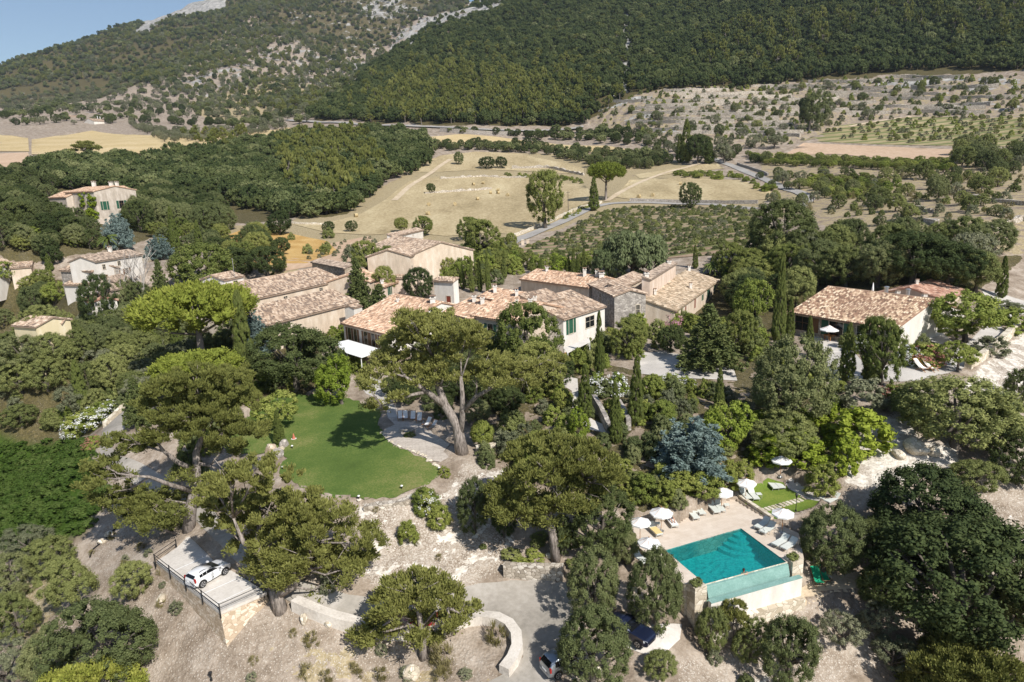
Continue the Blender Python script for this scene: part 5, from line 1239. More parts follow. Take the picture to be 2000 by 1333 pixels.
# the largest of every kind stand as objects; what is left of a kind is one mass
def stuff_mass(name, items, kinds):
    col = D.collections.new('sources'); order = []
    for k in kinds:
        for j, me in enumerate(FARM[k]):
            o = D.objects.new('source_tree_%c%c' % (97 + len(order) // 26, 97 + len(order) % 26), me); col.objects.link(o); order.append((k, j))
    at = {}
    for q, (k, j) in enumerate(order): at.setdefault(k, []).append(q)
    rng = np.random.default_rng(len(items)); n = len(items)
    me = D.meshes.new(name); me.vertices.add(n)
    me.vertices.foreach_set('co', np.array([(t[2], t[3], t[4]) for t in items], np.float32).ravel())
    a = me.attributes.new('pick', 'INT', 'POINT'); a.data.foreach_set('value', np.array([at[t[1]][rng.integers(len(at[t[1]]))] for t in items], np.int32))
    a = me.attributes.new('turn', 'FLOAT_VECTOR', 'POINT'); tr = rng.normal(0, .07, (n, 3)).astype(np.float32); tr[:, 2] = rng.uniform(0, 6.28, n); a.data.foreach_set('vector', tr.ravel())
    a = me.attributes.new('size', 'FLOAT_VECTOR', 'POINT'); a.data.foreach_set('vector', np.array([(t[5], t[5], t[6]) for t in items], np.float32).ravel())
    o = link(name, me); tag(o, kind='stuff')
    g = D.node_groups.new(name, 'GeometryNodeTree')
    g.interface.new_socket('Geometry', in_out='INPUT', socket_type='NodeSocketGeometry'); g.interface.new_socket('Geometry', in_out='OUTPUT', socket_type='NodeSocketGeometry')
    gi = g.nodes.new('NodeGroupInput'); go = g.nodes.new('NodeGroupOutput')
    ci = g.nodes.new('GeometryNodeCollectionInfo'); ci.inputs['Collection'].default_value = col
    ci.inputs['Separate Children'].default_value = True; ci.inputs['Reset Children'].default_value = True
    ip = g.nodes.new('GeometryNodeInstanceOnPoints'); ip.inputs['Pick Instance'].default_value = True
    def na(nm, ty):
        q = g.nodes.new('GeometryNodeInputNamedAttribute'); q.data_type = ty; q.inputs['Name'].default_value = nm
        return [s_ for s_ in q.outputs if s_.enabled and s_.name == 'Attribute'][0]
    L = g.links.new
    L(gi.outputs[0], ip.inputs['Points']); L(ci.outputs[0], ip.inputs['Instance']); L(na('pick', 'INT'), ip.inputs['Instance Index'])
    L(na('turn', 'FLOAT_VECTOR'), ip.inputs['Rotation']); L(na('size', 'FLOAT_VECTOR'), ip.inputs['Scale']); L(ip.outputs[0], go.inputs[0])
    md = o.modifiers.new('scatter', 'NODES'); md.node_group = g
MASS = {'oak_tree': 'oak_forest', 'pine_tree': 'pine_forest', 'far_pine': 'pine_forest', 'olive_tree': 'olive_grove', 'shrub': 'undergrowth', 'vine': 'vineyard_plants',
        'scrub_tree': 'scrub', 'fruit_tree': 'orchard', 'creeping_plant': 'ground_cover', 'grass_tuft': 'dry_grass', 'hedge_bush': 'hedges', 'leafy_tree': 'leafy_wood', 'sapling': 'saplings', 'green_creeper': 'slope_creeper'}
for nm, items in PEND.items():
    items.sort(key=lambda t: -t[0])
    n = max(0, 292 - NAMED.get(nm, 0))
    for t in items[:n]:
        place(t[1], (t[2], t[3], t[4]), t[5], t[6], t[7], t[8], t[9], parts=t[0] > 0.55, name=nm)
    rest = items[n:]
    if rest: stuff_mass(MASS[nm], rest, sorted({t[1] for t in rest}))
    print(nm, len(items), 'own', min(n, len(items)))
# haze
hb = MB().box((-3600, -60, -25), (3600, 4700, 1150)).build('haze', [])
tag(hb, kind='stuff'); hm = D.materials.new('haze air'); hm.use_nodes = True; ht = hm.node_tree
for nd in list(ht.nodes):
    if nd.type != 'OUTPUT_MATERIAL': ht.nodes.remove(nd)
pv = ht.nodes.new('ShaderNodeVolumePrincipled'); pv.inputs['Color'].default_value = (.72, .83, 1, 1); pv.inputs['Density'].default_value = 0.00006; pv.inputs['Anisotropy'].default_value = 0.3
ht.links.new(pv.outputs[0], ht.nodes['Material Output'].inputs['Volume']); hb.data.materials.append(hm)
# ---------------------------------------------------------------- walls, tiles, shutters
def stone_mat(name, a, b, c, scale=2.6, mortar=None):
    t = NT(name); p = t.pos((1, 1, 1.5)); t.set(Roughness=0.95)
    v = t.vor(p, scale, 'F1', 'Color'); e = t.vor(p, scale, 'DISTANCE_TO_EDGE', 'Distance')
    g = t.n('ShaderNodeSeparateColor'); t.l(v, g.inputs[0])
    n = t.noise(p, 6, 4); f = t.math('ADD', t.math('MULTIPLY', g.outputs[0], 0.7), t.math('MULTIPLY', n, 0.3))
    cc = t.ramp(f, [(0.15, a), (0.5, b), (0.85, c)])
    cc = t.mix(t.math('LESS_THAN', e, 0.035), cc, mortar or tuple(x * 0.6 for x in b)); t.bump(e, 0.7, 0.06)
    return t.col(cc)
def plaster_mat(name, a, b, stain=0.25):
    t = NT(name); p = t.pos((1, 1, 0.35)); t.set(Roughness=0.92)
    n = t.noise(p, 0.9, 6, 0.65); n2 = t.noise(t.pos(), 7, 4)
    return t.col(t.ramp(t.math('ADD', t.math('MULTIPLY', n, 0.75), t.math('MULTIPLY', n2, 0.25)), [(0.3, tuple(x * (1 - stain) for x in a)), (0.48, a), (0.66, b)]))
W_CREAM = plaster_mat('cream lime plaster', hx('cbb9a3'), hx('dccfbd'))
W_PINK = plaster_mat('pinkish plaster', hx('d2bda9'), hx('e0d1c3'))
W_WHITE = plaster_mat('white plaster', hx('d8d1c6'), hx('e6e1d9'), .12)
W_YEL = plaster_mat('yellow plaster', hx('d6c7a3'), hx('e0d5ba'), .12)
W_BEIGE = plaster_mat('beige render', hx('bfae9b'), hx('cdbfae'), .12)
W_OLD = plaster_mat('weathered castle plaster', hx('bcaf9f'), hx('d6cbbd'), .35)
W_STONE = stone_mat('rubble masonry', hx('8f8271'), hx('ad9f8b'), hx('c9bca8'))
W_GREYST = stone_mat('grey masonry', hx('878079'), hx('a39b91'), hx('bdb5aa'), 2.2)
W_DRY = stone_mat('dry stone', hx('93897a'), hx('b9ae9e'), hx('dcd4c6'), 2.4, hx('6c6154'))
W_PALE = stone_mat('pale limestone blocks', hx('b5a892'), hx('cfc4b0'), hx('e2d9c8'), 1.7, hx('a39782'))
W_OCHRE = stone_mat('ochre limestone', hx('a8957d'), hx('c0ae97'), hx('d3c6b3'), 2.6, hx('a08d77'))
def tile_mat(name, stops):
    t = NT(name); t.set(Roughness=0.9); p = t.pos()
    n = t.noise(p, 0.45, 6, 0.75); n2 = t.noise(p, 5, 3)
    f = t.math('ADD', t.math('MULTIPLY', t.attr('rnd'), 0.55), t.math('ADD', t.math('MULTIPLY', n, 0.37), t.math('MULTIPLY', n2, 0.10)))
    return t.col(t.ramp(f, stops))
T_OLD = tile_mat('old clay tiles', [(0.18, hx('6b6057')), (0.36, hx('8f7c6c')), (0.5, hx('aa937e')), (0.64, hx('bda791')), (0.8, hx('d2c1ac'))])
T_MOSS = tile_mat('mossy clay tiles', [(0.18, hx('6f6455')), (0.36, hx('93826b')), (0.5, hx('ae9980')), (0.64, hx('c1ad94')), (0.8, hx('d4c3aa'))])
T_ORANGE = tile_mat('orange clay tiles', [(0.18, hx('7d6a5c')), (0.36, hx('a98a72')), (0.5, hx('c09f84')), (0.66, hx('cfb297')), (0.82, hx('decab2'))])
T_RED = tile_mat('red clay tiles', [(0.2, hx('7c6154')), (0.38, hx('a57c69')), (0.52, hx('b78d78')), (0.68, hx('c8a791')), (0.84, hx('d6bfaa'))])
T_MIX = tile_mat('mottled clay tiles', [(0.2, hx('705b4d')), (0.38, hx('957661')), (0.5, hx('b0937a')), (0.64, hx('cfb799')), (0.82, hx('e0d0b6'))])
T_GREY = tile_mat('greyed clay tiles', [(0.2, hx('6c6157')), (0.4, hx('8f7f70')), (0.55, hx('a89584')), (0.8, hx('c2b09c'))])
M_GREEN = plain('dark green shutter paint', (.03, .10, .06), 0.5)
M_BROWNW = plain('brown wood', (.17, .085, .04), 0.6); M_REDW = plain('red brown shutter paint', (.22, .05, .03), 0.5)
M_GLASSD = plain('dark window glass', (.012, .014, .016), 0.15, 0, 0.1, 2, 0.5)
M_FRAME = plain('pale stone surround', hx('c9bda9'), 0.8)
M_IRON = plain('black iron', (.018, .018, .018), 0.5); M_STEEL = plain('zinc flue', (.55, .56, .57), 0.35, 0.8)
M_CANVAS = plain('white canvas', (.80, .79, .76), 0.85, 0, 0.03); M_CANVASY = plain('yellow canvas', (.72, .55, .25), 0.85, 0, 0.05)
M_REED = plain('reed mat', (.30, .22, .14), 0.95, 0, 0.3, 12); M_WHITE = plain('white paint', (.78, .77, .74), 0.6, 0, 0.04)
M_GREYC = plain('grey sling cloth', hx('cfd2c9'), 0.85, 0, 0.06); M_ALU = plain('pale aluminium', (.62, .62, .6), 0.4, 0.6)
M_TEAK = plain('oiled teak', (.36, .155, .045), 0.6, 0, 0.2); M_GCLOTH = plain('emerald cloth', (.012, .33, .17), 0.8, 0, 0.06)
M_SKIN = plain('sunburnt skin', (.50, .27, .17), 0.6, 0, 0.06); M_HAIR = plain('dark hair', (.03, .02, .014), 0.7); M_TEAL = plain('blue swim shorts', (.09, .22, .30), 0.8)
M_BALE = soil_mat('straw bale', S('9c8862', 'b5a27a', 'c6b690'), 2, 12, 0.6)

def tile_roof(A, B, C, Dq, O, tile=0.36, row=0.45):
    """barrel tiles over the quad eave A-B, ridge D-C, returned as arrays (relative to O)"""
    A, B, C, Dq = [np.array(p, float) - O for p in (A, B, C, Dq)]
    nc = max(4, int(round(max(np.linalg.norm(B - A), np.linalg.norm(C - Dq)) / tile))); nr = max(3, int(round(max(np.linalg.norm(Dq - A), np.linalg.norm(C - B)) / row)))
    nrm = np.cross(B - A, Dq - A); nrm /= np.linalg.norm(nrm)
    if nrm[2] < 0: nrm = -nrm
    u = np.arange(nc * 4 + 1) / (nc * 4); prof = np.tile([0.0, 0.10, 0.135, 0.10], nc); prof = np.append(prof, 0.0)
    vs, hs = [], []
    for r in range(nr):
        vs += [r / nr, (r + 1) / nr - 1e-4]; hs += [0.055, 0.0]
    v = np.array(vs); hrow = np.array(hs); rng = np.random.default_rng(int(abs(A[0] * 13 + B[1] * 7)) + nc)
    jit = rng.normal(0, 0.012, (nr, nc))
    Uc, Vc = np.meshgrid(u, v, indexing='ij')
    Pt = ((A * 1)[None, None] * ((1 - Uc) * (1 - Vc))[..., None] + B * (Uc * (1 - Vc))[..., None] + C * (Uc * Vc)[..., None] + Dq * ((1 - Uc) * Vc)[..., None])
    ci = np.minimum(np.arange(nc * 4 + 1) // 4, nc - 1); ri = np.arange(2 * nr) // 2
    H = prof[:, None] + hrow[None] + jit[ri][:, ci].T + 0.02
    sag = -0.12 * np.sin(np.pi * Uc) * np.sin(np.pi * Vc)
    Pt = Pt + nrm * (H + sag)[..., None]
    n, m = Uc.shape; idx = np.arange(n * m).reshape(n, m)
    q = np.stack([idx[:-1, :-1], idx[1:, :-1], idx[1:, 1:], idx[:-1, 1:]], -1)
    tr = rng.uniform(0, 1, (nr, nc)); ft = tr[np.minimum(np.arange(m - 1) // 2, nr - 1)][:, np.minimum(np.arange(n - 1) // 4, nc - 1)].T
    q = q.reshape(-1, 4); V = Pt.reshape(-1, 3)
    a = np.cross(V[q[0, 1]] - V[q[0, 0]], V[q[0, 3]] - V[q[0, 0]])
    if a @ nrm < 0: q = q[:, ::-1]
    # slab below
    b = len(V); th = np.array([0, 0, -0.16]); off = nrm * 0.012
    sl8 = np.array([A + off, B + off, C + off, Dq + off, A + th, B + th, C + th, Dq + th])
    f8 = np.array([(0,1,2,3),(7,6,5,4),(0,4,5,1),(1,5,6,2),(2,6,7,3),(3,7,4,0)]) + b
    V = np.concatenate([V, sl8]); loops = np.concatenate([q.ravel(), f8.ravel()]); sizes = np.full(len(q) + 6, 4)
    return V, loops, sizes, np.concatenate([ft.ravel(), np.full(6, .3)]), 0
def shift(A, v): return np.array(A) + np.array(v)
def opening(T, O, p, u, w, h, typ, face):
    """a window or door: p its lower middle on the wall, u along the wall, face outwards"""
    u = np.array([u[0], u[1], 0.0]); f = np.array([face[0], face[1], 0.0]); z = np.array([0, 0, 1.0])
    def bx(mb, x0, x1, z0, z1, d0, d1):
        c = [p + u * x + f * d + z * q for q in (z0, z1) for (x, d) in ((x0, d0), (x1, d0), (x1, d1), (x0, d1))]
        mb.add([tuple(k - O) for k in c], [(0,3,2,1),(4,5,6,7),(0,1,5,4),(1,2,6,5),(2,3,7,6),(3,0,4,7)])
    nm = 'door' if typ[0] == 'd' else 'window'
    fr = MB(); t = 0.11
    bx(fr, -w/2 - t, -w/2, 0, h + t, -0.05, 0.05); bx(fr, w/2, w/2 + t, 0, h + t, -0.05, 0.05); bx(fr, -w/2, w/2, h, h + t, -0.05, 0.05)
    if nm == 'window': bx(fr, -w/2 - t, w/2 + t, -0.10, 0, -0.05, 0.09)
    o = fr.build(nm, M_FRAME, T)
    g = MB(); bx(g, -w/2, w/2, 0, h, -0.04, 0.012)
    link('pane' if typ[1] == 'g' else 'door_leaf' if nm == 'door' else 'closed_shutter', g.mesh('pane', {'g': M_GLASSD, 'r': M_REDW, 'b': M_BROWNW, 's': M_GREEN}[typ[1]]), o)
    if typ[1] == 'g':
        b = MB(); bx(b, -0.03, 0.03, 0, h, 0.012, 0.03); bx(b, -w/2, w/2, h * .55, h * .55 + 0.05, 0.012, 0.03); link('glazing_bar', b.mesh('bars', M_FRAME if len(typ) < 3 else M_BROWNW), o)
    if typ[2:3] in ('G', 'B'):
        for s_ in (-1, 1):
            sh = MB(); x = s_ * (w / 2 + t + w * .26); bx(sh, x - w * .25, x + w * .25, 0, h, 0.02, 0.07); link('shutter', sh.mesh('shutter', M_GREEN if typ[2] == 'G' else M_BROWNW), o)
def P_h(px, py, h):
    """point on the pixel's ray that stands h above the land"""
    a, s_ = az_el(px, py); t = _look(BASEZ, np.full(_vv.shape, a), _vv) + h
    k = np.nonzero(t >= CAM_H + s_ * _rr)[0]; r = _rr[k[0]] if len(k) else _rr[-1]
    return np.array([r * math.sin(a), r * math.cos(a), CAM_H + s_ * r])
def block(T, A, B, ze, rp, zr, kind='gable', dt=None, wall=None, tiles=None, zg=None, over=0.3, ops=(), chim=(), back=None, verge=0.2, pr=None):
    O = np.array(T.location)
    if len(A) == 3:                                    # world points, depth of the ridge in rp
        A = np.array(A, float); B = np.array(B, float); u = B - A; L = np.linalg.norm(u); u /= L; n = np.array([-u[1], u[0], 0.0]); dr = rp
    else:
        if ze < 12: ze = P_h((A[0] + B[0]) / 2, (A[1] + B[1]) / 2, ze)[2]
        A = P(A[0], A[1], ze); B = P(B[0], B[1], ze)
        u = B - A; L = np.linalg.norm(u); u /= L; n = np.array([-u[1], u[0], 0.0])
        if (P(rp[0], rp[1], ze) - A) @ n < 0: A, B = B, A; u = -u; n = -n
        slope = zr if zr < 1.5 else 0.30; zl, zh = ze, ze + 9
        for _ in range(50):                            # ridge height at which the roof has that pitch
            zm = (zl + zh) / 2; dm = (P(rp[0], rp[1], zm) - A) @ n if zm < CAM_H - .2 else -1
            if dm * slope > zm - ze: zl = zm
            else: zh = zm
        dr = min(12.0, max(.5, (P(rp[0], rp[1], (zl + zh) / 2) - A) @ n)); zr = ze + slope * dr
    dt = dt or (dr if kind == 'shed' else 2 * dr)
    sl_ = (zr - ze) / dr; zb = zr - sl_ * (dt - dr) if kind != 'shed' else zr
    if back is not None: zb = back
    G = zg if zg is not None else min(hz(*(A + n * q + u * k)[:2]) for q in (0, dt) for k in (0, L)) - 0.6
    Z = np.array([0, 0, 1.0])
    a0 = A + n * (dr if kind == 'shed' else dr); prof = [(0, ze - 0.02), (dr, zr - 0.02)] + ([] if kind == 'shed' else [(dt, zb - 0.02)])
    V, Fs = [], []
    ring = [(0, G)] + prof + [(prof[-1][0], G)]
    for k in (0, L):
        for (y, z) in ring: q = A + n * y + u * k; V.append((q[0] - O[0], q[1] - O[1], z - O[2]))
    m = len(ring); Fs = [tuple(range(m)), tuple(range(m, 2 * m))[::-1]] + [(i, m + i, m + (i + 1) % m, (i + 1) % m) for i in range(m)]
    MB().add(V, Fs).build('wall', wall or W_CREAM, T)
    parts = []
    ev = over; e1 = A - n * ev - Z * (sl_ * ev) - u * verge; e2 = B - n * ev - Z * (sl_ * ev) + u * verge
    r1 = A + n * dr - u * verge; r2 = B + n * dr + u * verge; r1[2] = r2[2] = zr
    if kind == 'shed': r1 = r1 + n * .1; r2 = r2 + n * .1
    parts.append(tile_roof(e1, e2, r2, r1, O))
    if kind != 'shed':
        b1 = A + n * (dt + ev) - u * verge; b2 = B + n * (dt + ev) + u * verge; s2 = (zr - zb) / max(dt - dr, .1); b1[2] = b2[2] = zb - s2 * ev
        parts.append(tile_roof(b2, b1, r1, r2, O))
        cap = MB(); cap.tube([r1 - O + Z * .06, r2 - O + Z * .06], 0.13, 8); parts.append(mb_part(cap, 0))
    V_, L_, S_, R_, M_ = join(parts)
    roof = link('roof', np_mesh('roof', V_, L_, S_, [tiles or T_OLD], M_, {'rnd': ('FACE', R_)}), T)
    for c in chim:
        fx, fy, cw, ch = c[:4]; q = A + u * (L * fx) + n * (dt * fy); zq = ze + sl_ * dt * fy if dt * fy <= dr else zr - (zr - zb) / max(dt - dr, .1) * (dt * fy - dr)
        c0 = q - O; c0[2] = zq - O[2]; mb = MB(); mb.box((c0[0]-cw/2, c0[1]-cw/2, c0[2]-.4), (c0[0]+cw/2, c0[1]+cw/2, c0[2]+ch))
        mb.box((c0[0]-cw*.65, c0[1]-cw*.65, c0[2]+ch), (c0[0]+cw*.65, c0[1]+cw*.65, c0[2]+ch+.1))
        for sx in (-1, 1):
            for sy in (-1, 1): mb.box((c0[0]+sx*cw*.4-.06, c0[1]+sy*cw*.4-.06, c0[2]+ch+.1), (c0[0]+sx*cw*.4+.06, c0[1]+sy*cw*.4+.06, c0[2]+ch+.38))
        mb.box((c0[0]-cw*.62, c0[1]-cw*.62, c0[2]+ch+.38), (c0[0]+cw*.62, c0[1]+cw*.62, c0[2]+ch+.48), 1)
        mb.build('chimney', [W_WHITE, T_ORANGE], roof)
    for (side, f, zz, w, h, typ) in ops:
        if side == 'f': p = A + u * (L * f); uu, ff = u, -n
        elif side == 'l': p = A + n * (dt * f); uu, ff = n, -u
        elif side == 'r': p = B + n * (dt * f); uu, ff = n, u
        p = p.copy(); p[2] = ze + zz
        opening(T, O, p, uu, w, h, typ, ff)
    if pr: print(pr, 'L %.1f dr %.1f wall %.1f' % (L, dr, ze - hz(*A[:2])), 'A', A.round(1))
    return dict(A=A, B=B, u=u, n=n, L=L, dr=dr, ze=ze, zr=zr)
def building(name, label, px, z=None, cat='house'):
    p = hit(*px)
    return tag(empty(name, (p[0], p[1], p[2] if z is None else z)), label, cat)
VB = bool(globals().get('VERBOSE'))
# chapel with its aisle and bell turret
T = building('chapel', 'long chapel with two tiers of tiled roof and a small bell turret', (600, 680), cat='chapel')
block(T, (520,634), (699,589), 18.2, (585,579), 20.2, 'shed', wall=W_CREAM, tiles=T_OLD, pr='aisle' if VB else 0, over=.35)
block(T, (490,585), (671,546), 21.2, (548,537), 24.2, 'gable', wall=W_CREAM, tiles=T_OLD, pr='nave' if VB else 0, ops=(('f', .33, -1.5, .9, .7, 'wg'), ('f', .72, -1.4, .9, .7, 'wg')))
bt = block(T, (437,547), (475,539), 23.9, (445,532), 25.2, 'gable', wall=W_WHITE, tiles=T_OLD, zg=14, over=.25, pr='turret' if VB else 0,
           ops=(('f', .55, -2.1, 1.0, 1.5, 'wg'), ('l', .5, -2.1, .8, 1.3, 'wg')))
mb = MB(); q = bt['A'] + bt['u'] * bt['L'] * .55 - np.array(T.location); mb.tube([(q[0], q[1], q[2]), (q[0], q[1], q[2] + 3.6)], .05, 6); mb.build('mast', M_STEEL, T)
T = building('stone_block', 'plain stone block behind the far end of the chapel', (640, 540), cat='outbuilding')
block(T, (609,512), (673,524), 4.5, (640,508), 22.9, 'shed', wall=W_STONE, tiles=T_GREY, zg=15, pr='cblock' if VB else 0)
T = building('white_hut', 'small white chimney hut at the end of the aisle', (700, 620), cat='outbuilding')
block(T, (691,602), (707,598), 18.4, (696,594), 18.9, 'gable', wall=W_WHITE, tiles=T_OLD, zg=13.5, over=.12, verge=.1, pr='hut' if VB else 0)
# annexe
T = building('guest_annexe', 'long low annexe with orange tiled roof and a row of doors', (720, 660))
block(T, (670,630), (756,651), 17.6, (805,581), 20.9, 'gable', wall=W_WHITE, tiles=T_ORANGE, pr='annex' if VB else 0, over=.45,
      ops=tuple(('f', x, -2.75, 1.0, 2.1, 'dgB') for x in (.14, .28, .52, .69, .88)), chim=((.90, .47, .8, .8), (.3, .4, .4, .4)))
# houses behind the annexe
T = building('courtyard_house', 'small house with reddish roof beside the dark cedar', (735, 560))
block(T, (722,550), (748,538), 4.2, (714,523), 21.4, 'gable', wall=W_CREAM, tiles=T_ORANGE, pr='B1' if VB else 0, ops=(('f', .5, -1.3, .6, .8, 'wg'),))
block(T, (749,560), (776,550), 3.6, (762,545), 19.3, 'shed', wall=W_PINK, tiles=T_ORANGE, pr='B2' if VB else 0, ops=(('f', .4, -2.0, .8, 1.8, 'wsG'),), chim=((.2,.5,.5,.6),))
T = building('flat_house', 'flat pinkish house part between courtyard oak and cedar', (778, 575), cat='house')
block(T, (765,543), (793,542), 3.6, (778,537), 20.0, 'shed', wall=W_PINK, tiles=T_OLD, pr='B3' if VB else 0)
T = building('white_house', 'whitewashed cube house right of the round courtyard oak', (866, 590))
block(T, (847,548), (885,550), 4.4, (866,541), 20.8, 'shed', wall=W_WHITE, tiles=T_OLD, pr='B4' if VB else 0, ops=(('f', .72, -4.2, 1.0, 1.3, 'wr'),))
# back house by the field
T = building('farmhouse', 'large pale farmhouse with several roofs at the edge of the stubble field', (800, 532), cat='farmhouse')
block(T, (713,486), (797,501), 5.4, (781,463), 28.4, 'gable', wall=W_CREAM, tiles=T_OLD, pr='BH1' if VB else 0, ops=(('f', .55, -2.2, 1.4, 1.6, 'wg'), ('f', .85, -2.2, .8, 1.1, 'wg'), ('f', .62, -5.2, 2.0, 2.4, 'dg')))
block(T, (800,500), (852,481), 6.0, (811,471), 27.2, 'gable', wall=W_CREAM, tiles=T_OLD, pr='BH2' if VB else 0, ops=(('f', .76, -2.4, .8, 1.2, 'wg'), ('f', .05, -3.0, .6, .9, 'wg')))
block(T, (856,503), (901,490), 4.6, (874,478), 25.4, 'gable', wall=W_CREAM, tiles=T_OLD, pr='BH3' if VB else 0)
T = building('farm_annexe', 'low white farm annexe between two trees behind the farmhouse', (797, 470), cat='outbuilding')
block(T, (770,462), (826,449), 3.2, (795,449), 26.4, 'shed', wall=W_WHITE, tiles=T_OLD, pr='BHa' if VB else 0, ops=(('f', .35, -1.2, .5, .5, 'wg'), ('f', .62, -1.2, .5, .5, 'wg')))
# main house
T = building('main_house', 'rambling main house with patchwork of orange tiled roofs and many chimneys', (960, 660))
block(T, (868,609), (921,623), 19.6, (928,585), 22.3, 'gable', wall=W_BEIGE, tiles=T_ORANGE, pr='M1' if VB else 0, ops=(('f', .82, -1.9, .7, 1.2, 'wgB'),), chim=((.3, .42, .6, .9), (.6, .42, .6, .9)))
block(T, (922,616), (1008,629), 20.0, (985,583), 23.2, 'gable', wall=W_BEIGE, tiles=T_ORANGE, pr='M2' if VB else 0, ops=(('f', .42, -2.7, 1.1, 1.8, 'wgG'), ('f', .06, -2.7, .6, 1.1, 'wgB')), chim=((.55, .4, .4, .5), (.85, .4, .6, .9), (.7,.62,.5,.8)))
block(T, (1100,623), (1181,598), 19.5, (1094,573), 22.6, 'gable', wall=W_WHITE, tiles=T_OLD, pr='M3' if VB else 0, ops=(('f', .17, -2.6, 1.1, 2.2, 'wsG'), ('f', .62, -2.6, 2.4, 1.7, 'wg'), ('f', .85, -1.6, .7, .7, 'wg')))
block(T, (935,580), (1005,592), 20.6, (988,566), 22.2, 'shed', wall=W_CREAM, tiles=T_ORANGE, pr='M8' if VB else 0, chim=((.2, .6, .55, 1.0), (.8, .6, .5, .8)))
block(T, (1017,545), (1150,562), 20.2, (1090,531), 22.6, 'gable', wall=W_CREAM, tiles=T_ORANGE, zg=14, pr='M7' if VB else 0, chim=((.18, .45, .5, .7), (.75, .42, .6, 1.2), (.9, .46, .6, 1.0)))
block(T, (1050,594), (1100,582), 21.2, (1060,566), 22.0, 'shed', wall=W_CREAM, tiles=T_OLD, zg=14, pr='M9' if VB else 0)
T = building('stone_house', 'tall grey stone house with corner quoins right of the main house', (1200, 640))
block(T, (1142,551), (1200,578), 20.6, (1199,553), 22.2, 'gable', wall=W_GREYST, tiles=T_OLD, pr='M4' if VB else 0, ops=(('f', .15, -1.9, .7, 1.1, 'wsG'), ('f', .56, -2.5, .8, 1.8, 'wg'), ('f', .82, -1.9, .5, .6, 'wg'), ('r', .4, -4.6, .5, .8, 'wg'), ('r', .75, -3.6, .6, 1.8, 'wg')), chim=((.1, .5, .9, .8),))
block(T, (1215,563), (1262,540), 20.9, (1228,535), 22.6, 'shed', wall=W_CREAM, tiles=T_OLD, zg=14, pr='M4b' if VB else 0)
T = building('pink_tower', 'tall pink walled block standing over the long stone range', (1300, 590))
block(T, (1269,545), (1320,514), 22.6, (1273,529), 23.1, 'shed', wall=W_PINK, tiles=T_GREY, zg=14, pr='M6' if VB else 0, chim=((.85,.5,.7,.4), (.02,.5,.7,.6)))
T = building('long_range', 'long low stone range with mossy roof and coloured shutters', (1360, 600))
block(T, (1317,606), (1402,547), 18.0, (1289,556), 21.4, 'shed', wall=W_CREAM, tiles=T_MOSS, pr='M5' if VB else 0, over=.4,
      ops=(('f', .22, -2.4, .8, 1.7, 'wr'), ('f', .42, -2.3, 1.0, 1.9, 'wr'), ('f', .60, -1.9, .6, 1.1, 'wsG'), ('f', .75, -2.5, 1.1, 2.2, 'wsG'), ('f', .92, -1.6, .8, 1.3, 'wsG')), chim=((.15,.75,.4,.7), (.55,.3,.45,.7), (.97,.9,.5,.9)))
# long tiled house on the right
T = building('pool_villa', 'long house with huge mottled tile roof at the right', (1640, 660), cat='villa')
rv = block(T, (1547,608), (1751,641), 18.0, (1697,570), 21.6, 'gable', wall=W_STONE, tiles=T_MIX, dt=None, pr='R1' if VB else 0, over=.6,
      ops=(('f', .12, -2.75, 2.6, 2.2, 'dgB'), ('f', .46, -2.75, 2.2, 2.2, 'dgG'), ('f', .72, -2.75, 2.0, 2.2, 'dg')), chim=((.62, .60, .5, .5), (.86, .60, .5, .5)))
T2 = building('red_roof_villa', 'villa wing with red tiled gable roof behind the long house', (1800, 600), cat='villa')
block(T2, (1843,586), (1885,568), 18.6, (1803,552), 21.0, 'gable', wall=W_BEIGE, tiles=T_RED, zg=13.5, pr='R2' if VB else 0, chim=((.3, .5, .4, .5),))
for fx, fy in ((.50, .62), (.70, .62)):
    q = rv['A'] + rv['u'] * rv['L'] * fx + rv['n'] * rv['dr'] * 2 * fy - np.array(T.location); q[2] = 20.6 - T.location[2]
    MB().lathe([(.28, -.5), (.28, .7), (.38, .72), (.38, .85), (.1, .95)], 10, q).build('flue', M_STEEL, T)
q = rv['B'] - rv['u'] * .4 - rv['n'] * .7 - np.array(T.location); MB().tube([(q[0], q[1], q[2] - 3), (q[0], q[1], q[2] + .9)], .07, 6).build('flue', M_STEEL, T)
gw = [rv['B'] + rv['u'] * .02 + rv['n'] * k for k in (0, rv['dr'], 2 * rv['dr'])]; O = np.array(T.location); zz = (18.0 - .05, rv['zr'] - .05, 18.0 - .05)
mb = MB(); mb.add([tuple(np.array([p[0], p[1], z]) - O) for p, z in list(zip(gw, zz)) + [(gw[2], 13.0), (gw[0], 13.0)]], [(0, 4, 3, 2, 1)]); mb.build('gable_plaster', W_WHITE, T)
# castle on its rock
T = building('castle', 'old fortified manor on a rock with ivy up its corner', (190, 430), z=26, cat='castle')
def top_at(px, py, r): return P_r(px, py, r)
zc = P_r(182, 374, 272)[2]
cA = P_r(126,371,281); cB = P_r(183,375,268); cA[2] = cB[2] = zc
cb = block(T, cA, cB, zc, 7.5, zc + 1.5, 'gable', wall=W_OLD, tiles=T_ORANGE, zg=22, pr='castle' if VB else 0, over=.4, ops=(('f', .15, -6, 1.2, 2.2, 'wg'), ('f', .45, -6, 1.2, 2.2, 'wg'), ('f', .2, -10, 1.2, 2, 'wg'), ('f', .5, -10.5, 1.2, 2, 'wg'),
     ('r', .2, -6.2, 1.3, 2.8, 'wsG'), ('r', .6, -6, 1.7, 2.6, 'wgG'), ('r', .2, -11, 1.3, 1.5, 'wg'), ('r', .65, -10.5, 1.4, 1.8, 'wg')), chim=((.3,.5,1,1.6), (.9,.5,1,1.2)))
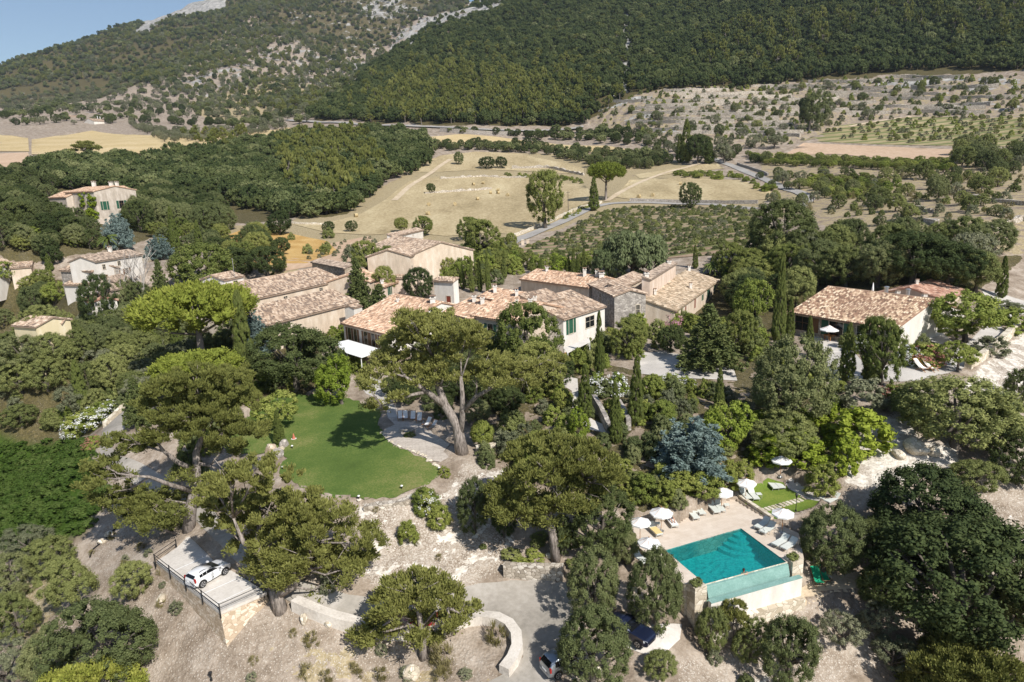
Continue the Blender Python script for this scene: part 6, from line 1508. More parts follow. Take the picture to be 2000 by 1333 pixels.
wA = P_r(229,371,276); wB = P_r(262,368,280); wA[2] = wB[2] = zc - .4
block(T, wA, wB, zc - .4, 5, zc + 1.4, 'gable', wall=W_PINK, tiles=T_ORANGE, zg=22, pr='cw' if VB else 0, ops=(('f', .35, -5, 2.6, 3, 'wsG'),), chim=((.6,.5,.9,1.4),))
wA = P_r(94,374,288); wB = P_r(127,377,277); wA[2] = wB[2] = zc - 1.5
block(T, wA, wB, zc - 1.5, 5, zc + .4, 'gable', wall=W_OLD, tiles=T_ORANGE, zg=22, pr='cl' if VB else 0)
O_ = np.array(T.location); rb = MB(); rng = np.random.default_rng(5)
qa, qb = cb['A'], cb['B']; bn = cb['n']; cc_ = [qa - bn * .3, qb - bn * .3, qb + bn * cb['dr'] * 2, qa + bn * cb['dr'] * 2]
cen = sum(cc_) / 4
V = [tuple(cen + (c - cen) * 1.02 - O_ + np.array([0, 0, zc - 9 - c[2]])) for c in cc_] + [tuple(cen + (c - cen) * 1.28 - O_ + np.array([0, 0, 18 - c[2]])) for c in cc_]
rb.add(V, [(0,1,2,3), (0,4,5,1), (1,5,6,2), (2,6,7,3), (3,7,4,0)]); rb.build('rampart', W_OLD, T)
# ivy on the corner
C_, R_ = [], []
for k in range(70):
    z_ = rng.uniform(-11.5, -.6); wd = 2.6 + (z_ > -5) * 1.2
    q = cb['B'] - cb['u'] * rng.uniform(-.3, wd * 1.9) - cb['n'] * .35; C_.append(q - O_ + np.array([0, 0, z_])); R_.append(rng.uniform(.45, .8))
link('ivy', fol_mesh('ivy', [foliage(rng, np.array(C_), np.array(R_), 26, .55) + (0,)], [L_VINE]), T)
# village
def village(name, label, A, B, rp, h, rise, wall, tiles, ops=(), base=None, kind='gable', chim=(), r=None):
    g = P_h((A[0] + B[0]) / 2, (A[1] + B[1]) / 2, h)
    T = tag(empty(name, (g[0], g[1], g[2] - h)), label, 'house')
    block(T, A, B, g[2], rp, .32, kind, wall=wall, tiles=tiles, ops=ops, chim=chim, pr=label[:20] if VB else 0, zg=g[2] - h - 4)
    return T
village('village_house', 'white village house with wooden arched door behind the tall palm', (185,511), (276,497), (217,493), 5.5, 2.4, W_WHITE, T_GREY, (('f', .12, -4.2, .9, 1.2, 'wgB'), ('f', .42, -4.6, 1.3, 2.4, 'db'), ('f', .62, -3.6, .9, 1.2, 'wgB'), ('f', .16, -1.8, .7, .9, 'wg'), ('f', .48, -1.6, .7, .9, 'wg')), r=172, chim=((.6,.5,.6,.8),))
village('village_house', 'grey stone village house left of the white one', (118,528), (180,530), (150,516), 4.5, 1.8, W_GREYST, T_OLD, r=166)
village('village_house', 'small white house with low roof among the village trees', (125,556), (170,557), (155,543), 4, 1.8, W_WHITE, T_OLD, r=158)
village('village_house', 'village house with little brown window below the meadow', (232,553), (265,546), (228,538), 4, 1.8, W_CREAM, T_GREY, (('f', .3, -1.4, .9, .9, 'wb'),), r=150)
village('village_house', 'narrow village house with steep red roof patch', (152,578), (177,592), (172,567), 4.5, 2.0, W_WHITE, T_RED, r=142)
village('village_house', 'low stone house with plain wall beside the dead tree', (217,567), (263,558), (232,556), 5, 1.0, W_STONE, T_GREY, r=146)
village('village_house', 'tiled house at the left edge above the yellow house', (-14,522), (40,512), (12,503), 4, 2, W_WHITE, T_OLD, r=178)
village('village_house', 'second tiled house near the left edge of the village', (20,524), (60,521), (38,513), 4, 1.6, W_CREAM, T_OLD, r=170)
TY = village('yellow_house', 'yellow house with brown shuttered window at the left', (26,635), (70,638), (50,617), 6, 2.2, W_YEL, T_OLD, r=118, ops=(('f', .5, -5.2, .9, 1.2, 'wg'),))
zy = P_h(48, 636, 6)[2]
block(TY, (72,627), (122,629), zy - .2, (95,621), 1, 'shed', wall=W_YEL, tiles=T_OLD, zg=zy - 9, ops=(('f', .3, -1.9, 1.3, 1.2, 'wgB'), ('f', .8, -1.9, 1.0, 1.5, 'wg')))
block(TY, (72,659), (105,661), zy - 2.9, (86,648), 1, 'shed', wall=W_YEL, tiles=T_RED, zg=zy - 9)
village('far_farmhouse', 'far white farmhouse with tower among valley trees', (108,233), (150,234), (130,229), 5, 2.5, W_WHITE, T_OLD, r=1050)
village('far_farmhouse', 'far white barn beside the pylon in the valley', (163,240), (187,241), (175,235), 5, 2.5, W_WHITE, T_OLD, r=1000)
village('far_farmhouse', 'far pink farmhouse at the foot of the mountain', (272,219), (293,220), (282,213), 6, 3, W_PINK, T_OLD, r=1150)

# ---------------------------------------------------------------- free standing walls
def wall_line(line, h, th, mat, label, name='stone_wall', cat='wall', group=None, down=1.2, zt=None, jit=0.05, smooth=True, step=1.0):
    pts = [hit(x, y) for x, y in line]; out = []
    for i in range(len(pts) - 1):
        a, b = pts[i], pts[i + 1]; n = max(1, int(np.linalg.norm((b - a)[:2]) / step))
        for k in range(n): out.append(a[:2] + (b - a)[:2] * k / n)
    out.append(pts[-1][:2]); out = np.array(out)
    if len(out) > 4:
        for _ in range(3): out[1:-1] = (out[:-2] + 2 * out[1:-1] + out[2:]) / 4
    z = hz(out[:, 0], out[:, 1]); zs = z.copy()
    for _ in range(4): zs[1:-1] = (zs[:-2] + zs[1:-1] * 2 + zs[2:]) / 4
    tg = np.gradient(out, axis=0); tg /= np.linalg.norm(tg, axis=1)[:, None] + 1e-9; nr = np.stack([-tg[:, 1], tg[:, 0]], 1)
    rng = np.random.default_rng(len(out)); O = np.array([out[0, 0], out[0, 1], z[0]])
    top = (zs + h if zt is None else np.full(len(out), zt)) + rng.normal(0, jit, len(out)); bot = z - down
    V = []
    for i in range(len(out)):
        for s_, q in ((-1, bot[i]), (-.85, top[i]), (.85, top[i] + rng.normal(0, jit)), (1, bot[i])):
            p = out[i] + nr[i] * s_ * th / 2; V.append((p[0] - O[0], p[1] - O[1], q - O[2]))
    Fs = []
    for i in range(len(out) - 1):
        for j in range(4): Fs.append((i*4 + j, i*4 + (j+1) % 4, i*4 + 4 + (j+1) % 4, i*4 + 4 + j))
    Fs += [(0,1,2,3), tuple(len(V) - 4 + k for k in (3,2,1,0))]
    e = MB().add(V, Fs).build(name, mat, None, O)
    bm = bmesh.new(); bm.from_mesh(e.data); bmesh.ops.recalc_face_normals(bm, faces=bm.faces); bm.to_mesh(e.data); bm.free()
    return tag(e, label, cat, group)
M_KERB = soil_mat('whitish kerb concrete', S('b9b0a4', 'cec6ba', 'dbd4ca'), 0.5, 5, 0.2)
wall_line([(577,1184),(625,1209),(690,1228),(770,1243),(850,1241),(905,1213),(950,1204),(1000,1222),(1021,1248),(1023,1283),(985,1320)], .75, 1.0, M_KERB, 'white concrete kerb wall curling round the driveway bend', 'kerb_wall', jit=.02)
wall_line([(985,1122),(1040,1124),(1100,1130)], 1.1, .8, W_DRY, 'pale rubble wall on the outside of the driveway bend')
wall_line([(712,990),(745,986),(785,980),(820,968)], .25, 1.2, W_DRY, 'rubble retaining wall below the lawn', down=2.6)
wall_line([(930,884),(965,880),(1000,876)], .8, .5, W_PALE, 'low pale wall beside the old pine', jit=.02)
wall_line([(1160,790),(1175,815),(1190,850)], 1.3, .6, W_GREYST, 'grey wall along the garden steps')
wall_line([(1208,800),(1222,820),(1228,842)], 1.3, .6, W_GREYST, 'second wall along the garden steps, nearer the tall cypress')
wall_line([(1990,640),(1960,668),(1920,700),(1890,720)], 1.0, .9, W_PALE, 'pale stone wall dropping along the gravel road')
wall_line([(205,835),(245,800)], .8, .6, W_PALE, 'low pale wall at the top of the upper driveway')
wall_line([(860,258),(900,262),(960,264),(1010,266)], 3.0, 1.2, W_GREYST, 'long grey wall carrying the main road', down=3, jit=.15, step=5)
wall_line([(1230,394),(1320,396),(1400,398),(1480,398)], 1.3, .7, W_GREYST, 'dry stone wall between golden field and lane', step=3)
wall_line([(1004,463),(1040,449),(1080,432),(1130,408),(1175,397)], .9, .6, W_PALE, 'pale wall along the field side of the lane', step=2)
wall_line([(830,379),(880,376),(940,372),(960,370)], .9, .9, W_DRY, 'broken stone wall across the stubble', jit=.2, step=2)
wall_line([(860,350),(940,345),(1030,347)], .9, .9, W_DRY, 'upper stone wall across the stubble', jit=.2, step=2)
wall_line([(1000,330),(1070,328),(1140,343)], 1.4, 1.2, W_DRY, 'rubble bank between the hay strips', jit=.25, step=2.5)
wall_line([(1440,322),(1490,338),(1500,344)], 1.2, .7, W_GREYST, 'stone wall on the bend of the lane', step=2)
wall_line([(1905,462),(1950,446),(2005,428)], 1.1, 1.4, W_DRY, 'heap of stones along the dry slope at the right edge', jit=.25, step=1.5)
wall_line([(560,437),(600,440),(640,440)], .8, .6, W_PALE, 'pale wall beside the dry meadow', step=2)
wall_line([(235,520),(300,508),(360,500)], .9, .5, W_PALE, 'village garden wall under the castle lawn', step=2)
TW = [[(1715,392),(1760,400),(1820,415)], [(1760,425),(1810,432),(1830,440)], [(1890,388),(1950,395),(2005,402)]]
rs = random.Random(9)
for y0 in range(158, 284, 7):
    x = rs.uniform(1180, 1330)
    while x < 1985:
        w_ = rs.uniform(110, 300); ln = [(x + w_ * k / 4, y0 + rs.uniform(-2, 2) + (1400 - x - w_ * k / 4) * .012) for k in range(5)]
        if all(in_poly([p[0]], [p[1]], Z_TERR)[0] for p in ln): TW.append(ln)
        x += w_ + rs.uniform(15, 90)
for ln in TW:
    wall_line(ln, 2.3 if ln[0][1] < 300 else .9, 1.0, W_DRY, 'dry stone terrace wall on the slope at the right', 'terrace_wall', group='terrace walls on the right slope', jit=.2, step=4, down=2)
# ---------------------------------------------------------------- the swimming pool
PZ = POOL_Z
def pp(px, py, z=PZ): return P(px, py, z)
def slab_hole(name, outer, hole, z, depth, mat, side, kind='structure', step=1.2):
    def dens(poly):
        out = []
        for i, p in enumerate(poly):
            q = poly[(i+1) % len(poly)]; n = max(1, int(np.linalg.norm(q - p) / step))
            out += [p + (q - p) * k / n for k in range(n)]
        return out
    Bo = dens([p[:2] for p in outer]); Bh = dens([p[:2] for p in hole]) if hole else []
    pts = [Vector(p) for p in Bo + Bh]; no, nh = len(Bo), len(Bh)
    ed = [(i, (i+1) % no) for i in range(no)] + [(no + i, no + (i+1) % nh) for i in range(nh)]
    r = delaunay_2d_cdt(pts, ed, [], 0, 1e-5); V2 = np.array([(v.x, v.y) for v in r[0]]); T = np.array([f for f in r[2] if len(f) == 3]); c = V2[T].mean(1)
    k = in_poly(c[:, 0], c[:, 1], [tuple(p) for p in Bo])
    if nh: k &= ~in_poly(c[:, 0], c[:, 1], [tuple(p) for p in Bh])
    T = T[k]; a = V2[T[:, 1]] - V2[T[:, 0]]; b = V2[T[:, 2]] - V2[T[:, 0]]; fl = (a[:, 0]*b[:, 1] - a[:, 1]*b[:, 0]) < 0; T[fl] = T[fl][:, ::-1]
    mb = MB(); mb.add([(x, y, z) for x, y in V2], [tuple(t) for t in T])
    for ring in (Bo, Bh):
        n = len(ring)
        for i in range(n):
            p, q = ring[i], ring[(i+1) % n]
            mb.add([(p[0], p[1], z), (q[0], q[1], z), (q[0], q[1], z - depth), (p[0], p[1], z - depth)], [(0, 1, 2, 3)], 1)
    return tag(mb.build(name, [mat, side]), kind=kind)
wa, wb, wc, wd = pp(1447,1032), pp(1299,1075), pp(1377,1141), pp(1536,1098)
def paving_mat():
    t = NT('pale pool paving'); p = t.n('ShaderNodeNewGeometry').outputs['Position']
    mp = t.n('ShaderNodeMapping'); d_ = wa - wb; mp.inputs['Rotation'].default_value = (0, 0, -math.atan2(d_[1], d_[0])); t.l(p, mp.inputs[0])
    br = t.n('ShaderNodeTexBrick'); t.l(mp.outputs[0], br.inputs['Vector'])
    for k, v in (('Scale', 1.0), ('Brick Width', .6), ('Row Height', .4), ('Mortar Size', .008)): br.inputs[k].default_value = v
    br.inputs['Color1'].default_value = c4(hx('c9b9a6')); br.inputs['Color2'].default_value = c4(hx('d6c8b7')); br.inputs['Mortar'].default_value = c4(hx('b3a492'))
    n = t.noise(t.pos(), .5, 5, .6)
    return t.col(t.mix(.4, br.outputs[0], t.ramp(n, [(.3, hx('bcab97')), (.7, hx('dfd3c4'))])))
M_PAVE = paving_mat()
f_in = wd - wc; f_in /= np.linalg.norm(f_in); f_out = np.array([f_in[1], -f_in[0], 0.0])           # along and out of the front edge
outer = [pp(1336,1141), pp(1240,1063), pp(1206,1020), pp(1228,1004), pp(1330,1006), pp(1345,990), pp(1432,970), pp(1506,1017), pp(1560,1042), pp(1570,1091), pp(1536,1098), pp(1377,1141)]
slab_hole('pool_deck', [p for p in outer[:-2]] + [wd + f_out * .02, wc + f_out * .02], [wa, wb, wc, wd], PZ, 3.4, M_PAVE, W_PALE)
def pool_tile():
    t = NT('turquoise mosaic'); p = t.pos(); t.set(Roughness=.35)
    v = t.vor(p, 7, 'F1', 'Color'); g = t.n('ShaderNodeSeparateColor'); t.l(v, g.inputs[0])
    return t.col(t.ramp(g.outputs[0], [(.1, (.030, .40, .40)), (.5, (.045, .50, .48)), (.9, (.07, .58, .55))]))
M_MOSAIC = pool_tile(); M_WEIR = soil_mat('pale green mosaic', S('6f9188', '7fa097', '90b0a7'), 1, 9, .1, rough=.3)
mb = MB(); fl = PZ - 1.55
ring = [wa, wb, wc, wd]
mb.add([(p[0], p[1], fl) for p in ring], [(0, 1, 2, 3)])
for i in range(4):
    p, q = ring[i], ring[(i+1) % 4]; tz = PZ - .004 if i != 2 else PZ - .10
    mb.add([(p[0], p[1], tz), (q[0], q[1], tz), (q[0], q[1], fl), (p[0], p[1], fl)], [(0, 1, 2, 3)])
tag(mb.build('pool_basin', M_MOSAIC), kind='structure')
# corner steps
mb = MB(); e1 = (wb - wa) / np.linalg.norm(wb - wa); e2 = (wd - wa) / np.linalg.norm(wd - wa)
for k in range(4):
    rr_ = 2.6 - k * .55; z1 = PZ - 1.2 + k * .3
    arc = [wa + (e1 * math.cos(t_) + e2 * math.sin(t_)) * rr_ for t_ in np.linspace(.02, math.pi / 2 - .02, 14)]
    mb.prism([(wa[0] + e1[0]*.02 + e2[0]*.02, wa[1] + e1[1]*.02 + e2[1]*.02)] + [(p[0], p[1]) for p in arc], fl, z1)
tag(mb.build('pool_steps', M_MOSAIC), kind='structure')
def water_mat():
    t = NT('pool water'); nt_ = t.t; p = t.pos()
    n = t.n('ShaderNodeTexNoise'); n.inputs['Scale'].default_value = 1.9; n.inputs['Detail'].default_value = 3; t.l(p, n.inputs['Vector'])
    bp = t.n('ShaderNodeBump'); bp.inputs['Strength'].default_value = .35; bp.inputs['Distance'].default_value = .06; t.l(n.outputs['Fac'], bp.inputs['Height'])
    gl = t.n('ShaderNodeBsdfGlossy'); gl.inputs['Roughness'].default_value = .04; t.l(bp.outputs[0], gl.inputs['Normal'])
    tr = t.n('ShaderNodeBsdfTransparent'); tr.inputs[0].default_value = (.50, .94, .94, 1)
    df = t.n('ShaderNodeBsdfDiffuse'); df.inputs[0].default_value = (.02, .29, .30, 1); t.l(bp.outputs[0], df.inputs['Normal'])
    m1 = t.n('ShaderNodeMixShader'); m1.inputs[0].default_value = .28; t.l(tr.outputs[0], m1.inputs[1]); t.l(df.outputs[0], m1.inputs[2])
    fr = t.n('ShaderNodeFresnel'); fr.inputs['IOR'].default_value = 1.33; t.l(bp.outputs[0], fr.inputs['Normal'])
    m2 = t.n('ShaderNodeMixShader'); t.l(fr.outputs[0], m2.inputs[0]); t.l(m1.outputs[0], m2.inputs[1]); t.l(gl.outputs[0], m2.inputs[2])
    t.l(m2.outputs[0], nt_.nodes['Material Output'].inputs[0]); return t.m
M_WATER = water_mat()
mb = MB(); i_ = .012
cw_ = sum(ring) / 4; V = [p + (cw_ - p) * i_ * .15 for p in ring]
mb.add([(p[0], p[1], PZ - .085) for p in V], [(0, 1, 2, 3)]); tag(mb.build('water', M_WATER), kind='structure')
# overflow face, channel and outer wall
T = tag(empty('overflow_wall', wc - np.array([0, 0, 3.3])), 'sloping pale green overflow wall and white channel wall in front of the pool', 'pool wall'); O = np.array(T.location)
def strip(pts): return [tuple(np.array(p) - O) for p in pts]
top0, top1 = wc + f_out * .0, wd + f_out * .0; dz = lambda p, z: np.array([p[0], p[1], z])
b0, b1 = wc + f_out * .5, wd + f_out * .5
mb = MB(); mb.add(strip([dz(top0, PZ - .082), dz(top1, PZ - .082), dz(top1 + f_out*.22, PZ - .09), dz(top0 + f_out*.22, PZ - .09), dz(b0, PZ - 1.0), dz(b1, PZ - 1.0)]), [(0,3,2,1), (3,4,5,2)]); mb.build('overflow_face', M_WEIR, T)
mb = MB(); c0, c1 = wc + f_out * .95, wd + f_out * .95
mb.add(strip([dz(b0, PZ - .95), dz(b1, PZ - .95), dz(c1, PZ - .95), dz(c0, PZ - .95)]), [(0,1,2,3)]); mb.build('channel_water', M_WATER, T)
mb = MB(); mb.add(strip([dz(b0, PZ - 1.3), dz(b1, PZ - 1.3), dz(c1, PZ - 1.3), dz(c0, PZ - 1.3)]), [(0,1,2,3)]); mb.build('channel_floor', M_MOSAIC, T)
g0, g1 = c0 - f_in * .35, c1 + f_in * .5; h0, h1 = g0 + f_out * .38, g1 + f_out * .38
mb = MB(); mb.prism([tuple((p - O)[:2]) for p in (g0, g1, h1, h0)], 3.0 - O[2], PZ - .82 - O[2]); mb.build('channel_wall', W_WHITE, T)
mb = MB(); mb.prism([tuple((p - O)[:2]) for p in (g0 - f_out*.02, g1 - f_out*.02, h1 + f_out*.05, h0 + f_out*.05)], PZ - .817 - O[2], PZ - .76 - O[2]); mb.build('coping', M_WEIR, T)
mb = MB(); mb.prism([tuple((p - O)[:2]) for p in (h0 - f_in * .1, h1, h1 + f_out * .5, h0 - f_in * .1 + f_out * .45)], 2.6 - O[2], PZ - 2.5 - O[2]); mb.build('footing', W_PALE, T)
for nm, c, lb in (('planter', wc - f_in * .75 + f_out * .1, 'stone planter pillar at the left end of the overflow wall'), ('planter', wd + f_in * .72 + f_out * .1, 'stone planter pillar at the right end of the overflow wall')):
    T = tag(empty(nm, (c[0], c[1], 3.2)), lb, 'planter'); ang = math.atan2(f_in[1], f_in[0]); T.rotation_euler = (0, 0, ang)
    MB().box((-.55, -.45, 0), (.55, .6, PZ + .2 - 3.2)).build('pillar', W_PALE, T)
    rng = np.random.default_rng(3); C_ = np.stack([rng.uniform(-.45, .45, 22), rng.uniform(-.3, .5, 22), rng.uniform(.22, .42, 22) + PZ - 3.2], 1)
    link('foliage', fol_mesh('planter_leaves', [foliage(rng, C_, .17, 22, .14) + (0,)], [L_SCRUB]), T)
# flagged strip, low wall, stepping stones
slab_hole('flagstone_terrace', [pp(1206,1020,8.02), pp(1232,988,8.02), pp(1300,968,8.02), pp(1335,972,8.02), pp(1345,990,8.02), pp(1330,1006,8.02), pp(1228,1004,8.02)], None, 8.02, 2.5, W_GREYST, W_GREYST)
T = tag(MB().prism([tuple(pp(x, y)[:2]) for x, y in ((1432,969),(1440,969),(1511,1016),(1505,1018))], 6.5, 8.42).build('low_wall', W_PALE), 'low straight wall between pool deck and pool lawn', 'wall')
for k in range(14):
    f = k / 13; a_ = pp(1485 + 92 * f, 998 - 26 * f, 8.2); d_ = pp(1578, 972, 8.2) - pp(1485, 998, 8.2); d_ /= np.linalg.norm(d_); n_ = np.array([-d_[1], d_[0], 0])
    z_ = hz(a_[0], a_[1])
    o = MB().prism([tuple((a_ + d_ * x + n_ * y)[:2] - a_[:2]) for x, y in ((-.16,-.36),(.16,-.36),(.16,.36),(-.16,.36))], -.05, .075).build('stepping_stone', W_PALE, None, (a_[0], a_[1], z_))
    tag(o, 'rectangular stepping stone in the row across the pool lawn', 'paving stone', 'stepping stones across the pool lawn')

# ---------------------------------------------------------------- parasols, loungers, tables
def parasol_parts(R, H, mcan=None, valance=.14):
    can = MB(); k = 8
    for a in range(k):
        t0, t1 = 2*math.pi*a/k, 2*math.pi*(a+1)/k
        p = lambda r, z, t: (r*math.cos(t), r*math.sin(t), z)
        for (r0, z0, r1, z1) in ((.02, H, R*.5, H-.26*R), (R*.5, H-.26*R, R, H-.46*R)):
            can.add([p(r0, z0, t0), p(r1, z1, t0), p(r1, z1, t1), p(r0, z0, t1)], [(0,1,2,3)])
        can.add([p(R, H-.46*R, t0), p(R*1.0, H-.46*R-valance, t0), p(R*1.0, H-.46*R-valance, t1), p(R, H-.46*R, t1)], [(0,1,2,3)])
    cm = can.mesh('canopy', mcan or M_CANVAS)
    pm = MB().tube([(0,0,0),(0,0,H+.08)], .028, 8).lathe([(.0,H+.06),(.05,H+.08),(.0,H+.16)], 8).mesh('pole', M_TEAK)
    rb = MB()
    for a in range(k):
        t = 2*math.pi*a/k; rb.tube([(.03*math.cos(t), .03*math.sin(t), H-.03), (R*.98*math.cos(t), R*.98*math.sin(t), H-.47*R)], .014, 4)
    bs = MB().lathe([(.0,0),(.28,0),(.28,.06),(.07,.09),(.05,.3),(.0,.3)], 12)
    return cm, pm, rb.mesh('ribs', M_TEAK), bs.mesh('base', M_STEEL)
PAR = {}
def parasol(p, R, H, label, group=None, mcan=None, tilt=0):
    key = (round(R, 2), round(H, 2), bool(mcan))
    if key not in PAR: PAR[key] = parasol_parts(R, H, mcan)
    e = empty('parasol', p, _vr.uniform(0, .8)); tag(e, label, 'parasol', group)
    for nm, m in zip(('canopy', 'pole', 'ribs', 'base'), PAR[key]): link(nm, m, e)
    return e
for x, y, R, lb in ((1409,996,1.08,'white parasol at the back of the pool deck beside two loungers'), (1456,978,.98,'white parasol over the loungers nearest the low wall'), (1523,950,1.05,'white parasol highest up on the pool lawn'),
    (1291,1038,1.06,'white parasol over the reclining bather'), (1267,1100,.95,'white parasol at the left front of the pool deck'), (1527,1040,1.0,'white parasol right of the pool half under the tree'), (1250,1058,.95,'white parasol half hidden by the evergreen left of the pool')):
    q = pp(x, y); q[2] = PZ if x != 1523 else hz(q[0], q[1])
    parasol(q, R, 2.35, lb)
q = hit(1618, 668); parasol(q, 1.35, 2.5, 'single white parasol on the patio of the long house')
def closed_parasol(q, label):
    e = tag(empty('closed_parasol', q), label, 'parasol')
    MB().tube([(0,0,0),(0,0,2.7)], .03, 8).build('pole', M_TEAK, e); MB().lathe([(.06,.9),(.22,1.0),(.16,1.7),(.05,2.6),(.0,2.65)], 9).build('canopy', M_CANVAS, e, smooth=True); MB().lathe([(.25,0),(.25,.06),(.0,.08)], 10).build('base', M_STEEL, e)
q = P(1705, 562, 20.0); closed_parasol((q[0], q[1], 18.2), 'closed white parasol on the roof terrace of the long house')
q = hit(1851, 642); closed_parasol(q, 'closed white parasol beside the small bright tree')
def lounger_parts(mc, mf, back=.62, ang=38, L=1.95, w=.62):
    a = rad(ang); zb = .34; x1 = L - back; bx_ = x1 + back * math.cos(a); bz = zb + back * math.sin(a); t = .045
    seat = MB(); seat.add([(0,-w/2,zb),(x1,-w/2,zb),(x1,w/2,zb),(0,w/2,zb),(0,-w/2,zb+t),(x1,-w/2,zb+t),(x1,w/2,zb+t),(0,w/2,zb+t)], [(0,3,2,1),(4,5,6,7),(0,1,5,4),(1,2,6,5),(2,3,7,6),(3,0,4,7)])
    n = (-math.sin(a)*t, 0, math.cos(a)*t); bk = MB()
    V = [(x1+.01,-w/2,zb),(bx_,-w/2,bz),(bx_,w/2,bz),(x1+.01,w/2,zb)]; V += [(v[0]+n[0], v[1], v[2]+n[2]) for v in V]
    bk.add(V, [(0,3,2,1),(4,5,6,7),(0,1,5,4),(1,2,6,5),(2,3,7,6),(3,0,4,7)])
    fr = MB()
    for s in (-1, 1): fr.box((-.02, s*(w/2+.015)-.02, zb-.05), (L*.9, s*(w/2+.015)+.02, zb))
    fr.box((-.04, -w/2-.03, zb-.05), (-.0, w/2+.03, zb)); fr.tube([(bx_-.05, 0, bz-.05), (L*.88, 0, .3)], .018, 5)
    lg = [MB().box((x-.022, y-.022, 0), (x+.022, y+.022, zb-.05)).mesh('leg', mf) for x in (.12, L*.82) for y in (-w/2-.01, w/2+.01)]
    return [('seat', seat.mesh('seat', mc)), ('backrest', bk.mesh('backrest', mc)), ('frame', fr.mesh('frame', mf))] + [('leg', m) for m in lg]
LG = lounger_parts(M_GREYC, M_ALU)
def lay(kit, name, head, foot, label, cat, group=None, z=None, sc=1.0):
    h = pp(*head, z if z is not None else PZ); f = pp(*foot, z if z is not None else PZ); d = h - f
    zz = z if z is not None else PZ
    e = empty(name, (f[0], f[1], zz), math.atan2(d[1], d[0])); e.scale = (sc, sc, sc); tag(e, label, cat, group)
    for nm, m in kit: link(nm, m, e)
    return e
for hd, ft, lb in (((1341,996),(1361,1019),'grey lounger at the left of the middle pair on the pool deck'), ((1353,987),(1373,1010),'grey lounger beside a folded towel, second from left on the deck'), ((1381,985),(1401,1007),'grey lounger left of the parasol pole'),
   ((1395,982),(1411,1004),'grey lounger touching the parasol pole'), ((1505,1020),(1478,1037),'shaded grey lounger right of the pool, upper one'), ((1515,1030),(1488,1046),'shaded grey lounger right of the pool, lower one'),
   ((1545,1053),(1512,1071),'grey lounger near the right planter, in front'), ((1558,1061),(1529,1078),'grey lounger near the right planter, behind'), ((1270,1033),(1289,1051),'lounger spread with a yellow towel'),
   ((1304,1014),(1319,1034),'lounger with a white towel carrying the bather'), ((1243,1090),(1262,1106),'lounger under the left front parasol')):
    e = lay(LG, 'sun_lounger', hd, ft, lb, 'sun lounger')
    if 'towel' in lb and 'folded' not in lb:
        MB().box((.1,-.33,.388),(1.34,.33,.402)).build('towel', M_CANVASY if 'yellow' in lb else M_CANVAS, None, e.location, e.rotation_euler.z)
        tag(D.objects[[o.name for o in D.objects if o.name.startswith('towel')][-1]], 'yellow towel spread on a lounger left of the bather' if 'yellow' in lb else 'white towel under the bather', 'towel')
for hd, ft, lb in (((1447,964),(1463,980),'grey lounger on the grass beside the low wall'), ((1462,962),(1478,981),'grey lounger on the grass next to the little table'), ((1493,937),(1516,960),'grey lounger under the highest parasol, left one'),
   ((1506,936),(1528,959),'grey lounger under the highest parasol, right one'), ((1625,966),(1602,980),'pale lounger at the end of the pool path, upper one'), ((1641,973),(1614,986),'pale lounger at the end of the pool path, lower one')):
    lay(LG, 'sun_lounger', hd, ft, lb, 'sun lounger', z=float(hz(*pp(*ft, 8.15)[:2])) if hd[0] < 1600 else 8.2)
def side_table(q, label, s=.5, h=.42, mat=None):
    e = tag(empty('side_table', q), label, 'table'); MB().box((-s/2,-s/2,h-.03),(s/2,s/2,h)).build('table_top', mat or M_GREYC, e)
    for x in (-1, 1):
        for y in (-1, 1): MB().box((x*(s/2-.04)-.02, y*(s/2-.04)-.02, 0), (x*(s/2-.04)+.02, y*(s/2-.04)+.02, h-.03)).build('leg', M_ALU, e)
for x, y, lb in ((1357,1006,'small table with blue cloth between two loungers'), (1419,993,'low table on the deck under the back parasol'), (1284,1030,'low table beside the reclining bather'), (1482,972,'little white table on the pool grass'), (1497,1043,'low table between the shaded loungers')):
    side_table(pp(x, y, PZ if x != 1482 else 8.16), lb)
# green deck chairs on the gravel below the pool, wooden chairs elsewhere
def deckchair_parts(mc, mf):
    c = MB(); pts = [(0,.34),(.35,.24),(.62,.34),(.95,.62),(1.2,.92)]; w = .28; t = .02
    for (x0,z0),(x1,z1) in zip(pts[:-1], pts[1:]):
        c.add([(x0,-w,z0),(x1,-w,z1),(x1,w,z1),(x0,w,z0),(x0,-w,z0-t),(x1,-w,z1-t),(x1,w,z1-t),(x0,w,z0-t)], [(0,1,2,3),(7,6,5,4),(0,4,5,1),(2,6,7,3)])
    out = [('sling', c.mesh('sling', mc))]
    for s in (-1, 1):
        out.append(('leg', MB().tube([(.05,s*.31,0),(.45,s*.31,.32),(1.22,s*.31,.95)], .022, 6).mesh('leg', mf)))
        out.append(('leg', MB().tube([(.95,s*.34,0),(.5,s*.34,.28),(-.03,s*.34,.36)], .022, 6).mesh('leg', mf)))
    out.append(('rail', MB().tube([(1.22,-.32,.95),(1.22,.32,.95)], .02, 6).tube([(-.02,-.34,.35),(-.02,.34,.35)], .02, 6).mesh('rail', mf)))
    return out
DG = deckchair_parts(M_GCLOTH, M_BROWNW); DW = deckchair_parts(M_CANVAS, M_TEAK)
zb_ = float(hz(*P(1600, 1135, 5.0)[:2])) + .04
lay(DG, 'deck_chair', (1587,1127), (1604,1148), 'emerald green deck chair on the gravel, left one', 'deck chair', z=zb_, sc=1.25); lay(DG, 'deck_chair', (1599,1123), (1616,1143), 'emerald green deck chair on the gravel, right one', 'deck chair', z=zb_, sc=1.25)
side_table((*P(1618, 1132, zb_)[:2], zb_), 'tiny grey table beside the green deck chairs', .4, .35)
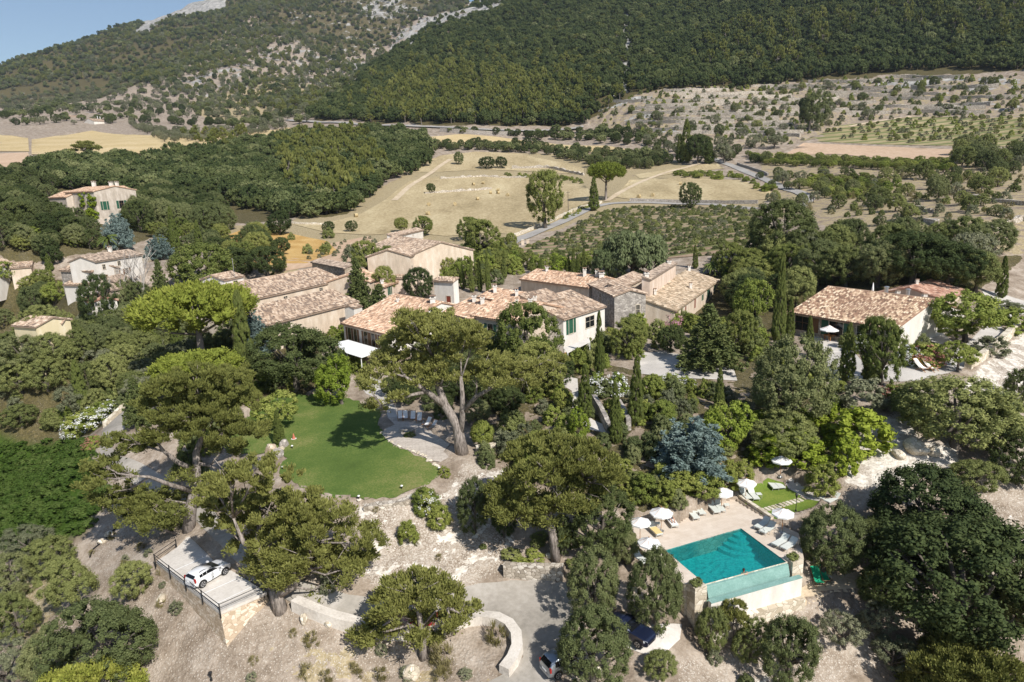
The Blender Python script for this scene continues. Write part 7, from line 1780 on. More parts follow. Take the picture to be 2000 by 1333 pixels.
def onland(kit, name, px, d, label, cat, group=None, sc=1.0, off=.06):
    q = hit(*px); e = empty(name, (q[0], q[1], q[2] + off), d); e.scale = (sc,) * 3; tag(e, label, cat, group)
    for nm, m in kit: link(nm, m, e)
    return e
for k, (x, y, a_, lb) in enumerate(((783,824,100,'leftmost wooden chair with white cushion under the pine'), (792,824,97,'wooden chair with white cushion, second from left under the pine'), (806,825,92,'wooden chair with white cushion in the middle of the row'), (818,828,88,'half shaded wooden chair with white cushion'), (829,837,60,'wooden chair with white cushion right of the low table'), (838,843,50,'rightmost wooden chair with white cushion under the pine'))):
    onland(DW, 'deck_chair', (x, y), rad(a_), lb, 'deck chair', sc=1.05)
q = hit(797, 846); e = tag(empty('stone_bench', (q[0], q[1], q[2] + .06), rad(-6)), 'grey slab bench with plants in front on the terrace paving', 'bench')
MB().box((-.95,-.32,.36),(.95,.32,.48)).build('slab', W_GREYST, e); MB().box((-.8,-.25,0),(-.55,.25,.36)).build('leg', W_GREYST, e); MB().box((.55,-.25,0),(.8,.25,.36)).build('leg', W_GREYST, e)
q = hit(800, 852); place('shrub', (q[0], q[1], q[2]), 1.5, .45, 'row of small plants in front of the slab bench', 'plants')
onland(DW, 'deck_chair', (1813, 728), rad(120), 'white deck chair on the gravel terrace, left one', 'deck chair', sc=1.5); onland(DW, 'deck_chair', (1831, 728), rad(120), 'white deck chair on the gravel terrace, right one', 'deck chair', sc=1.5)
onland(LG, 'sun_lounger', (1806, 655), rad(60), 'lounger on the side patio, left one', 'sun lounger'); onland(LG, 'sun_lounger', (1824, 656), rad(60), 'lounger on the side patio, right one', 'sun lounger')
q = hit(1626, 664); e = tag(empty('wooden_table', (q[0], q[1], q[2] + .07), .3), 'orange wooden table beside the patio parasol', 'table'); MB().box((-1.1,-.7,.70),(1.1,.7,.76)).build('table_top', M_TEAK, e)
for x in (-.95, .95):
    for y in (-.55, .55): MB().box((x-.05,y-.05,0),(x+.05,y+.05,.70)).build('leg', M_TEAK, e)
q = hit(1110, 700); e = tag(empty('wooden_table', (q[0], q[1], q[2])), 'wooden table under the main house pergola', 'table'); MB().lathe([(.0,.70),(.7,.70),(.7,.75),(.0,.75)], 16).build('table_top', M_TEAK, e); MB().lathe([(.3,0),(.3,.04),(.05,.08),(.05,.70)], 10).build('leg', M_TEAK, e)
# white sun sail and parasols at the annexe and main house
def canopy(name, quad, h, mat, label, cat, post=None, thick=.06, sag=0):
    pts = [P_h(x, y, h) for x, y in quad]; zt = float(np.mean([p[2] for p in pts])); pts = [P(x, y, zt) for x, y in quad]; c = sum(pts) / len(pts)
    e = tag(empty(name, (c[0], c[1], zt - h)), label, cat); O = np.array(e.location)
    MB().prism([tuple((p - O)[:2]) for p in pts], h - thick, h).build('cover', mat, e)
    for p in pts:
        q = p + (c - p) * .05; MB().box((q[0]-O[0]-.05, q[1]-O[1]-.05, -1.0), (q[0]-O[0]+.05, q[1]-O[1]+.05, h - thick)).build('post', post or M_WHITE, e)
    return e
canopy('sun_sail', [(652,670),(680,664),(749,684),(706,699),(677,690)], 2.6, M_CANVAS, 'white canvas roof over the terrace of the annexe', 'awning')
canopy('pergola', [(1100,680),(1150,660),(1153,668),(1108,690)], 2.7, W_WHITE, 'white beam pergola at the corner of the main house', 'pergola')
canopy('reed_shade', [(1784,620),(1818,608),(1817,612),(1796,625)], 2.5, M_REED, 'brown reed shade at the villa gable, lower one', 'awning', M_TEAK); canopy('reed_shade', [(1804,602),(1822,596),(1838,603),(1817,612)], 3.1, M_REED, 'brown reed shade at the villa gable, upper one', 'awning', M_TEAK)
q = P_h(1160, 622, 2.6); parasol((q[0], q[1], q[2] - 2.6), 1.3, 2.6, 'pale yellow parasol on the balcony of the main house', None, M_CANVASY)
# boulders and globe lamps on the lawn
def boulder(px, w, h, label, mat, seed):
    q = hit(*px); bm = bmesh.new(); bmesh.ops.create_icosphere(bm, subdivisions=3, radius=1); rng = np.random.default_rng(seed); ks = rng.normal(size=(9, 3)); ks /= np.linalg.norm(ks, axis=1)[:, None]
    for v in bm.verts:
        d = np.array(v.co); cut = min(1, min((.62 + .3 * rng_) / max(d @ k, 1e-3) if d @ k > .3 else 9 for k, rng_ in zip(ks, np.linspace(.1, 1, 9))))
        v.co = Vector(d * cut * (1 + .04 * float(vnoise(np.array([d[0]*4]), np.array([d[1]*4 + d[2]*3]), seed)[0])))
        v.co.x *= w / 2; v.co.y *= w / 2 * .8; v.co.z *= h * .7
    me = D.meshes.new('boulder'); bm.to_mesh(me); bm.free(); me.materials.append(mat)
    tag(link('boulder', me, None, (q[0], q[1], q[2] + h * .25), rng.uniform(0, 6)), label, 'boulder')
boulder((529,883), 1.7, 1.1, 'ochre topped boulder at the left of the lawn rocks', W_OCHRE, 1); boulder((556,872), 1.3, .9, 'grey boulder behind the lawn rocks', W_GREYST, 2); boulder((541,892), 1.9, .9, 'wide grey boulder in front of the lawn rocks', W_GREYST, 3)
boulder((549,878), .9, .4, 'flat pale rock between the lawn boulders', W_PALE, 4)
boulder((316,1172), 1.2, .5, 'flat pale rock on the slope under the parking wall', W_PALE, 5); boulder((742,1232), .7, .4, 'white rock below the kerb wall, left of two', W_PALE, 6); boulder((641,1222), .7, .4, 'white rock below the kerb wall, touching its neighbour', W_PALE, 7)
boulder((594,1216), .7, .9, 'upright pale rock under the end of the kerb wall', W_PALE, 8); boulder((200,1060), 1.0, .5, 'white boulder on the water pipe at left, lower one', W_PALE, 9); boulder((213,1046), .9, .5, 'white boulder on the water pipe at left, upper one', W_PALE, 10)
boulder((1790,880), 3.0, 1.4, 'large pale boulder in the white rock outcrop', W_PALE, 11); boulder((1755,892), 1.6, .8, 'pale boulder left in the white rock outcrop', W_PALE, 12); boulder((1825,886), 1.8, .9, 'pale boulder right in the white rock outcrop', W_PALE, 13)
boulder((1640,1210), 2.0, 1.0, 'pale boulder below the gravel beach', W_PALE, 14); boulder((805,1320), 1.6, .9, 'pale outcrop at the bottom edge', W_PALE, 15); boulder((1162,1322), 1.3, .9, 'white rock beside the silver car', W_PALE, 16); boulder((1072,1088), .7, .4, 'white rock at the foot of the straight pine', W_PALE, 17)
rs = random.Random(77)
LINE_ = [(746,845),(756,858),(772,869),(788,874),(803,880),(816,886),(828,892),(838,900),(850,910),(861,918)]
for k in range(46):
    f = rs.random() * (len(LINE_) - 1.01); i = int(f); x = LINE_[i][0] + (LINE_[i+1][0] - LINE_[i][0]) * (f - i) + rs.uniform(-3, 3); y = LINE_[i][1] + (LINE_[i+1][1] - LINE_[i][1]) * (f - i) + rs.uniform(-2, 2)
    q = hit(x, y); s_ = rs.uniform(.12, .26)
    o = MB().lathe([(.0,-.3),(.8,-.2),(1,.2),(.6,.7),(.0,.8)], 6).build('edging_stone', W_PALE, None, (q[0], q[1], q[2] + .03), rs.uniform(0, 6)); o.scale = (s_, s_ * rs.uniform(.6, 1), s_ * .8)
    tag(o, 'whitish edging stone between lawn and terrace paving', 'stone', 'edging stones of the terrace')
def lamp(px, label):
    q = hit(*px); e = tag(empty('garden_lamp', q), label, 'lamp'); e.scale = (.62,) * 3
    MB().lathe([(.34,-.1),(.34,.05),(.28,.08),(.0,.08)], 10).build('stone_base', W_PALE, e); MB().lathe([(.06,.08),(.06,.34),(.15,.36),(.15,.5),(.06,.52)], 10).build('lamp_body', M_IRON, e); MB().lathe([(.15,.52),(.22,.56),(.18,.66),(.0,.74)], 10).build('lamp_cap', M_WHITE, e)
for px, lb in (((571,877),'garden lamp on a white stone beside the lawn boulders'), ((553,918),'garden lamp at the left edge of the lawn'), ((701,976),'garden lamp at the front edge of the lawn'), ((785,956),'garden lamp at the front right corner of the lawn'), ((858,920),'garden lamp at the lower end of the paving')): lamp(px, lb)
q = hit(574, 858); e = tag(empty('garden_cone', q), 'little red and white cone on the lawn', 'ornament'); MB().lathe([(.32,0),(.32,.06),(.0,.06)], 10).build('base', M_WHITE, e); MB().lathe([(.2,.06),(.03,.7),(.0,.7)], 10).build('cone', plain('faded red', (.5,.16,.1)), e)
# lamp posts, poles
def lamp_post(q, H, label, name='lamp_post'):
    e = tag(empty(name, q), label, 'lamp post'); MB().lathe([(.10,0),(.09,.25),(.035,.3),(.03,H-.45),(.06,H-.42),(.03,H-.38)], 8).build('post', M_IRON, e)
    MB().lathe([(.07,H-.38),(.13,H-.12),(.13,H-.08)], 6).build('lantern', M_GLASSD, e); MB().lathe([(.17,H-.08),(.05,H+.02),(.0,H+.06)], 6).build('lantern_roof', M_IRON, e)
q = pp(1554, 1001, 8.15); lamp_post(q, 1.9, 'black lantern post on the pool lawn'); q = pp(1374, 992); lamp_post(q, 2.1, 'black lantern post in front of the clipped bushes at the pool')
q = hit(413, 1330); lamp_post(q, .8, 'short black lamp at the bottom edge', 'bollard_lamp')
def pole(px, top, r, mat, label, name='utility_pole', cat='pole', arm=True):
    q = hit(*px); t_ = P_r(px[0], top, math.hypot(q[0], q[1])); h = t_[2] - q[2]; e = tag(empty(name, q), label, cat); MB().tube([(0,0,-.5),(0,0,h)], [r, r*.7], 8).build('shaft', mat, e)
    if arm: MB().box((-.7,-.06,h-.5),(.7,.06,h-.38)).build('crossarm', mat, e)
pole((1110,418), 374, .13, B_OAK, 'wooden pole beside the huge walnut'); pole((1102,428), 411, .06, M_STEEL, 'thin grey post at the verge of the lane', 'post', arm=False)
pole((1236,618), 562, .06, M_WHITE, 'white mast at the corner of the long stone range', 'mast', 'mast', False)
pole((1787,560), 534, .06, M_STEEL, 'flue pole on the red roofed villa', 'mast', 'mast', False)
pole((192,240), 227, .5, M_WHITE, 'pale pylon beside the far barn', 'pylon', 'pylon', False); pole((197,240), 228, .5, M_WHITE, 'second pale pylon beside the far barn', 'pylon', 'pylon', False)
q = hit(1064, 446); e = tag(empty('garden_statue', q), 'white standing figure under the walnut beside the lane', 'statue'); MB().lathe([(.55,0),(.5,.9),(.28,1.5),(.32,2.0),(.12,2.25),(.17,2.4),(.17,2.6),(.0,2.75)], 12).build('figure', M_WHITE, e, smooth=True); MB().box((-.6,-.6,-.4),(.6,.6,.02)).build('plinth', W_PALE, e)
for px, lb in (((1021,478),'left stone gate pillar on the lane'), ((1031,477),'right stone gate pillar on the lane')):
    q = hit(*px); e = tag(empty('gate_pillar', q), lb, 'pillar'); MB().box((-.4,-.4,-.4),(.4,.4,1.3)).build('shaft', W_CREAM, e); MB().box((-.5,-.5,1.3),(.5,.5,1.42)).build('cap', W_PALE, e)
# hay bales
bm_ = MB(); k_ = 14
for i in range(k_):
    a0, a1 = 2*math.pi*i/k_, 2*math.pi*(i+1)/k_
    bm_.add([(-.62,.72*math.cos(a0),.7+.72*math.sin(a0)),(.62,.72*math.cos(a0),.7+.72*math.sin(a0)),(.62,.72*math.cos(a1),.7+.72*math.sin(a1)),(-.62,.72*math.cos(a1),.7+.72*math.sin(a1))], [(0,1,2,3)])
bm_.add([(-.62,.72*math.cos(2*math.pi*i/k_),.7+.72*math.sin(2*math.pi*i/k_)) for i in range(k_)], [tuple(range(k_))]).add([(.62,.72*math.cos(2*math.pi*i/k_),.7+.72*math.sin(2*math.pi*i/k_)) for i in range(k_)], [tuple(range(k_))])
BALE = bm_.mesh('hay_bale', M_BALE)
for x, y in ((785,1028),(838,1020),(880,1075),(922,1060),(922,1076),(975,1088),(808,1110),(682,1140),(535,1142),(530,1193),(130,1205),(1938,1025),(1783,1090),(1707,1098),(150,1090)):
    if x == 150: q = hit(820, 432)
    else: q = hit(650 + x / 2.855, (y + 8) / 2.855)
    tag(link('hay_bale', BALE, None, (q[0], q[1], q[2] + .12), _vr.uniform(0, 3), 1.0), 'round straw bale lying on the stubble', 'hay bale', 'round bales on the stubble fields')
# palm, dead trees
def palm(px, top, label):
    q = hit(*px); t_ = P_r(px[0], top, math.hypot(q[0], q[1])); h = t_[2] - q[2]; e = tag(empty('palm_tree', q), label, 'tree')
    MB().tube([(0,0,-.5),(.1,0,h*.5),(.25,0,h-1.4)], [.3,.22,.2], 8).build('trunk', B_PALM, e); fm = MB(); rng = random.Random(4)
    for k in range(26):
        a = 2.4*k; el = rng.uniform(-.3, 1.1); L_ = rng.uniform(1.8, 2.6); pts = []
        for s in range(6):
            f = s/5; pts.append((.25 + math.cos(a)*L_*f*math.cos(el*(1-f*.4)), math.sin(a)*L_*f*math.cos(el*(1-f*.4)), h-1.4 + L_*f*math.sin(el) - 1.5*f*f))
        for s in range(5):
            p0, p1 = Vector(pts[s]), Vector(pts[s+1]); sd = Vector((-math.sin(a), math.cos(a), 0)) * .38 * (1 - s/6); dn = Vector((0,0,-.16))
            fm.add([p0+sd+dn, p1+sd*.85+dn, p1, p0], [(0,1,2,3)]); fm.add([p0, p1, p1-sd*.85+dn, p0-sd+dn], [(0,1,2,3)])
    fm.build('crown', L_CYP, e)
palm((217,527), 452, 'tall slim palm in front of the white village house'); palm((1388,538), 505, 'small palm behind the long stone range')
def dead_tree(px, h, lean, label, seed):
    q = hit(*px); rng = random.Random(seed); e = tag(empty('dead_tree', q), label, 'tree'); mb = MB()
    def br(p, d, L_, r, lv):
        n = p + d * L_; m = p + d * L_ * .5 + Vector((rng.uniform(-.1,.1), rng.uniform(-.1,.1), .05)) * L_ * .3
        mb.tube([p, m, n], [r, r*.8, r*.55], 5)
        if lv:
            for _ in range(rng.randint(2, 3)):
                d2 = (d + Vector((rng.uniform(-.7,.7), rng.uniform(-.7,.7), rng.uniform(-.1,.5)))).normalized(); br(p + d * L_ * rng.uniform(.55, 1), d2, L_ * rng.uniform(.55, .8), r * .55, lv - 1)
    d0 = Vector((lean, 0, 1)).normalized(); mb.tube([(0,0,-.5), tuple(d0*h*.25)], [.3,.24], 7)
    for _ in range(5): br(d0 * h * .22, (d0 + Vector((rng.uniform(-.6,.6), rng.uniform(-.6,.6), .2))).normalized(), h * .4, .17, 3)
    mb.build('trunk', B_DEAD, e)
dead_tree((285,600), 11, 0, 'bare bleached tree standing left of the umbrella pine', 1); dead_tree((278,612), 10, -1.4, 'fallen bleached tree beside the standing dead one', 2)
# ---------------------------------------------------------------- parking terrace
pk = [P(x, y, PARK_Z) for x, y in ((305,1097),(430,1196),(521,1157),(420,1095),(369,1046),(345,1070))]
T = tag(empty('parking_terrace', (*pk[1][:2], 4.2)), 'pale concrete parking terrace on an ochre stone base', 'parking terrace'); O = np.array(T.location)
MB().prism([tuple((p - O)[:2]) for p in pk], PARK_Z - .25 - O[2], PARK_Z - O[2]).build('slab', M_CONC, T)
cpk = sum(pk) / 6; mb = MB(); n_ = len(pk); V = [tuple(p + (cpk - p) * .012 - O + np.array([0, 0, -.25])) for p in pk] + [tuple(np.array([*(p + (cpk - p) * .012 + (p - cpk) / np.linalg.norm(p - cpk) * 1.9)[:2], 3.4]) - O) for p in pk]
mb.add(V, [(i, n_ + i, n_ + (i + 1) % n_, (i + 1) % n_) for i in range(n_)]); o = mb.build('base_wall', W_OCHRE, T)
bm = bmesh.new(); bm.from_mesh(o.data); bmesh.ops.recalc_face_normals(bm, faces=bm.faces); bm.to_mesh(o.data); bm.free()
ln = MB()
for a_, b_ in (((333,1118),(405,1086)),((365,1142),(437,1110)),((390,1163),(462,1131)),((416,1183),(490,1147))):
    a_, b_ = P(*a_, PARK_Z), P(*b_, PARK_Z); d_ = b_ - a_; d_ /= np.linalg.norm(d_); n_ = np.array([-d_[1], d_[0], 0]) * .055
    ln.add([tuple(p - O + np.array([0, 0, .004])) for p in (a_ - n_, b_ - n_, b_ + n_, a_ + n_)], [(0,1,2,3)])
ln.build('bay_lines', M_WHITE, T)
def railing(pts, label, name='railing'):
    W_ = [P(x, y, PARK_Z) for x, y in pts]; e = tag(empty(name, W_[0]), label, 'railing'); O = np.array(e.location)
    for k, zz in enumerate((.38, .72)): MB().tube([tuple(p - O + np.array([0, 0, zz])) for p in W_], .03, 6).build('rail', M_IRON, e)
    for i in range(len(W_) - 1):
        n = max(1, int(np.linalg.norm(W_[i+1] - W_[i]) / 2.4))
        for k in range(n + (i == len(W_) - 2)):
            p = W_[i] + (W_[i+1] - W_[i]) * k / n - O; MB().box((p[0]-.035, p[1]-.035, -.5), (p[0]+.035, p[1]+.035, .8)).build('post', M_IRON, e)
railing([(345,1069),(303,1098),(430,1197),(515,1159)], 'black two bar railing round the parking terrace')
q0, q1 = hit(176,1090), hit(233,1025); tag(MB().tube([tuple(hit(x, y) - q0 + np.array([0, 0, .08])) for x, y in ((176,1090),(180,1076),(195,1064),(215,1045),(233,1025))], .08, 7).build('water_pipe', M_IRON, None, q0), 'black water pipe running up the stony slope', 'pipe')

# ---------------------------------------------------------------- cars
def paint(name, c, metal=0.0):
    t = NT(name); t.set(Roughness=.28, Metallic=metal); t.b.inputs['Coat Weight'].default_value = .8; t.b.inputs['Coat Roughness'].default_value = .06; t.b.inputs['Specular IOR Level'].default_value = .5
    n = t.noise(t.pos(obj=True), 2, 3); return t.col(t.ramp(n, [(.3, tuple(x * .93 for x in c)), (.7, c)]))
M_TYRE = plain('tyre rubber', (.015, .015, .015), .9); M_RIM = plain('alloy rim', (.45, .45, .46), .35, .7); M_CARGL = plain('tinted car glass', (.008, .009, .011), .06, 0, .05, 2, .6)
M_RLAMP = plain('red tail lamp', (.35, .015, .012), .25); M_HLAMP = plain('clear headlamp', (.6, .62, .65), .15, .3); M_TRIM = plain('black plastic trim', (.02, .02, .021), .7)
def car(label, loc, rz, L, Wd, H, pm, hood=.95, wsx=.62, rear_slope=.18, belt=.95, rails=False, name='parked_car'):
    e = tag(empty(name, loc, rz), label, 'car'); w = Wd / 2
    xh = L - hood; xw0 = xh - .15; xw1 = xw0 - wsx * 1.15                      # cowl, top of the windscreen
    St = [(0, .42, .80, .80, .86), (.06, .34, belt, belt + .02, .95), (.18 + rear_slope, .24, belt, H - .07, 1), (L * .30, .22, belt, H, 1), (L * .5, .22, belt, H, 1), (xw1, .22, belt, H - .06, 1), (xw0, .22, belt - .02, belt + .03, 1),
          (xh + .35, .22, belt - .06, belt - .03, .99), (L - .28, .24, belt - .16, belt - .14, .95), (L - .07, .30, belt - .27, belt - .25, .86), (L, .38, .58, .60, .74)]
    V, Fs = [], []
    for x, zb, zl, zt, f in St:
        gh = max(0, min(1, (zt - zl) / .5)); wr = w * f * (1 - .20 * gh)
        half = [(w*f*.86, zb), (w*f*.985, zb+.14), (w*f, (zb+zl)/2), (w*f*.975, zl), (wr, max(zl + .005, zt - .06*gh - .005)), (wr*.86, zt)]
        V += [(x, y, z) for y, z in half] + [(x, -y, z) for y, z in half[::-1]]
    m = 12
    for i in range(len(St) - 1):
        for j in range(m): Fs.append((i*m + j, i*m + (j+1) % m, (i+1)*m + (j+1) % m, (i+1)*m + j))
    Fs += [tuple(range(m))[::-1], tuple((len(St)-1)*m + j for j in range(m))]
    body = MB().add(V, Fs).build('body', pm, e, smooth=True)
    bm = bmesh.new(); bm.from_mesh(body.data); bmesh.ops.recalc_face_normals(bm, faces=bm.faces)
    bmesh.ops.bevel(bm, geom=[ed for ed in bm.edges if len(ed.link_faces) == 2 and ed.calc_face_angle(0) > .5], offset=.04, segments=2, affect='EDGES', clamp_overlap=True); bm.to_mesh(body.data); bm.free(); body.data.polygons.foreach_set('use_smooth', [True] * len(body.data.polygons))
    def sec(x):
        for a, b in zip(St[:-1], St[1:]):
            if a[0] <= x <= b[0]:
                t = (x - a[0]) / (b[0] - a[0]); return [a[k] + (b[k] - a[k]) * t for k in range(5)]
    def side(x, f, s, o=.018):
        _, zb, zl, zt, ff = sec(x); gh = max(0, min(1, (zt - zl) / .5)); wr = w*ff*(1 - .20*gh); zt_ = max(zl + .005, zt - .06*gh - .005)
        return (x, s * (w*ff*.975 + (wr - w*ff*.975) * f + o), zl + (zt_ - zl) * f + o * .3)
    x0, x3 = .34 + rear_slope, xw1 + .02; cuts = [(x0, x0 + (x3 - x0)*.27), (x0 + (x3 - x0)*.30, x0 + (x3 - x0)*.63), (x0 + (x3 - x0)*.66, x3)]
    for s in (-1, 1):
        for k, (a, b) in enumerate(cuts):
            n = 4; vs = [side(a + (b - a)*i/n, .08, s) for i in range(n + 1)] + [side(a + (b - a)*i/n, .90, s) for i in range(n, -1, -1)]
            if k == 2: vs = vs[:n + 1] + [side(xw0 - .22, .25, s)] + vs[n + 1:]
            g = MB().add(vs, [tuple(range(len(vs))) if s > 0 else tuple(range(len(vs)))[::-1]]); g.build('side_window', M_CARGL, e)
        for x in (L*.17 + .1, L*.80):
            wh = MB(); R_ = .335; y0 = s * (w + .012)
            prof = [(R_*.55, -.21), (R_*.93, -.2), (R_, -.16), (R_, -.04), (R_*.93, 0), (R_*.68, .004)]
            tmp = MB().lathe(prof, 20); tmp.v = [(x + v[0], y0 + s * v[2], R_ + v[1]) for v in tmp.v]; wo = link('wheel', tmp.mesh('tyre', M_TYRE), e)
            rm = MB(); rm.lathe([(.0, -.01), (R_*.64, -.015), (R_*.68, .008)], 16)
            rm.v = [(x + v[0], y0 + s * v[2], R_ + v[1]) for v in rm.v]; ro = link('rim', rm.mesh('rim', M_RIM), wo)
            sp_ = MB()
            for q_ in range(5):
                a = q_ * 1.2566; tmp = MB().box((.06, -.045, -.005), (R_*.6, .045, .012)); ca, sa = math.cos(a), math.sin(a)
                sp_.add([(x + v[0]*ca - v[1]*sa, y0 + s * (v[2] + .004), R_ + v[0]*sa + v[1]*ca) for v in tmp.v], tmp.f)
            link('spokes', sp_.mesh('spokes', M_TRIM), wo)
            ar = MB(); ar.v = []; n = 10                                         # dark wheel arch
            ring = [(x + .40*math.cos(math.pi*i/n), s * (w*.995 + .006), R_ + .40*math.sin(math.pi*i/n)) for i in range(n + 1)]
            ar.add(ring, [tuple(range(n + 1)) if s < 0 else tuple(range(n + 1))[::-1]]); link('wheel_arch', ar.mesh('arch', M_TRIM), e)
        mr = MB().box((xw0 - .30, s*(w + .02), belt + .02), (xw0 - .12, s*(w + .20), belt + .17)); link('wing_mirror', mr.mesh('mirror', pm), e)
        for i_x in (x0 + (x3-x0)*.27 + .03, x0 + (x3-x0)*.64 + .02):
            hd = MB().box((i_x + .1 - .09, s*(w*.99) - .012, belt - .12), (i_x + .1 + .09, s*(w*.99) + .026, belt - .09)); link('door_handle', hd.mesh('handle', pm), e)
        tl = MB().box((.03, s*(w*.90) - .10, belt - .22), (.14, s*(w*.90) + .06, belt + .12)); link('tail_lamp', tl.mesh('lamp', M_RLAMP), e)
        hl = MB().add([(L - .30, s*w*.93, belt - .16), (L - .06, s*w*.70, belt - .25), (L - .045, s*w*.70, belt - .38), (L - .27, s*w*.965, belt - .33)], [(0,1,2,3)]); o_ = link('headlight', hl.mesh('lamp', M_HLAMP), e); o_.data.transform(Matrix.Translation((.02, s*.02, .015)))
        if rails: link('roof_rail', MB().tube([(x0 + .1, s*w*.68, H - .01), (x0 + .25, s*w*.68, H + .06), (xw1 - .4, s*w*.68, H + .05), (xw1 - .2, s*w*.68, H - .01)], .022, 6).mesh('rail', M_TRIM), e)
    # screens
    a, b = St[5], St[6]; o = .02
    def scr(xa, za, wa_, xb, zb2, wb_, nx, nz): return [(xa + nx, -wa_, za + nz), (xa + nx, wa_, za + nz), (xb + nx, wb_, zb2 + nz), (xb + nx, -wb_, zb2 + nz)]
    link('windscreen', MB().add(scr(a[0] + .05, a[3] - .03, w*.66, b[0] - .04, b[3] + .02, w*.88, .03, .03), [(0,1,2,3)]).mesh('windscreen', M_CARGL), e)
    r0, r1 = St[1], St[2]
    link('rear_window', MB().add(scr(r0[0] + .0, r0[3] + .06, w*.80, r1[0] - .03, r1[3] - .08, w*.66, -.03, .02), [(0,1,2,3)]).mesh('rear_window', M_CARGL), e)
    link('bumper', MB().box((-.03, -w*.8, .36), (.12, w*.8, .56)).mesh('bumper', pm), e); link('grille', MB().box((L - .06, -w*.45, .42), (L + .015, w*.45, .56)).mesh('grille', M_TRIM), e)
    link('number_plate', MB().box((-.045, -.26, .62), (.0, .26, .73)).mesh('plate', M_WHITE), e)
    return e
def car_at(rear_px, front_px, z, **k):
    a, b = P(*rear_px, z), P(*front_px, z); d = b - a; return (a[0], a[1], z), math.atan2(d[1], d[0])
# wheels on the right hand side touch at these pixels
def car_wheels(rw, fw, z, L, Wd, side):
    """origin and heading from two wheel contact spots; side: -1 right, +1 left"""
    a, b = P(*rw, z), P(*fw, z); d = b - a; h = math.atan2(d[1], d[0]); u = np.array([math.cos(h), math.sin(h), 0]); n = np.array([-u[1], u[0], 0])
    o = (a + b) / 2 - n * side * Wd / 2 - u * (L*.17 + .1 + L*.80) / 2
    return (o[0], o[1], z), h
l_, h_ = car_wheels((397,1149), (442,1123), PARK_Z, 3.5, 1.45, -1)
car('white people carrier parked on the concrete terrace', l_, h_, 3.5, 1.45, 1.34, paint('white car paint', (.78, .78, .78)), hood=.85, wsx=.85, belt=.98, rails=True)
zz = float(hz(*P(1230, 1255, 5.2)[:2])) + .08
l_, h_ = car_wheels((1196,1243), (1242,1266), zz, 3.85, 1.6, -1)
car('dark blue off-road car parked between two evergreen trees', l_, h_, 3.85, 1.6, 1.46, paint('midnight blue car paint', (.012, .018, .045), .3), hood=1.15, wsx=.7, belt=1.02, rear_slope=.25)
zz = float(hz(*P(1085, 1315, 4.8)[:2])) + .08
l_, h_ = car_wheels((1091,1328), (1140,1306), zz, 3.6, 1.52, -1)
car('silver grey van-like car at the bottom edge half under a tree', l_, h_, 3.6, 1.52, 1.55, paint('silver car paint', (.30, .33, .36), .6), hood=.9, wsx=.7, belt=1.0)
zz = float(hz(*P(790, 1228, 6.4)[:2])) + .08; q = P(815, 1226, zz)
car('red car almost hidden by the small young pine', (q[0] + 1.6, q[1] - .3, zz), rad(176), 3.4, 1.5, 1.3, paint('red car paint', (.42, .02, .03)), hood=.95, wsx=.75, belt=.9)

# ---------------------------------------------------------------- people
def person(label, joints, edges, loc, rz, clothes, skin=None, hair=True, head=None):
    e = tag(empty('person', loc, rz), label, 'person')
    me = D.meshes.new('body'); names = list(joints); me.from_pydata([joints[k][0] for k in names], [(names.index(a), names.index(b)) for a, b in edges], [])
    o = link('body', me, e); me.materials.append(skin or M_SKIN)
    m = o.modifiers.new('skin', 'SKIN'); m.use_smooth_shade = True
    for i, k in enumerate(names):
        r = joints[k][1]; me.skin_vertices[0].data[i].radius = (r, r); me.skin_vertices[0].data[i].use_root = (k == 'pelvis')
    s = o.modifiers.new('sub', 'SUBSURF'); s.levels = 1; s.render_levels = 2
    if head is not None:
        hp, f = Vector(head[0]), head[1]
        hr = MB().lathe([(.0,.13),(.075,.10),(.108,.03),(.112,-.03),(.09,-.09),(.05,-.11)], 12)
        hr.v = [(hp.x - f*.025 + v[0], hp.y + v[1], hp.z + .035 + v[2]) for v in hr.v]; link('hair', hr.mesh('hair', M_HAIR, True), e)
        ft = MB(); 
        for s_ in (-1, 1): ft.box((hp.x + f*.098, hp.y + s_*.034 - .012, hp.z - .004), (hp.x + f*.106, hp.y + s_*.034 + .012, hp.z + .010))
        ft.box((hp.x + f*.094, hp.y - .025, hp.z - .062), (hp.x + f*.103, hp.y + .025, hp.z - .052)); link('face', ft.mesh('face', M_HAIR), e)
    for nm, mb_, mt in clothes: link(nm, mb_.mesh(nm, mt, True), e)
    return e
def hand(J, E, wrist, pre, base, d, side):
    base, d = Vector(base), Vector(d).normalized(); up = Vector((0, 0, 1)); lat = d.cross(up).normalized() if abs(d.z) < .95 else Vector((0, 1, 0))
    J[pre+'palm'] = (tuple(base + d*.07), .034); E.append((wrist, pre+'palm'))
    for i, (o, l) in enumerate(((-.032,.075), (-.011,.085), (.011,.08), (.032,.062))):
        a = base + d*.12 + lat*o; J[pre+'f%d' % i] = (tuple(a), .010); J[pre+'g%d' % i] = (tuple(a + d*l*.55 - up*.012), .009); J[pre+'t%d' % i] = (tuple(a + d*l - up*.035), .008)
        E += [(pre+'palm', pre+'f%d' % i), (pre+'f%d' % i, pre+'g%d' % i), (pre+'g%d' % i, pre+'t%d' % i)]
    a = base + d*.055 + lat*side*.045; J[pre+'th'] = (tuple(a), .011); J[pre+'tt'] = (tuple(a + d*.045 + lat*side*.02), .009); E += [(pre+'palm', pre+'th'), (pre+'th', pre+'tt')]
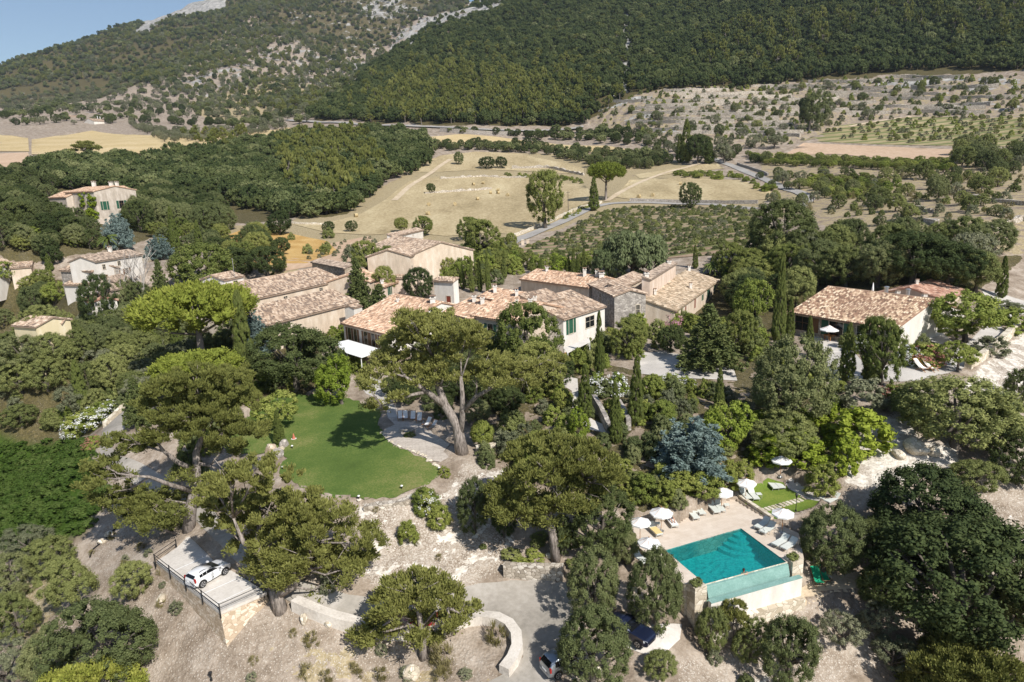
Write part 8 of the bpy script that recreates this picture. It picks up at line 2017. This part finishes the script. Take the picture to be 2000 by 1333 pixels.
# bather reclining on the lounger: feet towards -x side of the lounger's foot end, knees bent
J = {'pelvis': ((1.22, 0, .47), .135), 'waist': ((1.36, 0, .56), .12), 'chest': ((1.56, 0, .73), .145), 'neck': ((1.70, 0, .88), .055), 'head0': ((1.74, 0, .96), .085), 'head1': ((1.77, 0, 1.05), .10), 'crown': ((1.78, 0, 1.12), .07)}
E = [('pelvis', 'waist'), ('waist', 'chest'), ('chest', 'neck'), ('neck', 'head0'), ('head0', 'head1'), ('head1', 'crown')]
for s, pre in ((-1, 'r'), (1, 'l')):
    J.update({pre+'hip': ((1.18, s*.10, .48), .095), pre+'knee': ((.82, s*.13, .72 if s < 0 else .62), .062), pre+'ank': ((.46, s*.12, .46), .040), pre+'toe': ((.30, s*.13, .50), .03),
              pre+'sh': ((1.60, s*.20, .78), .062), pre+'elb': ((1.42, s*.33, .58), .043), pre+'wr': ((1.20, s*.24, .55), .030)})
    E += [('pelvis', pre+'hip'), (pre+'hip', pre+'knee'), (pre+'knee', pre+'ank'), (pre+'ank', pre+'toe'), ('chest', pre+'sh'), (pre+'sh', pre+'elb'), (pre+'elb', pre+'wr')]
    hand(J, E, pre+'wr', pre, J[pre+'wr'][0], (-.9, -s*.3, .05), -s)
L0 = [o for o in D.objects if o.get('label') == 'lounger with a white towel carrying the bather'][0]
sh = MB()
for s in (-1, 1): sh.tube([(1.30, s*.05, .50), (1.18, s*.10, .485), (1.02, s*.115, .59)], [.15, .115, .095], 10)
person('person in blue shorts reclining with bent knees under a parasol', J, E, L0.location, L0.rotation_euler.z, [('shorts', sh, M_TEAL)], head=((1.765, 0, 1.03), -1))
# swimmer resting arms on the overflow edge
q = wc + (wd - wc) * .49 - f_out * .30
J = {'pelvis': ((-.10, 0, -.62), .13), 'chest': ((0, 0, -.18), .14), 'neck': ((.03, 0, .02), .055), 'head0': ((.05, 0, .10), .085), 'head1': ((.05, 0, .19), .10), 'crown': ((.04, 0, .26), .07)}
E = [('pelvis', 'chest'), ('chest', 'neck'), ('neck', 'head0'), ('head0', 'head1'), ('head1', 'crown')]
for s, pre in ((-1, 'r'), (1, 'l')):
    J.update({pre+'hip': ((-.12, s*.1, -.7), .09), pre+'knee': ((-.3, s*.12, -1.05), .06), pre+'ank': ((-.6, s*.12, -1.2), .04), pre+'toe': ((-.72, s*.12, -1.24), .03), pre+'sh': ((.0, s*.19, -.09), .06), pre+'elb': ((.18, s*.32, -.03), .043), pre+'wr': ((.34, s*.14, .0), .03)})
    E += [('pelvis', pre+'hip'), (pre+'hip', pre+'knee'), (pre+'knee', pre+'ank'), (pre+'ank', pre+'toe'), ('chest', pre+'sh'), (pre+'sh', pre+'elb'), (pre+'elb', pre+'wr')]
    hand(J, E, pre+'wr', pre, J[pre+'wr'][0], (.4, -s*.9, 0), 1 if s > 0 else -1)
person('person with dark hair in the pool leaning on the overflow edge', J, E, (q[0], q[1], PZ - .06), math.atan2(f_out[1], f_out[0]), [], head=((.05, 0, .17), 1))
print('objects', len(D.objects))
